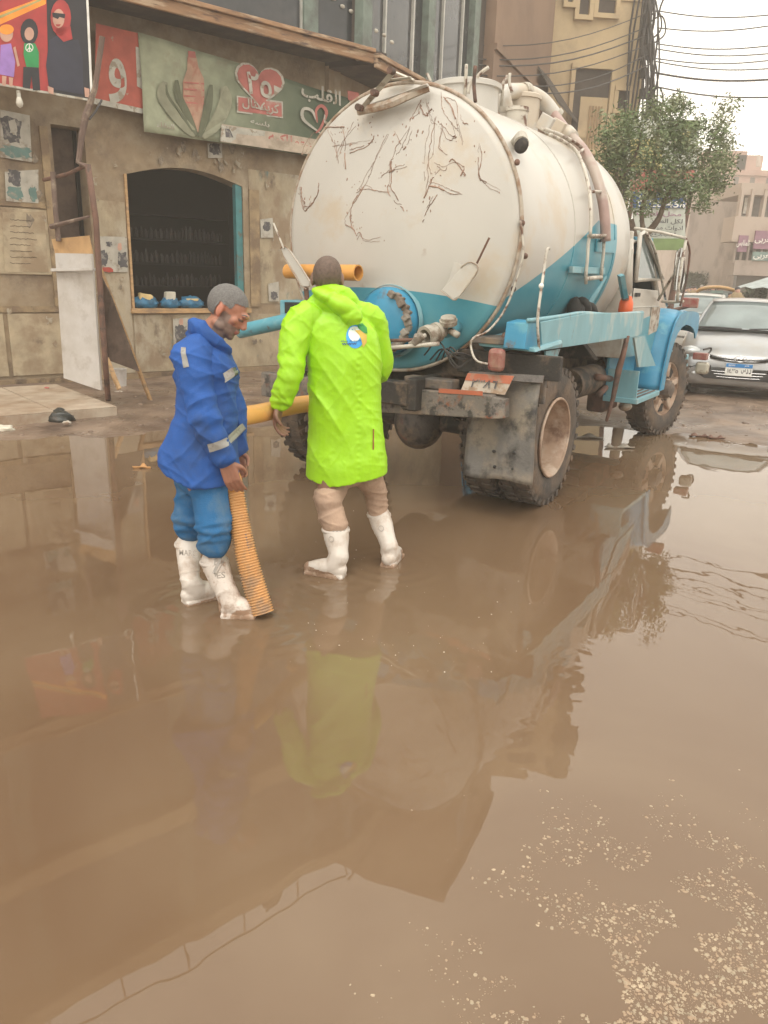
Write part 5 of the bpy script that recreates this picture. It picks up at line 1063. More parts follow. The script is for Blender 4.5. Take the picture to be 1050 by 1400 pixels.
B(MB().sweep([hz[1] + Vector((0, 0, .0)), hz[1].lerp(hz[2], .35)], .06, 14), 'hose_collar', 'tank_white', smooth=True)
# curved ladder rails and rungs
la = [(742, 176), (770, 186), (798, 204), (816, 232), (825, 262), (829, 290), (830, 322)]
lb = [(752, 184), (775, 196), (790, 210), (800, 235), (806, 262), (808, 290), (807, 322)]
PA = [sidepix(u, v, .07) for u, v in la]; PB = [sidepix(u, v, .07) for u, v in lb]
B(MB().sweep(catmull(PA, 5), .014, 8), 'ladder_rail', 'white_pipe', smooth=True); B(MB().sweep(catmull(PB, 5), .014, 8), 'ladder_rail', 'white_pipe', smooth=True)
for i in (2, 4, 6): B(MB().cyl(PA[i], PB[i], .012, None, 8), 'rung', 'white_pipe', smooth=True)
for (u, v) in ((742, 176), (758, 182)): p = sidepix(u, v, 0); B(MB().box(p + Vector((0, -.02, .04)), (.05, .12, .12), Matrix.Rotation(.5, 3, 'X')), 'rail_bracket', 'tank_white', bevel=.006)
# lower ladder piece, straps, bracket, lamp
LF = -1.0; lp = lambda u, v: TL(u, v, LF)
for pl in ([(806, 322), (804, 335), (803, 355), (801, 375), (801, 388)], [(826, 322), (825, 345), (823, 365), (822, 384)]): B(MB().sweep([lp(*p) for p in pl], .014, 8), 'ladder_rail', 'white_pipe', smooth=True)
for v, v2 in ((323, 323), (381, 379)): B(MB().cyl(lp(805 if v < 350 else 801, v), lp(827 if v < 350 else 822, v2), .017, None, 8), 'rung', 'white_pipe', smooth=True)
B(MB().prism([(776, 364), (824, 366), (824, 375), (776, 373)] and [(TL(u, v, -.95).x, TL(u, v, -.95).z) for u, v in ((777, 364), (822, 366), (822, 375), (777, 373))], ((0, -.955, 0), (1, 0, 0), (0, 0, 1)), .03), 'ladder_strap', 'rail_blue', bevel=.003)
B(MB().prism([(TL(u, v, -.95).x, TL(u, v, -.95).z) for u, v in ((813, 327), (840, 328), (838, 346), (812, 344))], ((0, -.96, 0), (1, 0, 0), (0, 0, 1)), .012), 'blue_plate', 'paint_blue')
B(MB().sweep([TL(818, 345, -.93), TL(812, 362, -.93)], .012, 6), 'stay', 'chassis')
B(MB().sweep([TL(822, 378, -.88), TL(810, 400, -.85), TL(795, 425, -.8)], [(.06, .04)] * 3, 8), 'saddle_arm', 'rail_blue')
p = sidepix(702, 197, 0); B(MB().sweep([p, p + Vector((-.02, -.06, .03)), p + Vector((-.1, -.1, -.02))], [.03, .045, .05], 14), 'work_lamp', 'pale_cap', smooth=40); B(MB().ell(p + Vector((-.11, -.105, -.03)), (.02, .05, .05), None, 12, 8), 'lamp_glass', 'chassis', smooth=True)
# folded hatch arms on the rear top
for (a, b, w_, lat, mt) in (((492, 152), (538, 98), .035, -.62, 'pale_cap'), ((538, 98), (566, 110), .022, -.5, 'white_pipe'), ((490, 150), (585, 116), .024, -.6, 'tank_white'), ((528, 110), (562, 106), .02, -.55, 'pale_cap')):
    B(MB().sweep([TS(*a, lat), TS(*b, lat)], [(w_, w_ * .45)] * 2, 4), 'hatch_arm', mt, bevel=.004)
for (u, v) in ((494, 148), (538, 98), (515, 128)): B(MB().cyl(TS(u, v, -.64), TS(u, v, -.64) + Vector((-.05, 0, 0)), .022, None, 10), 'bolt', 'rust_steel')
B(MB().sweep(catmull([TS(490, 152, -.60), TS(530, 143, -.64), TS(560, 130, -.60), TS(586, 119, -.56)], 4), [(.02, .03)] * 13, 6), 'hatch_lip', 'ring_metal')
# yellow tube resting high on the rear, behind the man
t = thing('yellow_tube', 'short yellow plastic tube lying across the tank rear behind the bald head', 'tube', tuple(TO + hX * -.82 + hY * .4 + UP * 1.6))
y0, y1 = TS(393, 371, -.74), TS(490, 373, -.80); pr = lambda p: TO + hX * p.x + hY * p.y + UP * p.z
m = MB(); a_, b_ = pr(y0), pr(y1); L_ = (b_ - a_).length; m.lathe([(0, .042), (0, .052), (L_, .055), (L_, .046), (0, .042)], a_, b_ - a_, 28); m.build('pipe', 'yellow_pvc', t, True, smooth=50)
# paddle shaped closing handles with rods
def paddle(pts, rod, s, lab):
    g = B(MB().prism([(TS(u, v, s).y, TS(u, v, s).z) for u, v in pts], ((s, 0, 0), (0, 1, 0), (0, 0, 1)), -.02), 'closing_paddle', 'tank_white', bevel=.006); MB().sweep([TS(*rod[0], s - .03), TS(*rod[1], s - .03)], .007, 6).build('rod', 'rust_steel' if lab else 'white_pipe', g)
    MB().sweep(catmull([TS(u, v, s) + Vector((-.024, 0, 0)) for u, v in pts] , 2), .004, 5).build('welded_edge', 'ring_metal', g)
paddle([(605, 397), (622, 410), (630, 405), (652, 376), (656, 366), (650, 360), (642, 359), (632, 366)], ((652, 360), (669, 325)), -.72, True)
paddle([(386, 340), (392, 337), (400, 345), (426, 385), (424, 392), (416, 392), (390, 350)], ((388, 340), (374, 305)), -.86, False)
B(MB().prism([(TS(u, v, -.70).y, TS(u, v, -.70).z) for u, v in ((618, 357), (634, 362), (612, 392), (604, 396), (612, 378))], ((-.66, 0, 0), (0, 1, 0), (0, 0, 1)), -.01), 'paddle_back', 'tank_white')
B(MB().sweep([TS(418, 388, -.82), TS(420, 412, -.82)], .018, 6), 'paddle_hinge', 'rust_steel')
# round hatch pump on the rear, bars, valve
hc = TS(530, 440, -.74)
B(MB().lathe([(0, .235), (.10, .235), (.14, .2), (.16, .1), (.165, 0)], (-.56, hc.y + .06, hc.z), (-1, 0, 0), 36), 'round_cover', 'fender_blue', smooth=45)
B(MB().lathe([(0, .25), (.04, .265), (.07, .25)], (-.56, hc.y + .06, hc.z), (-1, 0, 0), 36), 'cover_flange', 'rail_blue', smooth=45)
m = MB(); rr = random.Random(4)
for i in range(15):
    g = -1.2 + 2.4 * i / 14; q = Vector((-.70 + .02 * math.cos(i * 2), hc.y + .06 - .2 * math.cos(g) * 1.0, hc.z + .2 * math.sin(g))); m.box(q, (.035 + .02 * rr.random(), .05, .045), Matrix.Rotation(rr.random() * 3, 3, 'X'))
B(m, 'cement_clamp', 'old_cement', bevel=.008)
for (u0, v0, u1, v1, s, r) in ((528, 466, 575, 464, -.9, .012), (528, 476, 600, 470, -.92, .014), (528, 480, 560, 473, -.9, .01), (560, 470, 582, 458, -.9, .014)):
    B(MB().cyl(TS(u0, v0, s), TS(u1, v1, s), r, None, 8), 'cross_bar', 'white_pipe' if r > .012 else 'rust_steel', smooth=True)
m = MB(); q = TS(572, 464, -.92); m.cyl(q + Vector((0, .03, -.03)), q + Vector((0, -.03, .03)), .028, None, 10); m.cyl(q + Vector((-.03, 0, 0)), q + Vector((.03, .03, .02)), .022, None, 8); B(m, 'coupling', 'old_cement', bevel=.004)
vc = TS(612, 452, -.66)
B(MB().lathe([(0, .05), (.06, .055), (.062, .068), (.09, .068), (.092, .058), (.14, .058), (.142, .072), (.19, .072), (.19, .05), (.10, .045)], vc + Vector((.0, .03, .005)), (-1, .25, -.25), 26), 'outlet_valve', 'pale_cap', smooth=35)
B(MB().lathe([(0, .06), (.03, .062), (.03, .052), (.05, .052), (.05, 0)], vc + Vector((-.03, -.02, .045)), (-.35, -.1, 1), 22), 'valve_cap', 'pale_cap', smooth=35)
B(MB().sweep([vc + Vector((.12, 0, .02)), vc + Vector((-.02, 0, .0))], .05, 14), 'valve_neck', 'truck_blue', smooth=True); B(MB().sweep([vc + Vector((-.03, -.04, 0)), vc + Vector((-.06, -.11, -.02))], .024, 8), 'valve_handle', 'pale_cap', smooth=True)
# lateral outlet box and blue suction arm
bx = TS(402, 445, -.6)
B(MB().hexa([TS(382, 410, -.62), TS(424, 411, -.62), TS(424, 480, -.62), TS(384, 480, -.62)], [TS(382, 410, -.62) + Vector((.25, 0, 0)), TS(424, 411, -.62) + Vector((.25, 0, 0)), TS(424, 480, -.62) + Vector((.25, 0, 0)), TS(384, 480, -.62) + Vector((.25, 0, 0))]), 'outlet_box', 'truck_blue', bevel=.01)
B(MB().prism([(TS(u, v, -.63).y, TS(u, v, -.63).z) for u, v in ((389, 413), (424, 414), (424, 470), (390, 470))], ((-.626, 0, 0), (0, 1, 0), (0, 0, 1)), -.004), 'outlet_box_face', 'cab_dark')
p0 = TS(440, 428, -.78); p1 = TS(328, 453, -.78)
B(MB().sweep([p0, p0.lerp(p1, .5), p1], .055, 20), 'suction_arm', 'truck_blue', smooth=40)
B(MB().hexa([TS(384, 470, -.7), TS(400, 470, -.7), TS(392, 508, -.7), TS(380, 508, -.7)], [TS(384, 470, -.7) + Vector((.03, 0, 0)), TS(400, 470, -.7) + Vector((.03, 0, 0)), TS(392, 508, -.7) + Vector((.03, 0, 0)), TS(380, 508, -.7) + Vector((.03, 0, 0))]), 'outlet_bracket', 'ring_metal')
# chassis, cross members, springs, axle, propshaft
for y in (-.42, .42): B(MB().box((1.9, y, .86), (5.6, .09, .22)), 'chassis_rail', 'chassis', bevel=.01)
for s in (-.85, -.2, .7, 1.6, 2.6, 3.6): B(MB().box((s, 0, .86), (.12, .8, .16)), 'cross_member', 'chassis', bevel=.01)
for s in (-.35, .75, 1.75):
    B(MB().prism([(.85, .95), (.6, 1.22), (.2, 1.04), (-.2, 1.04), (-.6, 1.22), (-.85, .95)], ((s - .06, 0, 0), (0, 1, 0), (0, 0, 1)), .12), 'tank_saddle', 'chassis', bevel=.01)
B(MB().cyl((.02, -.95, .52), (.02, .95, .52), .075, None, 14), 'rear_axle', 'chassis', smooth=40); B(MB().ell((-.02, 0, .52), (.24, .2, .24), None, 20, 12), 'differential', 'muddy_steel', smooth=True)
B(MB().cyl((.1, 0, .56), (2.7, 0, .75), .05, None, 12), 'prop_shaft', 'chassis', smooth=True); B(MB().cyl((3.62, -.9, .5), (3.62, .9, .5), .06, None, 12), 'front_axle', 'chassis', smooth=True)
for y in (-.5, .5):
    for x0 in (.0, 3.6): B(MB().sweep(catmull([(x0 - .6, y, .8), (x0 - .3, y, .66), (x0, y, .6), (x0 + .3, y, .66), (x0 + .6, y, .8)], 5), [(.04, .05)] * 21, 6), 'leaf_spring', 'chassis')
m = MB()
for i in range(6): m.sweep(catmull([TS(580 + i * 8, 486 + rr.uniform(-8, 8), -.62), TS(600 + i * 4, 478 + rr.uniform(-14, 10), -.72), TS(622 + i * 2, 492 + rr.uniform(-10, 12), -.7), TS(645, 488, -.6)], 4), .006, 5)
B(m, 'loose_wiring', 'cable')
B(MB().cyl((1.3, -.75, .75), (2.0, -.75, .75), .14, None, 18), 'air_tank', 'chassis', smooth=40); B(MB().box((.95, -.6, .8), (.3, .25, .3)), 'battery_box', 'chassis', bevel=.01)
# wheels
def wheel(x, y, sgn, steer=0, front=False, dual=False):
    R = .515; par = B(MB(), 'x', 'tyre') if False else None
    prof = [(-.11, .30), (-.125, .36), (-.128, .43), (-.115, .485), (-.09, .508), (.09, .508), (.115, .485), (.128, .43), (.125, .36), (.11, .30)]
    g = thing('x', '', '', (0, 0, 0)) if False else None
    rm = Matrix.Rotation(steer, 3, 'Z'); ax = rm @ Vector((0, sgn, 0)); c = Vector((x, y, R))
    m = MB(); m.lathe(prof, c, ax, 56, True)
    fwd = rm @ Vector((1, 0, 0))
    for k in range(34):   # tread lugs
        g = 6.283 * k / 34; rad = fwd * math.cos(g) + UP * math.sin(g); tan = -fwd * math.sin(g) + UP * math.cos(g)
        rot = Matrix((tan, ax, rad)).transposed()
        for s in (-1, 1): m.box(c + rad * .510 + ax * (s * .062) + tan * (.012 * s), (.045, .085, .022), rot)
        for s in (-1, 1): m.box(c + rad * .49 + ax * (s * .117) + tan * (.03 * s), (.04, .018, .045), rot)
    o = B(m, 'wheel', 'tyre', smooth=35)
    if front:
        MB().lathe([(.10, .31), (.105, .29), (.06, .27), (.05, .20), (.075, .16), (.08, .0)], c, ax, 40).build('rim', 'rim', o, smooth=35)
        for k in range(5):
            g = 6.283 * k / 5 + .3; rad = fwd * math.cos(g) + UP * math.sin(g); tan = -fwd * math.sin(g) + UP * math.cos(g)
            MB().box(c + rad * .215 + ax * .085, (.07, .05, .15), Matrix((tan, ax, rad)).transposed()).build('spoke', 'rim', o, bevel=.01)
            g += .63; rad = fwd * math.cos(g) + UP * math.sin(g); tan = -fwd * math.sin(g) + UP * math.cos(g); MB().box(c + rad * .215 + ax * .068, (.10, .02, .09), Matrix((tan, ax, rad)).transposed()).build('hand_hole', 'cab_dark', o, bevel=.01)
        MB().lathe([(.05, .11), (.13, .10), (.17, .075), (.175, 0)], c, ax, 24).build('hub', 'rim_dark', o, smooth=35)
        for k in range(10):
            g = 6.283 * k / 10; rad = fwd * math.cos(g) + UP * math.sin(g); MB().cyl(c + rad * .13 + ax * .07, c + rad * .13 + ax * .11, .012, None, 6).build('wheel_nut', 'rim_dark', o)
    else:
        MB().lathe([(.118, .30), (.125, .285), (.10, .275), (.02, .265), (-.08, .25), (-.10, .20), (-.10, .0)], c, ax, 44).build('rim', 'rim', o, smooth=35)
        MB().lathe([(-.10, .12), (-.03, .115), (.0, .09), (.01, 0)], c, ax, 24).build('hub', 'rim', o, smooth=35)
        for k in range(8):
            g = 6.283 * k / 8; rad = fwd * math.cos(g) + UP * math.sin(g); MB().cyl(c + rad * .16 + ax * -.10, c + rad * .16 + ax * -.06, .014, None, 6).build('wheel_nut', 'rim_dark', o)
        MB().sweep([c + (fwd * math.cos(6.283 * i / 40) + UP * math.sin(6.283 * i / 40)) * .292 + ax * .124 for i in range(41)], .011, 6, False).build('lock_ring', 'rim', o, smooth=True)
    return o
wheel(.04, -1.01, -1); wheel(.04, -.72, -1); wheel(.04, 1.01, 1); wheel(.04, .72, 1)
wheel(3.66, -.98, -1, -.22, True); wheel(3.66, .98, 1, -.22, True)
# bumper beam, mud flap, plate, lamp, shelf
SB = -.82
bq_ = [TS(520, 528, SB), TS(672, 541, SB), TS(672, 573, SB), TS(520, 564, SB)]
B(MB().hexa(bq_, [p + Vector((.09, 0, 0)) for p in bq_]), 'rear_bumper', 'bumper_steel', bevel=.008)
q2 = [p + Vector((0, (1.0 - p.y) + (0), 0)) for p in (bq_[0], bq_[3])]
B(MB().hexa([q2[0], bq_[0] + Vector((.002, 0, 0)), bq_[3] + Vector((.002, 0, 0)), q2[1]], [p + Vector((.088, 0, 0)) for p in (q2[0], bq_[0], bq_[3], q2[1])]), 'bumper_beam', 'bumper_steel', bevel=.008)
q = [TS(672, 543, SB + .01), TS(690, 546, SB + .06), TS(690, 572, SB + .06), TS(672, 573, SB + .01)]; B(MB().hexa(q, [p + Vector((.08, 0, 0)) for p in q]), 'bumper_end', 'bumper_steel', bevel=.005)
q = [TS(600, 531, SB - .002), TS(660, 535, SB - .002), TS(660, 541, SB - .002), TS(600, 537, SB - .002)]; B(MB().hexa(q, [p + Vector((-.003, 0, 0)) for p in q]), 'red_smear', 'plate_orange')
B(MB().box(TS(590, 523, SB + .1), (.12, .38, .07)), 'bumper_step', 'muddy_steel', bevel=.01)
SF = -.62
fl = [(632, 650), (634, 568), (640, 540), (660, 512), (742, 517), (733, 560), (728, 600), (725, 662), (700, 658), (660, 655)]
fq = [TS(u, v, SF) for u, v in fl]
m = MB(); cen = sum(fq, Vector()) / len(fq)
bmf = bmesh.new()
def flap(a, b):
    top = TS(655 + 86 * a, 513 + 5 * a, SF + .04); bot = TS(630 + 97 * a, 650 + 12 * a + 2 * math.sin(a * 8), SF - .05); p = top.lerp(bot, b); p.x += .025 * math.sin(a * 4 + b * 2) - .015 * math.sin(b * 5); p.y += .035 * (math.sin(math.pi * b) ** 1) * (1 - a) * .6; return p
B(MB().grid(flap, 16, 20), 'mud_flap', 'mud_flap', smooth=True, solid=.014)
for (u, v) in ((675, 617), (676, 638), (702, 619), (701, 641)): p = TS(u, v, SF - .05); B(MB().ell(p, (.012, .012, .012), None, 10, 6), 'flap_bolt', 'cab_dark', smooth=True)
B(MB().grid(lambda a, b: TS(642 + 102 * a - 2 * b, 508 + 6 * a + 10 * b - 0, SF - .03 * b) , 6, 2), 'flap_strap', 'muddy_steel', solid=.012)
pq = [TS(640, 510, -.70), TS(703, 514, -.70), TS(690, 540, -.74), TS(630, 533, -.74)]
pt = B(MB().hexa(pq, [p + Vector((.006, 0, 0)) for p in pq]), 'number_plate', 'plate_white', bevel=.002)
qb = [pq[0], pq[1], pq[1].lerp(pq[2], .42), pq[0].lerp(pq[3], .42)]; MB().hexa([p + Vector((-.002, 0, 0)) for p in qb], [p + Vector((-.004, 0, 0)) for p in qb]).build('plate_band', 'plate_orange', pt)
px = (pq[1] - pq[0]).normalized(); pyv = (pq[0] - pq[3]).normalized()
text('lettering', '٢٣٨٦', .19, .065, (pq[3].lerp(pq[2], .47) + pyv * .062 + Vector((-.003, 0, 0)), px, pyv), 'poster_dark', pt, .006, False)
B(MB().box(TS(700, 500, -.6) + Vector((.05, .05, 0)), (.05, .75, .16)), 'lamp_panel', 'chassis', bevel=.008)
B(MB().box(TS(735, 533 - 4, -.55), (.03, .12, .22)), 'wing_plate', 'muddy_steel', bevel=.008)
lmp = TS(679, 492, -.72); B(MB().sweep([lmp + Vector((.05, 0, 0)), lmp, lmp + Vector((-.03, 0, 0))], [(.066, .066), (.066, .07), (.052, .056)], 4) if False else MB().box(lmp, (.07, .115, .15), None), 'tail_light', 'tail_lamp', bevel=.03)
sh = [onz(650, 470, 1.18), onz(652, 458, 1.18), onz(725, 462, 1.18), onz(737, 480, 1.18)]
B(MB().hexa([TS(652, 463, -.62), TS(730, 476, -.62), TS(732, 482, -.62), TS(655, 473, -.62)], [TS(652, 463, -.62) + Vector((.55, 0, .03)), TS(730, 476, -.62) + Vector((.5, 0, .03)), TS(732, 482, -.62) + Vector((.5, 0, .03)), TS(655, 473, -.62) + Vector((.55, 0, .03))]), 'rear_shelf', 'rail_blue', bevel=.006)
m = MB(); c_ = TS(706, 462, -.45); m.ell(c_, (.09, .11, .045), None, 16, 10); m.v = [v + Vector((0, 0, .02 * noise.noise(v * 30))) for v in m.v]; B(m, 'rag_bundle', 'rust_steel', smooth=True)
# blue side rail and its ends
LR = -1.14
rq_ = [TL(735, 440, LR), TL(738, 479, LR), TL(868, 460, LR), TL(874, 456, LR), TL(878, 427, LR), TL(800, 428, LR)]
ro_ = B(MB().prism([(p.x, p.z) for p in rq_], ((0, LR, 0), (1, 0, 0), (0, 0, 1)), .02), 'side_rail', 'rail_blue', bevel=.004)
z0r = TL(735, 437, LR); B(MB().sweep(catmull([TL(722, 438, LR), z0r, TL(770, 432, LR), TL(797, 428, LR), TL(835, 430, LR), TL(878, 427, LR)], 4), .016, 6), 'rail_lip', 'rail_blue', smooth=True)
B(MB().hexa([TL(722, 442, LR), TL(736, 438, LR), TL(739, 482, LR), TL(717, 478, LR)], [p + Vector((.02, .16, 0)) for p in (TL(722, 442, LR), TL(736, 438, LR), TL(739, 482, LR), TL(717, 478, LR))]), 'rail_end', 'fender_blue', bevel=.006)
B(MB().prism([(TL(u, v, -1.1).x, TL(u, v, -1.1).z) for u, v in ((744, 480), (764, 477), (756, 500), (750, 518), (745, 518), (744, 500))], ((0, -1.1, 0), (1, 0, 0), (0, 0, 1)), .012), 'hanger_plate', 'rail_blue')
B(MB().prism([(TL(u, v, LR).x, TL(u, v, LR).z) for u, v in ((866, 462), (880, 459), (895, 500), (872, 502))], ((0, LR + .01, 0), (1, 0, 0), (0, 0, 1)), .02), 'rail_skirt', 'rail_blue')
B(MB().sweep(catmull([TL(737, 480, LR - .03), TL(735, 438, LR - .03), TL(740, 395, LR - .02), TL(744, 368, LR), TL(748, 342, LR), TL(751, 340, LR)], 4), .010, 8), 'upright_rod', 'white_pipe', smooth=True)
B(MB().ell(TL(740, 391, LR - .02), (.018, .018, .018), None, 8, 6), 'rod_ball', 'print_white', smooth=True)
B(MB().box((.5, -.92, 1.24), (2.3, .35, .04)), 'side_deck', 'muddy_steel', bevel=.005)
m = MB(); c_ = TL(795, 420, -.92)
for i in range(7): m.ell(c_ + Vector((rr.uniform(-.1, .16), rr.uniform(-.05, .08), rr.uniform(-.03, .02))), (.1, .06, .045), Matrix.Rotation(rr.random() * 3, 3, 'Y'), 10, 7)
B(m, 'tarpaulin', 'cab_dark', smooth=True)
# rusty side prop and linkage
B(MB().sweep([TL(858, 459, LR - .02), TL(852, 485, LR), TL(846, 505, LR + .02), TL(838, 545, LR + .05), TL(829, 576, LR + .06)], [.02, .025, .03, .022, .014], 6), 'rusty_prop', 'rust_steel', smooth=True)
for (u0, v0, u1, v1, lat) in ((815, 515, 835, 518, -.9), (818, 540, 828, 530, -.9), (800, 505, 830, 520, -.7)): B(MB().cyl(TL(u0, v0, lat), TL(u1, v1, lat), .03, None, 8), 'linkage', 'rust_steel', smooth=True)
o = B(MB().ell(TL(852, 592, -.5), (.18, .16, .06), None, 12, 8), 'mud_lump', 'muddy_steel', smooth=True)
# orange cone on a blue stick
c_ = TL(855, 425, -1.02); B(MB().lathe([(0, .062), (.01, .066), (.10, .062), (.16, .042), (.165, .0)], c_ - Vector((0, 0, .03)), (0, 0, 1), 20), 'orange_cone', 'orange_plastic', smooth=40)
B(MB().sweep([TL(854, 407, -1.02), TL(849, 376, -1.02)], [(.034, .02)] * 2, 4), 'blue_paddle', 'truck_blue'); B(MB().sweep([TL(855, 408, -1.02) - Vector((0, 0, .01)), TL(855, 405, -1.02)], .035, 12), 'cone_collar', 'rust_steel')
# cab
CW = .98; CRX, CFX = 2.12, 3.22; ZR, ZB = 2.10, 1.0
WB, WT = 1.64, 2.03
def cabside(s):
    pts_body = [(CRX, .95), (CFX + .05, .95), (CFX + .05, 1.43), (CFX - .02, 1.58), (CRX, 1.6)]
    y = s * CW
    g = B(MB().prism(pts_body, ((0, s * (CW - .03), 0), (1, 0, 0), (0, 0, 1)), .03 * (1 if s < 0 else -1)), 'door_panel' , 'cab_white', bevel=.006); return g
door = cabside(-1); cabside(1)
# door paint lower half, frame, window, latch, sticker
MB().prism([(CRX, .95), (CFX + .05, .95), (CFX + .05, 1.36), (CRX + .3, 1.28), (CRX, 1.34)], ((0, -CW - .001, 0), (1, 0, 0), (0, 0, 1)), .004).build('blue_lower_panel', 'cab_blue', door)
def fr_(pl, r=.02): return MB().sweep(catmull([Vector((x, -CW + .01, z)) for x, z in pl], 3), r, 8)
A0, A1 = TL(869, 383, -CW), TL(906, 382, -CW); A2, A3 = TL(883, 322, -CW), TL(865, 322, -CW)
MB().sweep([A0, Vector((A0.x - .03, -CW, A3.z + .02)), Vector((A2.x + .02, -CW + .03, A2.z + .03)), A1, A0], .022, 8).build('window_frame', 'cab_white', door, smooth=True)
MB().add([A0 + Vector((0, .02, 0)), A1 + Vector((0, .02, 0)), Vector((A2.x + .02, -CW + .04, A2.z + .03)), Vector((A0.x - .03, -CW + .02, A3.z + .02))], [(0, 1, 2, 3)]).build('window', 'screen_glass', door, solid=.005)
MB().box(TL(872, 403, -CW - .015), (.13, .02, .035)).build('door_handle', 'cab_dark', door, bevel=.005)
sp_ = [TL(u, v, -CW - .006) for u, v in ((891, 420), (903, 418), (899, 452), (886, 458))]; MB().hexa(sp_, [p + Vector((0, -.002, 0)) for p in sp_]).build('door_sticker', 'litter', door)
MB().sweep([(CRX, -CW - .006, 1.42), (CFX, -CW - .006, 1.42)], .006, 6).build('door_crease', 'cab_white', door)
for pl in ([(CRX + .07, .98), (CRX + .07, 1.62)], ): MB().sweep([(x, -CW - .004, z) for x, z in pl], .006, 5).build('door_gap', 'cab_dark', door)
B(MB().box((CRX - .02, 0, 1.45), (.04, CW * 2 - .02, 1.0)), 'cab_back', 'cab_white', bevel=.01); B(MB().box((CRX - .015, 0, 2.0), (.05, CW * 2 - .06, .2)), 'cab_back_top', 'cab_white', bevel=.01)
for s in (-1, 1):
    B(MB().sweep([(CRX, s * (CW - .03), 1.55), (CRX - .02, s * (CW - .06), 2.03)], [(.05, .05), (.04, .04)], 6), 'rear_pillar', 'cab_white', smooth=True)
    B(MB().sweep([(CFX, s * (CW - .02), 1.5), (CFX - .45, s * (CW - .08), 2.05)], .035, 8), 'front_pillar', 'cab_white', smooth=True)
B(MB().grid(lambda a, b: Vector((CRX - .06 + (CFX - .42 - CRX + .06) * a, (b * 2 - 1) * (CW - .04), ZR - .05 - .06 * abs(b * 2 - 1) ** 3 + .03 * math.sin(math.pi * a))), 8, 12), 'cab_roof', 'cab_white', smooth=True, solid=.02)
B(MB().add([(CFX, -.93, 1.5), (CFX, .93, 1.5), (CFX - .43, .86, 2.03), (CFX - .43, -.86, 2.03)], [(0, 1, 2, 3)]), 'windscreen', 'screen_glass', solid=.006)
B(MB().box((2.65, 0, 1.1), (1.0, 1.8, .3)), 'cab_floor', 'cab_dark'); B(MB().box((2.4, -.45, 1.5), (.15, .5, .6)), 'seat_back', 'cab_dark', bevel=.04)
# bonnet and fender
B(MB().hexa([(3.2, -.55, .9), (4.62, -.50, .9), (4.62, .50, .9), (3.2, .55, .9)], [(3.2, -.62, 1.48), (4.60, -.48, 1.40), (4.60, .48, 1.40), (3.2, .62, 1.48)]), 'bonnet', 'cab_white', bevel=.04)
B(MB().box((4.66, 0, 1.08), (.06, .9, .5)), 'grille', 'cab_dark', bevel=.01)
def fender(s):
    yo, yi = s * 1.14, s * .5
    arch = [(3.06, .56), (3.10, .75), (3.16, .95), (3.24, 1.12), (3.36, 1.26), (3.52, 1.34), (3.8, 1.365), (4.15, 1.36), (4.42, 1.34), (4.52, 1.30), (4.55, 1.12)]
    def f(a, b):
        i = a * (len(arch) - 1); k = min(int(i), len(arch) - 2); q = i - k; x = arch[k][0] * (1 - q) + arch[k + 1][0] * q; z = arch[k][1] * (1 - q) + arch[k + 1][1] * q
        y = yi + (yo - yi) * b; drop = .05 * max(0, (b - .75) / .25) ** 2; cx, cz = 3.8, .6; d = Vector((x - cx, 0, z - cz)).normalized() * -drop; return Vector((x + d.x, y, z + d.z + .02 * (1 - b)))
    g = B(MB().grid(f, 30, 10), 'fender', 'fender_blue', smooth=True, solid=.02)
    # outer skirt
    outer = [(x, z) for x, z in arch]; inner = [(3.22, .56), (3.24, .72), (3.30, .90), (3.40, 1.05), (3.52, 1.14), (3.68, 1.20), (3.88, 1.22), (4.1, 1.20), (4.28, 1.16), (4.4, 1.1), (4.47, 1.04)]
    m = MB()
    for i in range(len(arch) - 1): m.prism([outer[i], outer[i + 1], inner[i + 1], inner[i]], ((0, yo, 0), (1, 0, 0), (0, 0, 1)), .015 if s < 0 else -.015)
    sk_ = m.build('fender_skirt', 'fender_blue', g, smooth=False)
    for i in range(8): x = 3.13 + .03 * i * (1 if i < 4 else 1.6); z = .62 + .085 * i; MB().ell((x + .03, yo + s * .017, min(z, 1.28)), (.008, .004, .008), None, 8, 5).build('rivet', 'rail_blue', g)
    B(MB().box((3.9, s * .52, .95), (1.3, .03, .6)), 'inner_wing', 'cab_dark')
    return g
fender(-1); fender(1)
B(MB().sweep([(4.0, -.5, 1.37), (4.0, -1.12, 1.345)], .012, 5), 'fender_seam', 'cab_dark')
# step box
stp_ = [TL(845, 547, -1.12), TL(864, 553, -1.12), TL(905, 527, -1.12), TL(893, 522, -1.12)]
B(MB().box((2.55, -1.0, .55), (.85, .34, .05)), 'cab_step', 'rail_blue', bevel=.006)
for k in range(5): B(MB().box((2.55, -1.13 + k * .06, .578), (.7, .02, .008)), 'step_tread', 'rust_steel')
B(MB().box((2.6, -.84, .76), (.9, .03, .4)), 'step_back', 'fender_blue', bevel=.005); B(MB().box((2.15, -1.0, .70), (.02, .3, .28)), 'step_side', 'rail_blue', bevel=.004)
B(MB().ell(TL(893, 562, -.85) if False else Vector((2.9, -.85, .38)), (.1, .07, .05), None, 14, 8), 'exhaust_end', 'ring_metal', smooth=True)
B(MB().box((2.9, -.6, .42), (.5, .2, .2)), 'exhaust_box', 'rust_steel', bevel=.03)
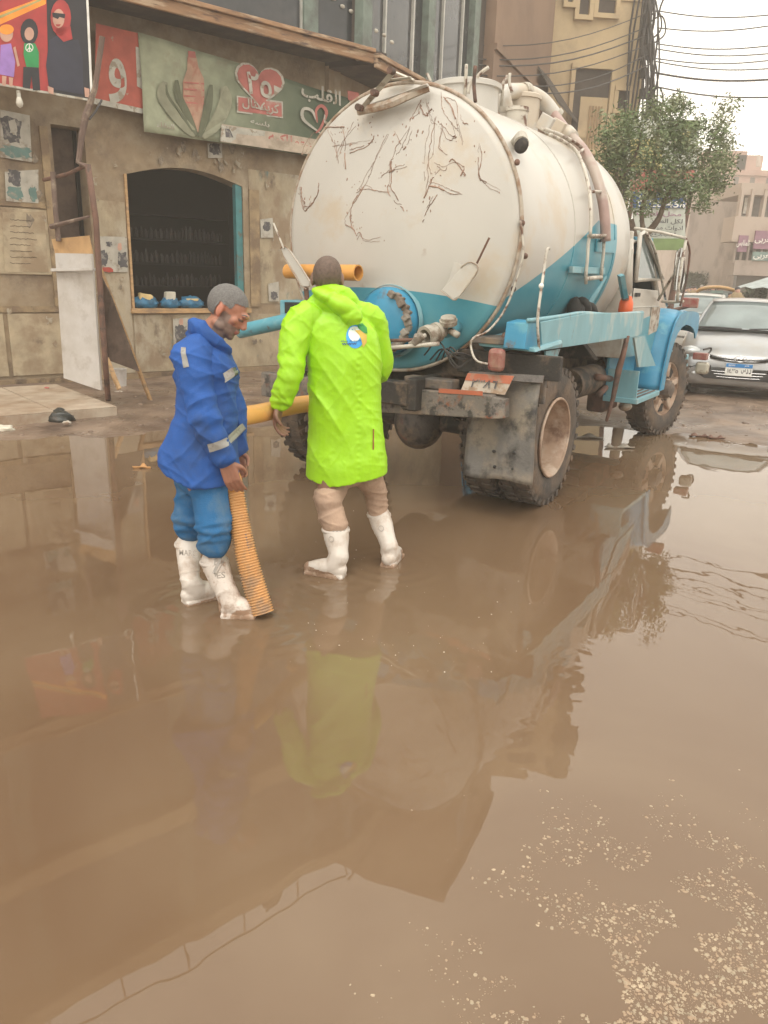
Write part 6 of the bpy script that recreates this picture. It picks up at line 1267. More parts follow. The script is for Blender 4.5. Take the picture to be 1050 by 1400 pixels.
# mirror arms, mirror, cloth awning, fender lamp, front bumper bits
MR = -1.28
c1 = TL(938, 326, MR); c2 = TL(934, 415, MR)
arms = [[TL(868, 312, -.9), TL(905, 318, -1.05), c1], [TL(905, 412, -1.02), TL(920, 413, -1.15), TL(934, 412, MR)], [c1, TL(943, 345, MR), TL(938, 385, MR), TL(930, 418, MR)], [TL(900, 410, -1.0), TL(915, 385, -1.15), TL(936, 352, MR)], [TL(938, 328, MR), TL(930, 370, MR), TL(926, 412, MR)], [TL(912, 418, -1.0), TL(897, 318 + 30, -1.0), TL(884, 318, -.98)]]
for i, a in enumerate(arms): B(MB().sweep(catmull(a, 3), .014 if i != 2 else .011, 8), 'mirror_arm', 'white_pipe' if i != 2 else 'rust_steel', smooth=True)
mo = [TL(u, v, MR + .02) for u, v in ((925, 345), (932, 338), (936, 342), (936, 385), (932, 396), (926, 398), (922, 396), (923, 360))]
mi = B(MB().add(mo + [p + Vector((.05, .02, 0)) for p in mo], [tuple(range(8)), tuple(range(8, 16))] + [(i, (i + 1) % 8, (i + 1) % 8 + 8, i + 8) for i in range(8)]), 'mirror', 'mirror_glass', bevel=.004)
B(MB().grid(lambda a, b: TL(898 + 28 * a - 3 * b, 323 + 3 * a + b * (24 - 14 * a ** 2), -1.1) + Vector((.12 * b, .25 + .03 * math.sin(a * 34), 0)), 26, 5), 'awning_cloth', 'blue_cloth', smooth=True, solid=.006)
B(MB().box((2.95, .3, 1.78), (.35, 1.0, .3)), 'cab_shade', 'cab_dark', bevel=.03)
B(MB().box(TS(944, 414, 3.95) + Vector((0, 0, 0)), (.06, .17, .11)), 'wing_lamp', 'tail_lamp', bevel=.012); B(MB().cyl((3.95, -.95, 1.36), TS(944, 418, 3.95), .02, None, 8), 'lamp_stem', 'rust_steel')
B(MB().ell((3.75, -.7, 1.40), (.08, .08, .05), None, 10, 6), 'bonnet_latch', 'pale_cap', smooth=True)
B(MB().sweep([(3.3, -.7, 1.42), (3.33, -.78, 1.5), (3.33, -.78, 1.62)], [.05, .06, .06], 10), 'snorkel', 'cab_dark', smooth=True)
B(MB().box((4.72, 0, .72), (.12, 2.1, .22)), 'front_bumper', 'rail_blue', bevel=.015)
B(MB().sweep(catmull([TS(962, 478, 4.5), TS(972, 476, 4.6), TS(970, 482, 4.6), TS(962, 486, 4.5)], 4), .012, 6), 'lamp_hoop', 'cable'); B(MB().sweep(catmull([TS(962, 497, 4.5), TS(971, 500, 4.6), TS(968, 510, 4.6), TS(960, 512, 4.5)], 4), .01, 6), 'lamp_hoop', 'cable')
B(MB().box(TS(958, 487, 4.5), (.12, .16, .08)), 'side_marker', 'tail_lamp', bevel=.01); B(MB().box(TS(960, 503, 4.5), (.12, .15, .14)), 'headlight', 'lamp_pale', bevel=.03)

# ------------------------------------------------------------------ people
def blob(mb, name, m_, parent, vox=.006, smooth_it=2, wrinkle=None, tint=None):
    me = bpy.data.meshes.new('b'); me.from_pydata([tuple(v) for v in mb.v], [], mb.f)
    bm = bmesh.new(); bm.from_mesh(me); bmesh.ops.recalc_face_normals(bm, faces=bm.faces); bm.to_mesh(me); bm.free()
    o = bpy.data.objects.new('b', me); COL.objects.link(o)
    md = o.modifiers.new('r', 'REMESH'); md.mode = 'VOXEL'; md.voxel_size = vox
    if smooth_it: s = o.modifiers.new('s', 'SMOOTH'); s.factor = .5; s.iterations = smooth_it
    bpy.context.view_layer.update(); r = bpy.data.meshes.new_from_object(o.evaluated_get(bpy.context.evaluated_depsgraph_get())); bpy.data.objects.remove(o)
    if wrinkle:
        n = len(r.vertices); co = np.empty(n * 3); r.vertices.foreach_get('co', co); co = co.reshape(-1, 3); no = np.array([v.normal[:] for v in r.vertices])
        co = co + no * wrinkle(co)[:, None]; r.vertices.foreach_set('co', co.ravel()); r.update()
    wco = np.empty(len(r.vertices) * 3); r.vertices.foreach_get('co', wco); wco = wco.reshape(-1, 3)
    if tint:
        at_ = r.color_attributes.new('tint', 'FLOAT_COLOR', 'POINT'); c = tint(wco); at_.data.foreach_set('color', np.concatenate([c, np.ones((len(c), 1))], 1).ravel())
    bvh = BVHTree.FromPolygons([Vector(v) for v in wco], [tuple(p.vertices) for p in r.polygons])
    r.transform(wm(parent).inverted()); r.shade_smooth(); r.name = name; r.materials.clear(); r.materials.append(M[m_])
    ob = bpy.data.objects.new(name, r); COL.objects.link(ob); ob.parent = parent; WM[ob.name] = wm(parent); ob['_'] = 0; del ob['_']
    return ob, bvh, wco
def shell(ob, wco, pred, off, name, m_, parent, sm=True, nz=0):
    me = ob.data; k = pred(wco); me.update(); V, F_, mp = [], [], {}
    for p in me.polygons:
        if all(k[i] for i in p.vertices):
            f = []
            for i in p.vertices:
                if i not in mp: mp[i] = len(V); v = me.vertices[i]; V.append(v.co + v.normal * (off + (nz * noise.noise(v.co * 60) if nz else 0)))
                f.append(mp[i])
            F_.append(tuple(f))
    nm = bpy.data.meshes.new(name); nm.from_pydata([tuple(v) for v in V], [], F_); nm.shade_smooth(); nm.materials.append(M[m_])
    o = bpy.data.objects.new(name, nm); COL.objects.link(o); o.parent = parent; WM[o.name] = wm(parent); return o
def drape(polys, name, m_, parent, bvh, dirn, off=.003, n=14):
    """polys: list of closed world-space outlines (convexish) laid onto the garment along dirn."""
    mb = MB()
    for pts in polys:
        if len(pts) == 4:
            def q4(a, b):
                q = pts[0].lerp(pts[1], a).lerp(pts[3].lerp(pts[2], a), b); h = bvh.ray_cast(q - dirn * .5, dirn); return h[0] - dirn * (off + .002) if h[0] else q
            mb.grid(q4, 24, 8); continue
        c = sum(pts, Vector()) / len(pts); K = len(pts); R_n = 5; rows = []
        for r in range(R_n + 1):
            row = []
            for p in pts:
                q = c.lerp(p, r / R_n); h = bvh.ray_cast(q - dirn * .5, dirn); row.append((h[0] + h[1] * off * (1 if h[1].dot(dirn) < 0 else -1)) if h[0] else q)
            rows.append(row)
        vs = [rows[0][0]] + [p for r in rows[1:] for p in r]; fs = [(0, 1 + i, 1 + (i + 1) % K) for i in range(K)]
        for r in range(R_n - 1): fs += [(1 + r * K + i, 1 + (r + 1) * K + i, 1 + (r + 1) * K + (i + 1) % K, 1 + r * K + (i + 1) % K) for i in range(K)]
        mb.add(vs, fs)
    return mb.build(name, m_, parent, True, smooth=True)
def drape_text(s, w, h, c, x, y, dirn, m_, parent, bvh, off=.003, name='lettering', bold=.02):
    vs, fs = text_verts(s, w, h, bold); out = []
    for v in vs:
        q = Vector(c) + Vector(x) * v.x + Vector(y) * v.y; hh = bvh.ray_cast(q - dirn * .5, dirn); out.append(hh[0] - dirn * off if hh[0] else q)
    return MB().add(out, fs).build(name, m_, parent, True)
def np_noise(P, sc, seed):  # smooth 3D value noise on arrays, roughly -1..1
    Q = P * sc; return (vnoise(Q[:, 0] + Q[:, 2] * .31, Q[:, 1] * .9 + Q[:, 2] * .83, seed) + vnoise(Q[:, 0] * .8 - Q[:, 1] * .6 + 9.1, Q[:, 2] + Q[:, 1] * .2, seed + 7)) - 1
def folds(dirs, amps):
    def f(P):
        d = np.zeros(len(P))
        for (a, b, c, sc, st), amp in zip(dirs, amps):   # (a,b,c) = ACROSS the fold, sc = folds per metre, st = stretch along it
            n = np.array([a, b, c], float); n /= np.linalg.norm(n); m = np.cross(n, [0, 1, 0]); m /= np.linalg.norm(m)
            u, w_, y = P @ n, P @ m, P[:, 1]; wob = np_noise(P, 3.0, 77) * .05
            v = vnoise((u + wob) * sc + y * 3, w_ * sc * st + y * 2 + 40, int(sc * 7)); r = (1 - np.abs(2 * v - 1)) ** 3 * 1.0
            k = np.clip(np_noise(P, 4.5, int(sc) + 5) * 1.6 + .75, 0, 1.5); d += amp * (r * k - .15)
        return d
    return f
def hand(mb, wr, D, N, T, s=1.0, curl=.9, thumb_curl=.5, spread=.1):
    """wr wrist, D towards fingers, N palm side (curl direction), T thumb side."""
    D, N, T = Vector(D).normalized(), Vector(N).normalized(), Vector(T).normalized(); wr = Vector(wr)
    mb.caps([wr - D * .02, wr + D * .03, wr + D * .085 * s], [(.020 * s, .026 * s), (.017 * s, .036 * s), (.013 * s, .040 * s)] , 12, 3) if False else None
    for k in range(4):   # palm as four joined metacarpals
        o = (1.5 - k) * .0195 * s; mb.caps([wr + T * o * .75 + D * .005, wr + T * o * .9 + D * .045 * s, wr + T * o + D * .088 * s], [.0165 * s, .0155 * s, .0125 * s], 10, 2)
    L_ = [(.042, .026, .021), (.046, .029, .022), (.043, .027, .021), (.034, .021, .019)]
    for k in range(4):
        o = (1.5 - k) * .0205 * s; p = wr + T * o + D * .090 * s; pts = [p - D * .02, p]; ang = .25; d = D
        for j, l in enumerate(L_[k]):
            ang += curl * (.55, .75, .5)[j] * (1 + .08 * k); d = (D * math.cos(ang) + N * math.sin(ang) + T * spread * (1.5 - k) * .3).normalized(); p = p + d * l * s; pts.append(p)
        mb.caps(pts, [.0098 * s, .0102 * s, .0092 * s, .0084 * s, .0074 * s], 10, 2)
    p = wr + T * .026 * s + D * .012 + N * .004; d = (T * .75 + D * .65 + N * .2).normalized(); pts = [p - d * .01, p + d * .038 * s]
    d2 = (T * .2 + D * .85 + N * (.3 + thumb_curl)).normalized(); pts.append(pts[-1] + d2 * .034 * s); d3 = (D * .8 + N * (.5 + thumb_curl) - T * .2).normalized(); pts.append(pts[-1] + d3 * .025 * s)
    mb.caps(pts, [.0155 * s, .0125 * s, .0105 * s, .0085 * s], 10, 3)
def head(mb, c, fwd, up, s=1.0, ears=True):
    """c centre of the skull, fwd face direction, up crown direction."""
    f = Vector(fwd).normalized(); u = Vector(up); u = (u - f * u.dot(f)).normalized(); sd = f.cross(u)
    R = Matrix((sd, f, u)).transposed(); P = lambda x, y, z: Vector(c) + (sd * x + f * y + u * z) * s
    mb.ell(P(0, -.012, .022), (.074 * s, .094 * s, .088 * s), R, 24, 16); mb.ell(P(0, .028, -.012), (.062 * s, .070 * s, .085 * s), R, 20, 14)
    mb.ell(P(0, .040, -.062), (.048 * s, .052 * s, .050 * s), R, 18, 12); mb.ell(P(0, .074, -.090), (.024 * s, .020 * s, .018 * s), R, 14, 10)
    mb.ell(P(0, .088, .028), (.050 * s, .014 * s, .011 * s), R, 14, 8)
    mb.sweep([P(0, .088, .022), P(0, .098, .0), P(0, .108, -.020), P(0, .102, -.030)], [.009 * s, .011 * s, .0145 * s, .010 * s], 10)
    for x in (-1, 1):
        mb.ell(P(x * .011, .104, -.026), (.009 * s, .010 * s, .008 * s), R, 10, 6); mb.ell(P(x * .046, .062, -.012), (.020 * s, .018 * s, .020 * s), R, 12, 8)
        mb.ell(P(x * .030, .082, .006), (.013 * s, .008 * s, .009 * s), R, 10, 6); mb.ell(P(x * .050, .01, -.068), (.018 * s, .035 * s, .025 * s), R, 12, 8)
        if ears:
            e = P(x * .078, -.012, -.004); Re = R @ Matrix.Rotation(x * -.35, 3, 'Z'); mb.ell(e, (.009 * s, .019 * s, .033 * s), Re @ Matrix.Rotation(.15, 3, 'X'), 12, 10); mb.ell(P(x * .076, -.004, -.030), (.009 * s, .010 * s, .012 * s), R, 8, 6)
    mb.ell(P(0, .094, -.050), (.024 * s, .011 * s, .006 * s), R, 12, 6); mb.ell(P(0, .091, -.062), (.021 * s, .011 * s, .007 * s), R, 12, 6)
    return P, R

def boot(t, top, ank, heel, toe, rT, name_text=None, tdir=None, mat_='boot_white', txt=None, mud=.035):
    top, ank, heel, toe = map(Vector, (top, ank, heel, toe)); mb = MB()
    mb.caps([top, top.lerp(ank, .35), top.lerp(ank, .75), ank], [(rT, rT), (rT * .97, rT * .97), (rT * .80, rT * .80), (rT * .78, rT * .78)], 20, 5)
    mb.caps([heel + Vector((0, 0, .045)), heel.lerp(toe, .3) + Vector((0, 0, .055)), heel.lerp(toe, .7) + Vector((0, 0, .042)), toe + Vector((0, 0, .034))], [.044, .050, .047, .034], 16, 4)
    mb.caps([ank, ank.lerp(heel.lerp(toe, .3), .6) + Vector((0, 0, .02)), heel.lerp(toe, .45) + Vector((0, 0, .05))], [rT * .8, .056, .046], 16, 4)
    d = (toe - heel).normalized(); sd = d.cross(UP).normalized(); R = Matrix((d, sd, UP)).transposed(); Ls = (toe - heel).length
    mb.box(heel.lerp(toe, .5) + Vector((0, 0, .008)), (Ls + .04, .086, .022), R); mb.box(heel + d * .01 + Vector((0, 0, .002)), (.08, .082, .03), R)
    wr = folds([((ank - top).normalized().x, (ank - top).normalized().y, -1, 30, .3)], [.006])
    ob, bvh, wco = blob(mb, 'boot', mat_, t, .006, 2, lambda P: wr(P) * np.clip(1 - np.abs(P[:, 2] - ank.z) / .13, 0, 1))
    def mudp(P):
        s_ = ((P - np.array(heel)) @ np.array(d)) / Ls; return P[:, 2] < .012 + mud * (1.4 * np_noise(P, 16, 6) + .35 + 1.5 * np.clip(s_ - .35, 0, 1))
    shell(ob, wco, mudp, .0015, 'mud_cake', 'boot_dirt', ob, nz=.0015)
    ax = (ank - top).normalized(); rim = MB().sweep([top + (Vector((math.cos(6.283 * i / 28), math.sin(6.283 * i / 28), 0)) * (rT + .002)) - ax * -.0 for i in range(29)], [(.006, .012)] * 29, 6, False).build('boot_rim', mat_, ob, True, smooth=True)
    return ob, bvh

# ---- man in the hi-vis raincoat
hv = thing('person', 'bald man seen from behind in a lime yellow hooded raincoat, beige trousers and white boots', 'person', tuple(gr(485, 780)))
H = lambda u, v, Y: at(u, v, Y)
YH = 4.22
hip = H(473, 590, YH + .03); pl_ = H(449, 605, YH - .02); pr_ = H(502, 600, YH + .08)
gL = gr(470, 789); gT = gr(416, 784); gR = gr(531, 776)
kL = H(450, 690, 4.15); aL = Vector((gL.x - .03, gL.y + .01, .12)); kR = H(512, 675, 4.36); aR = Vector((gR.x, gR.y + .05, .12)); tL = H(459, 724, 4.13); tR = H(518, 704, 4.40)
chest = H(462, 470, YH + .02); belly = H(468, 535, YH + .04); neck = H(450, 412, YH + .03); hc_ = H(447.5, 381, YH + .055)
shL = H(412, 440, YH - .02); shR = H(512, 438, YH + .12); elL = H(398, 508, YH - .10); wrL = H(382, 553, YH - .10); elR = H(521, 500, YH + .22); wrR = H(505, 520, YH + .42)
mb = MB()
mb.caps([pl_.lerp(pr_, .5), belly, chest, H(459, 446, YH + .05)], [(.145, .10), (.14, .10), (.15, .10), (.10, .06)], 20, 4)
mb.caps([shL + Vector((.02, 0, -.02)), elL, wrL], [.045, .045, .030], 14, 4); mb.caps([shR, elR, wrR], [.055, .045, .030], 14, 4); mb.caps([chest, H(454, 430, YH + .05), neck, hc_ - Vector((0, 0, .05))], [.08, .055, .055, .056], 16, 4)
mb.caps([pl_, kL, tL, aL], [.080, .055, .045, .032], 16, 4); mb.caps([pr_, kR, tR, aR], [.080, .055, .045, .032], 16, 4)
mb.caps([aL - Vector((0, 0, .03)), aL + Vector((-.10, -.01, -.075))], [.026, .018], 10, 2); mb.caps([aR - Vector((0, 0, .03)), aR + Vector((.03, .10, -.075))], [.026, .018], 10, 2)
face = Vector((-.10, 1, -.22)); P1, R1 = head(mb, hc_, face, Vector((.0, .1, 1)), 1.02)
hand(mb, wrL + Vector((-.004, .0, -.008)), (-.10, -.10, -.95), (.75, .25, -.35), (-.25, -.9, -.1), 1.0, .75)
hand(mb, wrR, (.1, .9, .05), (0, -.2, -1), (-1, 0, 0), 1.0, .8)
def tint1(P):
    c = np.tile(np.array([[.235, .125, .085]]), (len(P), 1)); h_ = P[:, 2] > hc_.z - .03; c[h_] = [.23, .135, .10]; return c
body1, bv, wc = blob(mb, 'body', 'skin', hv, .0055, 2, None, tint1)
shell(body1, wc, lambda P: (P[:, 2] > hc_.z - .035 + .0) & (P[:, 1] < hc_.y + .09) & (np.abs(P[:, 0] - hc_.x) < .0745), .0025, 'hair', 'dark_hair', hv, nz=.0006)
# raincoat
mb = MB()
hemL, hemR = H(415, 652, YH), H(532, 641, YH + .08)
m0 = len(mb.v)
mb.rings([(H(474, 648, YH + .04), .232, .165), (H(474, 630, YH + .04), .228, .165), (H(473, 590, YH + .04), .212, .155), (H(472, 540, YH + .04), .196, .148), (H(469, 490, YH + .04), .200, .150), (H(465, 455, YH + .04), .200, .140), (H(460, 436, YH + .04), .168, .12), (H(455, 420, YH + .05), .11, .085), (H(452, 412, YH + .05), .07, .07)], 40, 5)
for q in range(m0, len(mb.v)):   # hem dips on the left and at the back vent
    v_ = mb.v[q]; w_ = max(0, 1 - (v_.z - hemR.z + .06) / .35); v_.z -= w_ * (.045 * math.exp(-((v_.x - H(455, 650, YH).x) / .13) ** 2) - .02 * max(0, (v_.x - H(500, 650, YH).x) / .12))
mb.caps([H(428, 432, YH), shL + Vector((-.0, 0, .0)), elL.lerp(shL, .45) + Vector((-.012, 0, 0)), elL, elL.lerp(wrL, .6), wrL + Vector((.004, 0, .015))], [.075, .078, .074, .068, .058, .046], 20, 4)
mb.caps([H(490, 430, YH + .06), shR, elR.lerp(shR, .5), elR, elR.lerp(wrR, .6), wrR], [.075, .070, .072, .070, .06, .05], 20, 4)
Rh = Matrix.Rotation(R_(24), 3, 'Y')
mb.ell(H(455, 409, YH - .035), (.125, .085, .042), Rh, 24, 14); mb.ell(H(468, 418, YH - .075), (.098, .062, .050), Rh, 24, 14); mb.ell(H(480, 431, YH - .085), (.060, .045, .050), Rh, 20, 12); mb.ell(H(484, 440, YH - .085), (.030, .030, .034), Rh, 14, 10)
mb.caps([H(424, 424, YH + .0), H(434, 408, YH - .0), H(452, 398, YH - .01), H(474, 404, YH + .02), H(492, 424, YH + .04)], [.030, .036, .036, .036, .030], 14, 4); mb.ell(H(456, 420, YH + .02), (.13, .10, .05), Rh, 24, 12)
mb.ell(H(452, 404, YH + .05), (.085, .085, .045), Rh, 24, 12)
fw = folds([(.86, 0, .50, 11, .18), (.97, 0, .12, 8, .14), (-.55, 0, .8, 12, .18)], [.009, .012, .0045]); fw2 = folds([(.75, 0, .66, 23, .2), (-.8, 0, .6, 21, .2), (.3, 0, 1, 26, .3)], [.0045, .003, .003])
elb = Vector(elL)
def wr1(P):
    d = fw(P) + fw2(P)
    q = np.exp(-(((P - np.array(elL)) ** 2).sum(1)) / .10 ** 2); t_ = (P @ np.array((.25, 0, 1.))) * 85; d = d + q * .0045 * np.sin(t_ + np_noise(P, 9, 5) * 2)
    w2 = np.exp(-(((P - np.array(wrL)) ** 2).sum(1)) / .07 ** 2); d = d + w2 * .005 * np.sin(P[:, 2] * 150 + np_noise(P, 12, 5) * 2)
    d = d * np.clip((P[:, 2] - hemR.z + .03) / .12, .12, 1)
    seam = np.exp(-((P[:, 0] - (H(492, 540, YH).x + (P[:, 2] - .9) * -.02)) / .012) ** 2) * (P[:, 1] < YH); d = d - seam * (.003 + .0012 * np.sin(P[:, 2] * 190)); return d
coat, cbv, cwc = blob(mb, 'raincoat', 'hivis', hv, .006, 2, wr1)
hood_c = H(463, 415, YH - .08)
dn = Vector((0, 1, 0))
LG = lambda pl: [H(u, v, YH - .15) for u, v in pl]
ov = lambda cx, cy, rx, ry, n=20: [(cx + rx * math.cos(6.283 * i / n), cy + ry * math.sin(6.283 * i / n)) for i in range(n)]
drape([LG(ov(485, 461, 12.5, 16.5))], 'printed_logo', 'logo_blue', hv, cbv, dn, .003)
drape([LG(ov(484, 457, 8.5, 11))], 'printed_logo', 'logo_white', hv, cbv, dn, .0045)
drape([LG([(487, 444), (494, 444), (500, 450), (501, 458), (494, 455), (488, 450)])], 'printed_logo', 'logo_green', hv, cbv, dn, .0055)
drape([LG([(484, 452), (492, 453), (500, 460), (500, 470), (495, 477), (494, 468), (490, 460)])], 'printed_logo', 'logo_gold', hv, cbv, dn, .006)
for i, vv in enumerate((467, 471)): drape_text('AL SARF AL SIHY' if False else (ar('شركة مياه') if i == 0 else 'www'), .0 + (.105 if i == 0 else .08), .011, H(479 if i == 0 else 477, vv, YH - .15), (1, 0, .05), (0, 0, 1), dn, 'sign_blue', hv, cbv, .0065)
drape([LG([(509.5, 590), (511, 590), (511, 618), (509, 618)])], 'zip_slit', 'zip_red', hv, cbv, dn, .003)
# trousers
mb = MB()
mb.caps([H(457, 668, YH + .01), kL + Vector((-.005, 0, .04)), kL + Vector((.0, 0, -.02)), H(457, 716, 4.12)], [.078, .078, .074, .072], 20, 4); mb.caps([H(504, 655, YH + .08), kR + Vector((0, 0, .02)), H(517, 700, 4.39)], [.080, .070, .058], 20, 4)
mb.caps([H(462, 655, YH + .04), H(500, 645, YH + .07)], [.07, .07], 16, 3)
tw = folds([(.3, 0, 1, 26, .3), (-.5, 0, 1, 20, .3)], [.009, .008]); blob(mb, 'trousers', 'beige_trousers', hv, .007, 2, tw)
gL = gr(470, 789); gT = gr(416, 784)
bL, bLv = boot(hv, H(459, 724, 4.13), Vector((gL.x - .03, gL.y + .01, .12)), Vector((gL.x - .025, gL.y, 0)), Vector((gT.x + .03, gT.y + .015, 0)), .073)
gR = gr(531, 776)
bR, bRv = boot(hv, tR, Vector((gR.x + .0, gR.y + .05, .12)), Vector((gR.x, gR.y + .03, .0)), Vector((gR.x + .05, gR.y + .19, 0)), .066)
for (bo, bvv, u, v, Y) in ((bL, bLv, 451, 746, 4.13), (bR, bRv, 521, 728, 4.4)):
    ring = [Vector((math.cos(6.283 * i / 18) * .014, 0, math.sin(6.283 * i / 18) * .014)) + H(u, v, Y - .2) for i in range(19)]
    pts = []
    for p in ring:
        h_ = bvv.ray_cast(p - dn * .3, dn); pts.append((h_[0] - dn * .002) if h_[0] else p)
    MB().sweep(pts, .0016, 5, False).build('embossed_ring', 'boot_print', bo, True)
for k in range(4): drape_text(('○○○○○', '□□□□')[k % 2] if False else 'ooooo', .10, .02, H(459, 733, 3.95), (1, 0, 0), (0, 0, 1), dn, 'boot_print', bL, bLv, .002, 'boot_pattern') if k == 0 else None

# ---- man in blue
bm_ = thing('person', 'grey haired man in muddy blue overalls and white boots looking down at the hose', 'person', tuple(gr(290, 835)))
YB_ = 3.62
Bp = lambda u, v, d=0: at(u, v, YB_ + d)
hcb = Bp(311, 424, .02); nk = Bp(282, 466, .02)
sR = Bp(262, 494, -.13); eR = Bp(279, 572, -.17); wR = Bp(308, 632, -.14)      # near (his right) arm
sL = Bp(285, 490, .20); eL = Bp(318, 560, .22); wL = Bp(322, 618, .20)
hipb = Bp(272, 640, .03); aLb = Vector((gr(262, 818).x, gr(262, 818).y, .10)); aRb = Vector((gr(308, 838).x - .02, gr(308, 838).y + .02, .11)); kLb = Bp(262, 705, .09); kRb = Bp(292, 712, -.06); tLb = Bp(257, 744, .10); tRb = Bp(293, 768, -.04); g1 = gr(262, 824); g2 = gr(300, 845); aLb = Vector((g1.x, g1.y, .12)); aRb = Vector((g2.x + .03, g2.y + .04, .12))
mb = MB()
mb.caps([hipb, Bp(278, 570, .03), Bp(283, 510, .03), Bp(279, 482, .03)], [(.09, .13), (.10, .13), (.10, .16), (.07, .11)], 20, 4)
mb.caps([Bp(279, 490, .03), nk, Bp(296, 448, .02), hcb + Vector((0, 0, -.03))], [.09, .066, .058, .055], 16, 4)
mb.caps([sR, eR, wR], [.055, .044, .029], 14, 4); mb.caps([sL, eL, wL], [.055, .044, .029], 14, 4)
mb.caps([hipb + Vector((0, .05, 0)), kLb, tLb, aLb], [.075, .055, .042, .032], 16, 4); mb.caps([hipb + Vector((0, -.05, 0)), kRb, tRb, aRb], [.075, .055, .042, .032], 16, 4)
mb.caps([aLb - Vector((0, 0, .03)), aLb + Vector((.08, .05, -.075))], [.026, .018], 10, 2); mb.caps([aRb - Vector((0, 0, .03)), aRb + Vector((.09, 0, -.08))], [.026, .018], 10, 2)
fwd = Vector((.80, -.10, -.56)); upb = Vector((.56, .0, .80)); P2, R2 = head(mb, hcb, fwd, upb, 1.0)
hand(mb, wR + Vector((.006, 0, -.006)), (.28, .05, -.95), (.05, 1, 0), (.95, .05, .3), .98, .38)
hand(mb, wL, (.25, -.05, -.95), (0, -1, 0), (.9, 0, .3), .95, .8)
f_ = fwd.normalized(); u_ = (upb - f_ * upb.dot(f_)).normalized(); s_ = f_.cross(u_)
def loc(P): q = P - np.array(hcb); return q @ np.array(s_), q @ np.array(f_), q @ np.array(u_)
def tint2(P):
    x, y, z = loc(P); c = np.tile(np.array([[.37, .165, .105]]), (len(P), 1)); nn = np_noise(P, 60, 3)
    hd = (np.abs(x) < .12) & (y > -.15) & (y < .16) & (z > -.14) & (z < .14)
    st = hd & (z < -.036) & (y > .0) & (z > -.13) | (hd & (z < -.0) & (y > .0) & (y < .045) & (np.abs(x) > .045)); lips = hd & (y > .088) & (np.abs(z + .056) < .009) & (np.abs(x) < .024)
    c[st] = np.array([.22, .15, .12]) * (1 + .25 * nn[st][:, None]); c[lips] = [.30, .11, .08]; ear = hd & (np.abs(x) > .07); c[ear] = [.42, .16, .10]; eye = hd & (np.abs(np.abs(x) - .031) < .014) & (np.abs(z - .004) < .005) & (y > .07); c[eye] = [.10, .05, .04]
    hands = P[:, 2] < wR.z + .03; c[hands] = [.30, .14, .09]; return c
body2, bv2, wc2 = blob(mb, 'body', 'skin', bm_, .005, 2, None, tint2)
def hairp(P):
    x, y, z = loc(P); jag = .006 * np_noise(P, 45, 2)
    return (z > .040 + jag + np.clip(y, 0, 1) * .35) & (y < .085) & (z > -.14) | ((y < -.028 + jag) & (z > -.048 + jag) & (z < .2) & (y > -.2)) | ((y < .032) & (z > .022 + jag) & (np.abs(y) < .2) & (z < .2))
hb = shell(body2, wc2, hairp, .0035, 'hair', 'grey_hair', bm_, nz=.0012)
br = MB()
for x in (-1, 1): br.sweep([P2(x * .016, .096, .032), P2(x * .034, .092, .036), P2(x * .05, .078, .030)], [.003, .0035, .002], 6)
br.build('eyebrow', 'grey_hair', bm_, True)
ey = MB()
for x in (-1, 1): ey.ell(P2(x * .031, .0835, .004), (.010, .004, .003), R2, 10, 6)
ey.build('eyelid_line', 'dark_hair', bm_, True)
# jacket
mb = MB()
m0 = len(mb.v)
mb.rings([(Bp(277, 655, .03), .170, .180), (Bp(276, 632, .03), .172, .180), (Bp(279, 590, .03), .152, .175), (Bp(282, 550, .03), .136, .170), (Bp(284, 515, .03), .138, .175), (Bp(282, 490, .03), .122, .170), (Bp(280, 474, .03), .095, .13), (Bp(281, 458, .03), .066, .072)], 36, 5)
for q in range(m0, len(mb.v)):   # the back of the jacket flares out and ends higher than the front
    v_ = mb.v[q]; w_ = max(0, 1 - (v_.z - Bp(270, 664).z) / .34); k_ = (v_.x - Bp(274, 645).x) / .19; v_.z += .13 * w_ * max(0, -k_ - .15); v_.x -= .045 * w_ * max(0, -k_); v_.z -= .0 * w_
mb.caps([Bp(268, 480, -.05), sR + Vector((0, .01, .01)), sR.lerp(eR, .5), eR, eR.lerp(wR, .55), wR + Vector((-.006, 0, .025))], [.075, .080, .074, .067, .059, .054], 20, 4)
mb.caps([sL, sL.lerp(eL, .5), eL, eL.lerp(wL, .6), wL + Vector((0, 0, .03))], [.08, .078, .07, .062, .056], 18, 4)
mb.sweep(catmull([Bp(259, 462, .0), Bp(268, 446, -.07), Bp(290, 462, -.08), Bp(306, 478, -.03), Bp(308, 484, .03), Bp(296, 470, .11), Bp(272, 450, .10), Bp(259, 462, .0)], 5), [(.012, .030)] * 36, 10)
fj = folds([(.95, 0, .25, 12, .2), (.35, 0, 1, 20, .3), (-.6, 0, .8, 15, .25)], [.013, .006, .009]); fj2 = folds([(.7, 0, .7, 24, .2), (-.7, 0, .7, 22, .2)], [.0048, .0035])
def wr2(P):
    d = fj(P) + fj2(P)
    for c_, a_, f0, r_ in ((eR, .006, 62, .10), (wR, .004, 100, .07)):
        d = d + np.exp(-(((P - np.array(c_)) ** 2).sum(1)) / r_ ** 2) * a_ * np.sin((P @ np.array((-.3, 0, 1.))) * f0 + np_noise(P, 9, 4) * 2.2)
    return d
jk, jbv, jwc = blob(mb, 'jacket', 'blue_jacket', bm_, .006, 2, wr2)
LB = lambda pl, d=-.3: [Bp(u, v, d) for u, v in pl]
drape([LB([(277, 613), (305, 605), (309, 616), (280, 625)])], 'cuff_strip', 'reflective', bm_, jbv, dn, .003)
drape([LB([(300, 514), (318, 502), (321, 514), (302, 527)])], 'chest_strip', 'reflective', bm_, jbv, dn, .003)
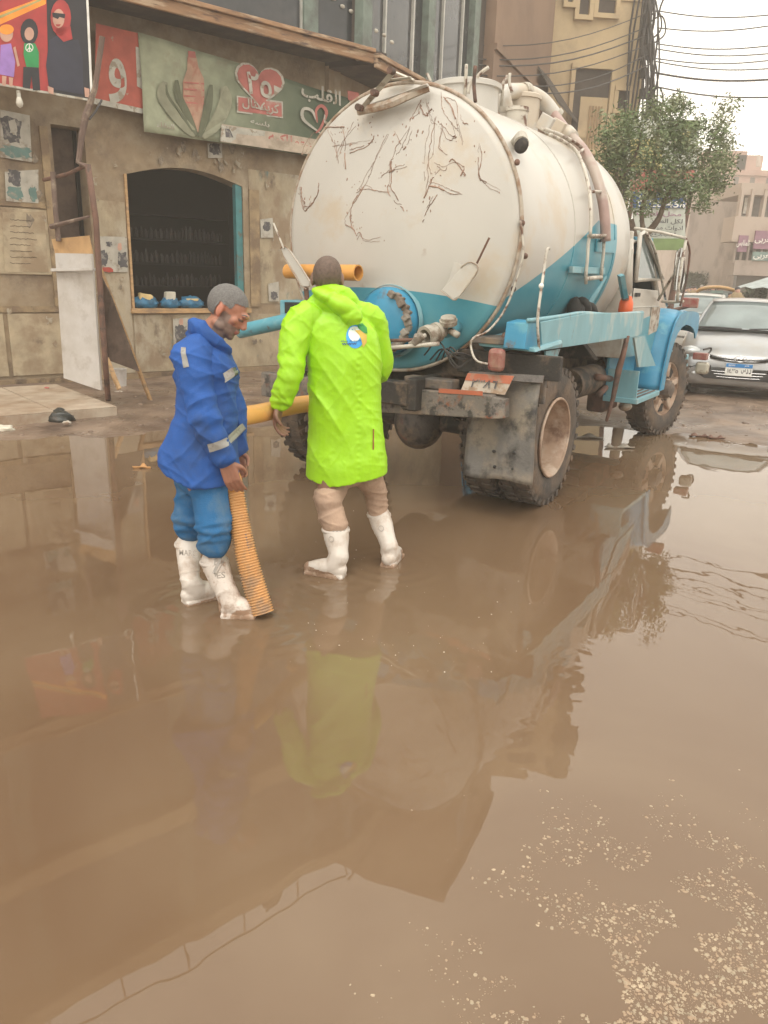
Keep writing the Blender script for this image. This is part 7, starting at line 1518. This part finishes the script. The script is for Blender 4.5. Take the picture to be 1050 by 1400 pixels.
drape([LB([(237, 478), (244, 478), (252, 504), (244, 506)])], 'shoulder_strip', 'reflective', bm_, jbv, dn, .003)
seam = []
for (u, v) in ((322, 480), (323, 520), (326, 560), (329, 600), (331, 650)):
    pass
mb = MB()
mb.caps([Bp(268, 665, .09), kLb + Vector((-.005, 0, .0)), Bp(259, 722, .10)], [.085, .084, .076], 20, 4); mb.caps([Bp(286, 668, -.03), kRb, Bp(293, 730, -.05), Bp(293, 741, -.05)], [.094, .090, .086, .080], 20, 4); mb.caps([Bp(270, 655, .09), Bp(284, 655, -.02)], [.10, .10], 16, 3)
tw2 = folds([(.2, 0, 1, 22, .3), (-.6, 0, 1, 18, .3), (.9, 0, .3, 14, .25)], [.012, .010, .008])
def wr3(P): d = tw2(P); return d + np.exp(-((P[:, 2] - .42) / .05) ** 2) * .005 * np.sin(P[:, 2] * 120 + np_noise(P, 8, 3) * 3)
blob(mb, 'trousers', 'blue_trousers', bm_, .007, 2, wr3)
g1 = gr(262, 824); b1, b1v = boot(bm_, Bp(257, 744, .10), Vector((g1.x, g1.y, .12)), Vector((g1.x - .01, g1.y, 0)), Vector((g1.x + .12, g1.y + .1, 0)), .062)
g2 = gr(300, 845); g3 = gr(352, 838)
b2_, b2v = boot(bm_, Bp(293, 768, -.04), Vector((g2.x + .03, g2.y + .04, .12)), Vector((g2.x + .035, g2.y + .035, 0)), Vector((g3.x - .02, g3.y - .04, .0)), .066, mat_='boot_mud', mud=.085)
drape_text('MARC', .085, .03, Bp(257, 756, -.2), (1, 0, -.05), (0, 0, 1), dn, 'boot_print', b1, b1v, .002); drape_text('EDES', .095, .032, Bp(294, 787, -.3), (1, 0, .12), (0, 0, 1), dn, 'boot_print', b2_, b2v, .002)
ring = [b2v.ray_cast(Vector((math.cos(6.283 * i / 18) * .012, 0, math.sin(6.283 * i / 18) * .012)) + Bp(284, 796, -.5), dn)[0] for i in range(19)]
ring = [r for r in ring if r]
if len(ring) > 4: MB().sweep([r - dn * .002 for r in ring], .0015, 5, False).build('embossed_ring', 'boot_print', b2_, True)

# ---- suction hose: smooth yellow length from the truck, ribbed length down to the water
hs = thing('suction_hose', 'yellow suction hose arching from the truck past the man in blue down into the water', 'hose', tuple(gr(360, 850)))
upr = catmull([H(470, 560, 4.9), H(430, 552, 4.6), H(395, 556, 4.40), H(360, 564, 4.12), H(325, 572, 3.92), H(306, 590, 3.86), H(304, 625, 3.78), H(316, 655, 3.68), H(320, 676, 3.63)], 8)
MB().sweep(upr, .050, 20).build('smooth_length', 'yellow_hose', hs, True, smooth=True)
e0 = H(320, 672, 3.63); e1 = gr(357, 846) + Vector((0, .03, .01)); e1 = Vector((e1.x, e1.y, .018))
mid = e0.lerp(e1, .5) + Vector((-.012, 0, 0)); pl = catmull([e0, mid, e1], 26); path, rad = [], []
tot = sum((pl[i + 1] - pl[i]).length for i in range(len(pl) - 1)); nr = 46; fine = []
for k in range(nr * 6 + 1):
    q = k / (nr * 6) * (len(pl) - 1); i = min(int(q), len(pl) - 2); fine.append(pl[i].lerp(pl[i + 1], q - i)); rad.append(.045 + .011 * (k / (nr * 6)) + .0048 * math.cos(6.283 * k / 6))
MB().sweep(fine, rad, 22, False).build('ribbed_length', 'hose_ridge', hs, True, smooth=True)
fr0 = [hs]
lt = MB(); vs_, fs_ = text_verts('SUCTION' if False else 'HOSE', .0001, .0001) if False else ([], [])
for k in range(3):   # faded blue print marks along the ribbed hose
    i = int(len(fine) * (.36 + .07 * k)); c_ = fine[i]; d_ = (fine[i + 3] - fine[i - 3]).normalized(); MB().box(c_ + Vector((.028, -.038, 0)), (.006, .004, .05), d_.to_track_quat('Z', 'Y').to_matrix()).build('print_mark', 'sign_blue', hs, True)

# ------------------------------------------------------------------ dusty air
hz_ = MB().box((20, 40, 14), (180, 150, 30)).build('haze', 'interior'); hz_.data.materials.clear()
hm = bpy.data.materials.new('haze'); hm.use_nodes = True; ht = hm.node_tree; ht.nodes.clear(); ho = ht.nodes.new('ShaderNodeOutputMaterial'); pv = ht.nodes.new('ShaderNodeVolumePrincipled')
pv.inputs['Color'].default_value = (.98, .93, .86, 1); pv.inputs['Density'].default_value = .0056; pv.inputs['Anisotropy'].default_value = .2
ht.links.new(pv.outputs[0], ho.inputs['Volume']); hz_.data.materials.append(hm); tag(hz_, 'pale brown dust haze hanging over the whole street', 'haze', kind='stuff')
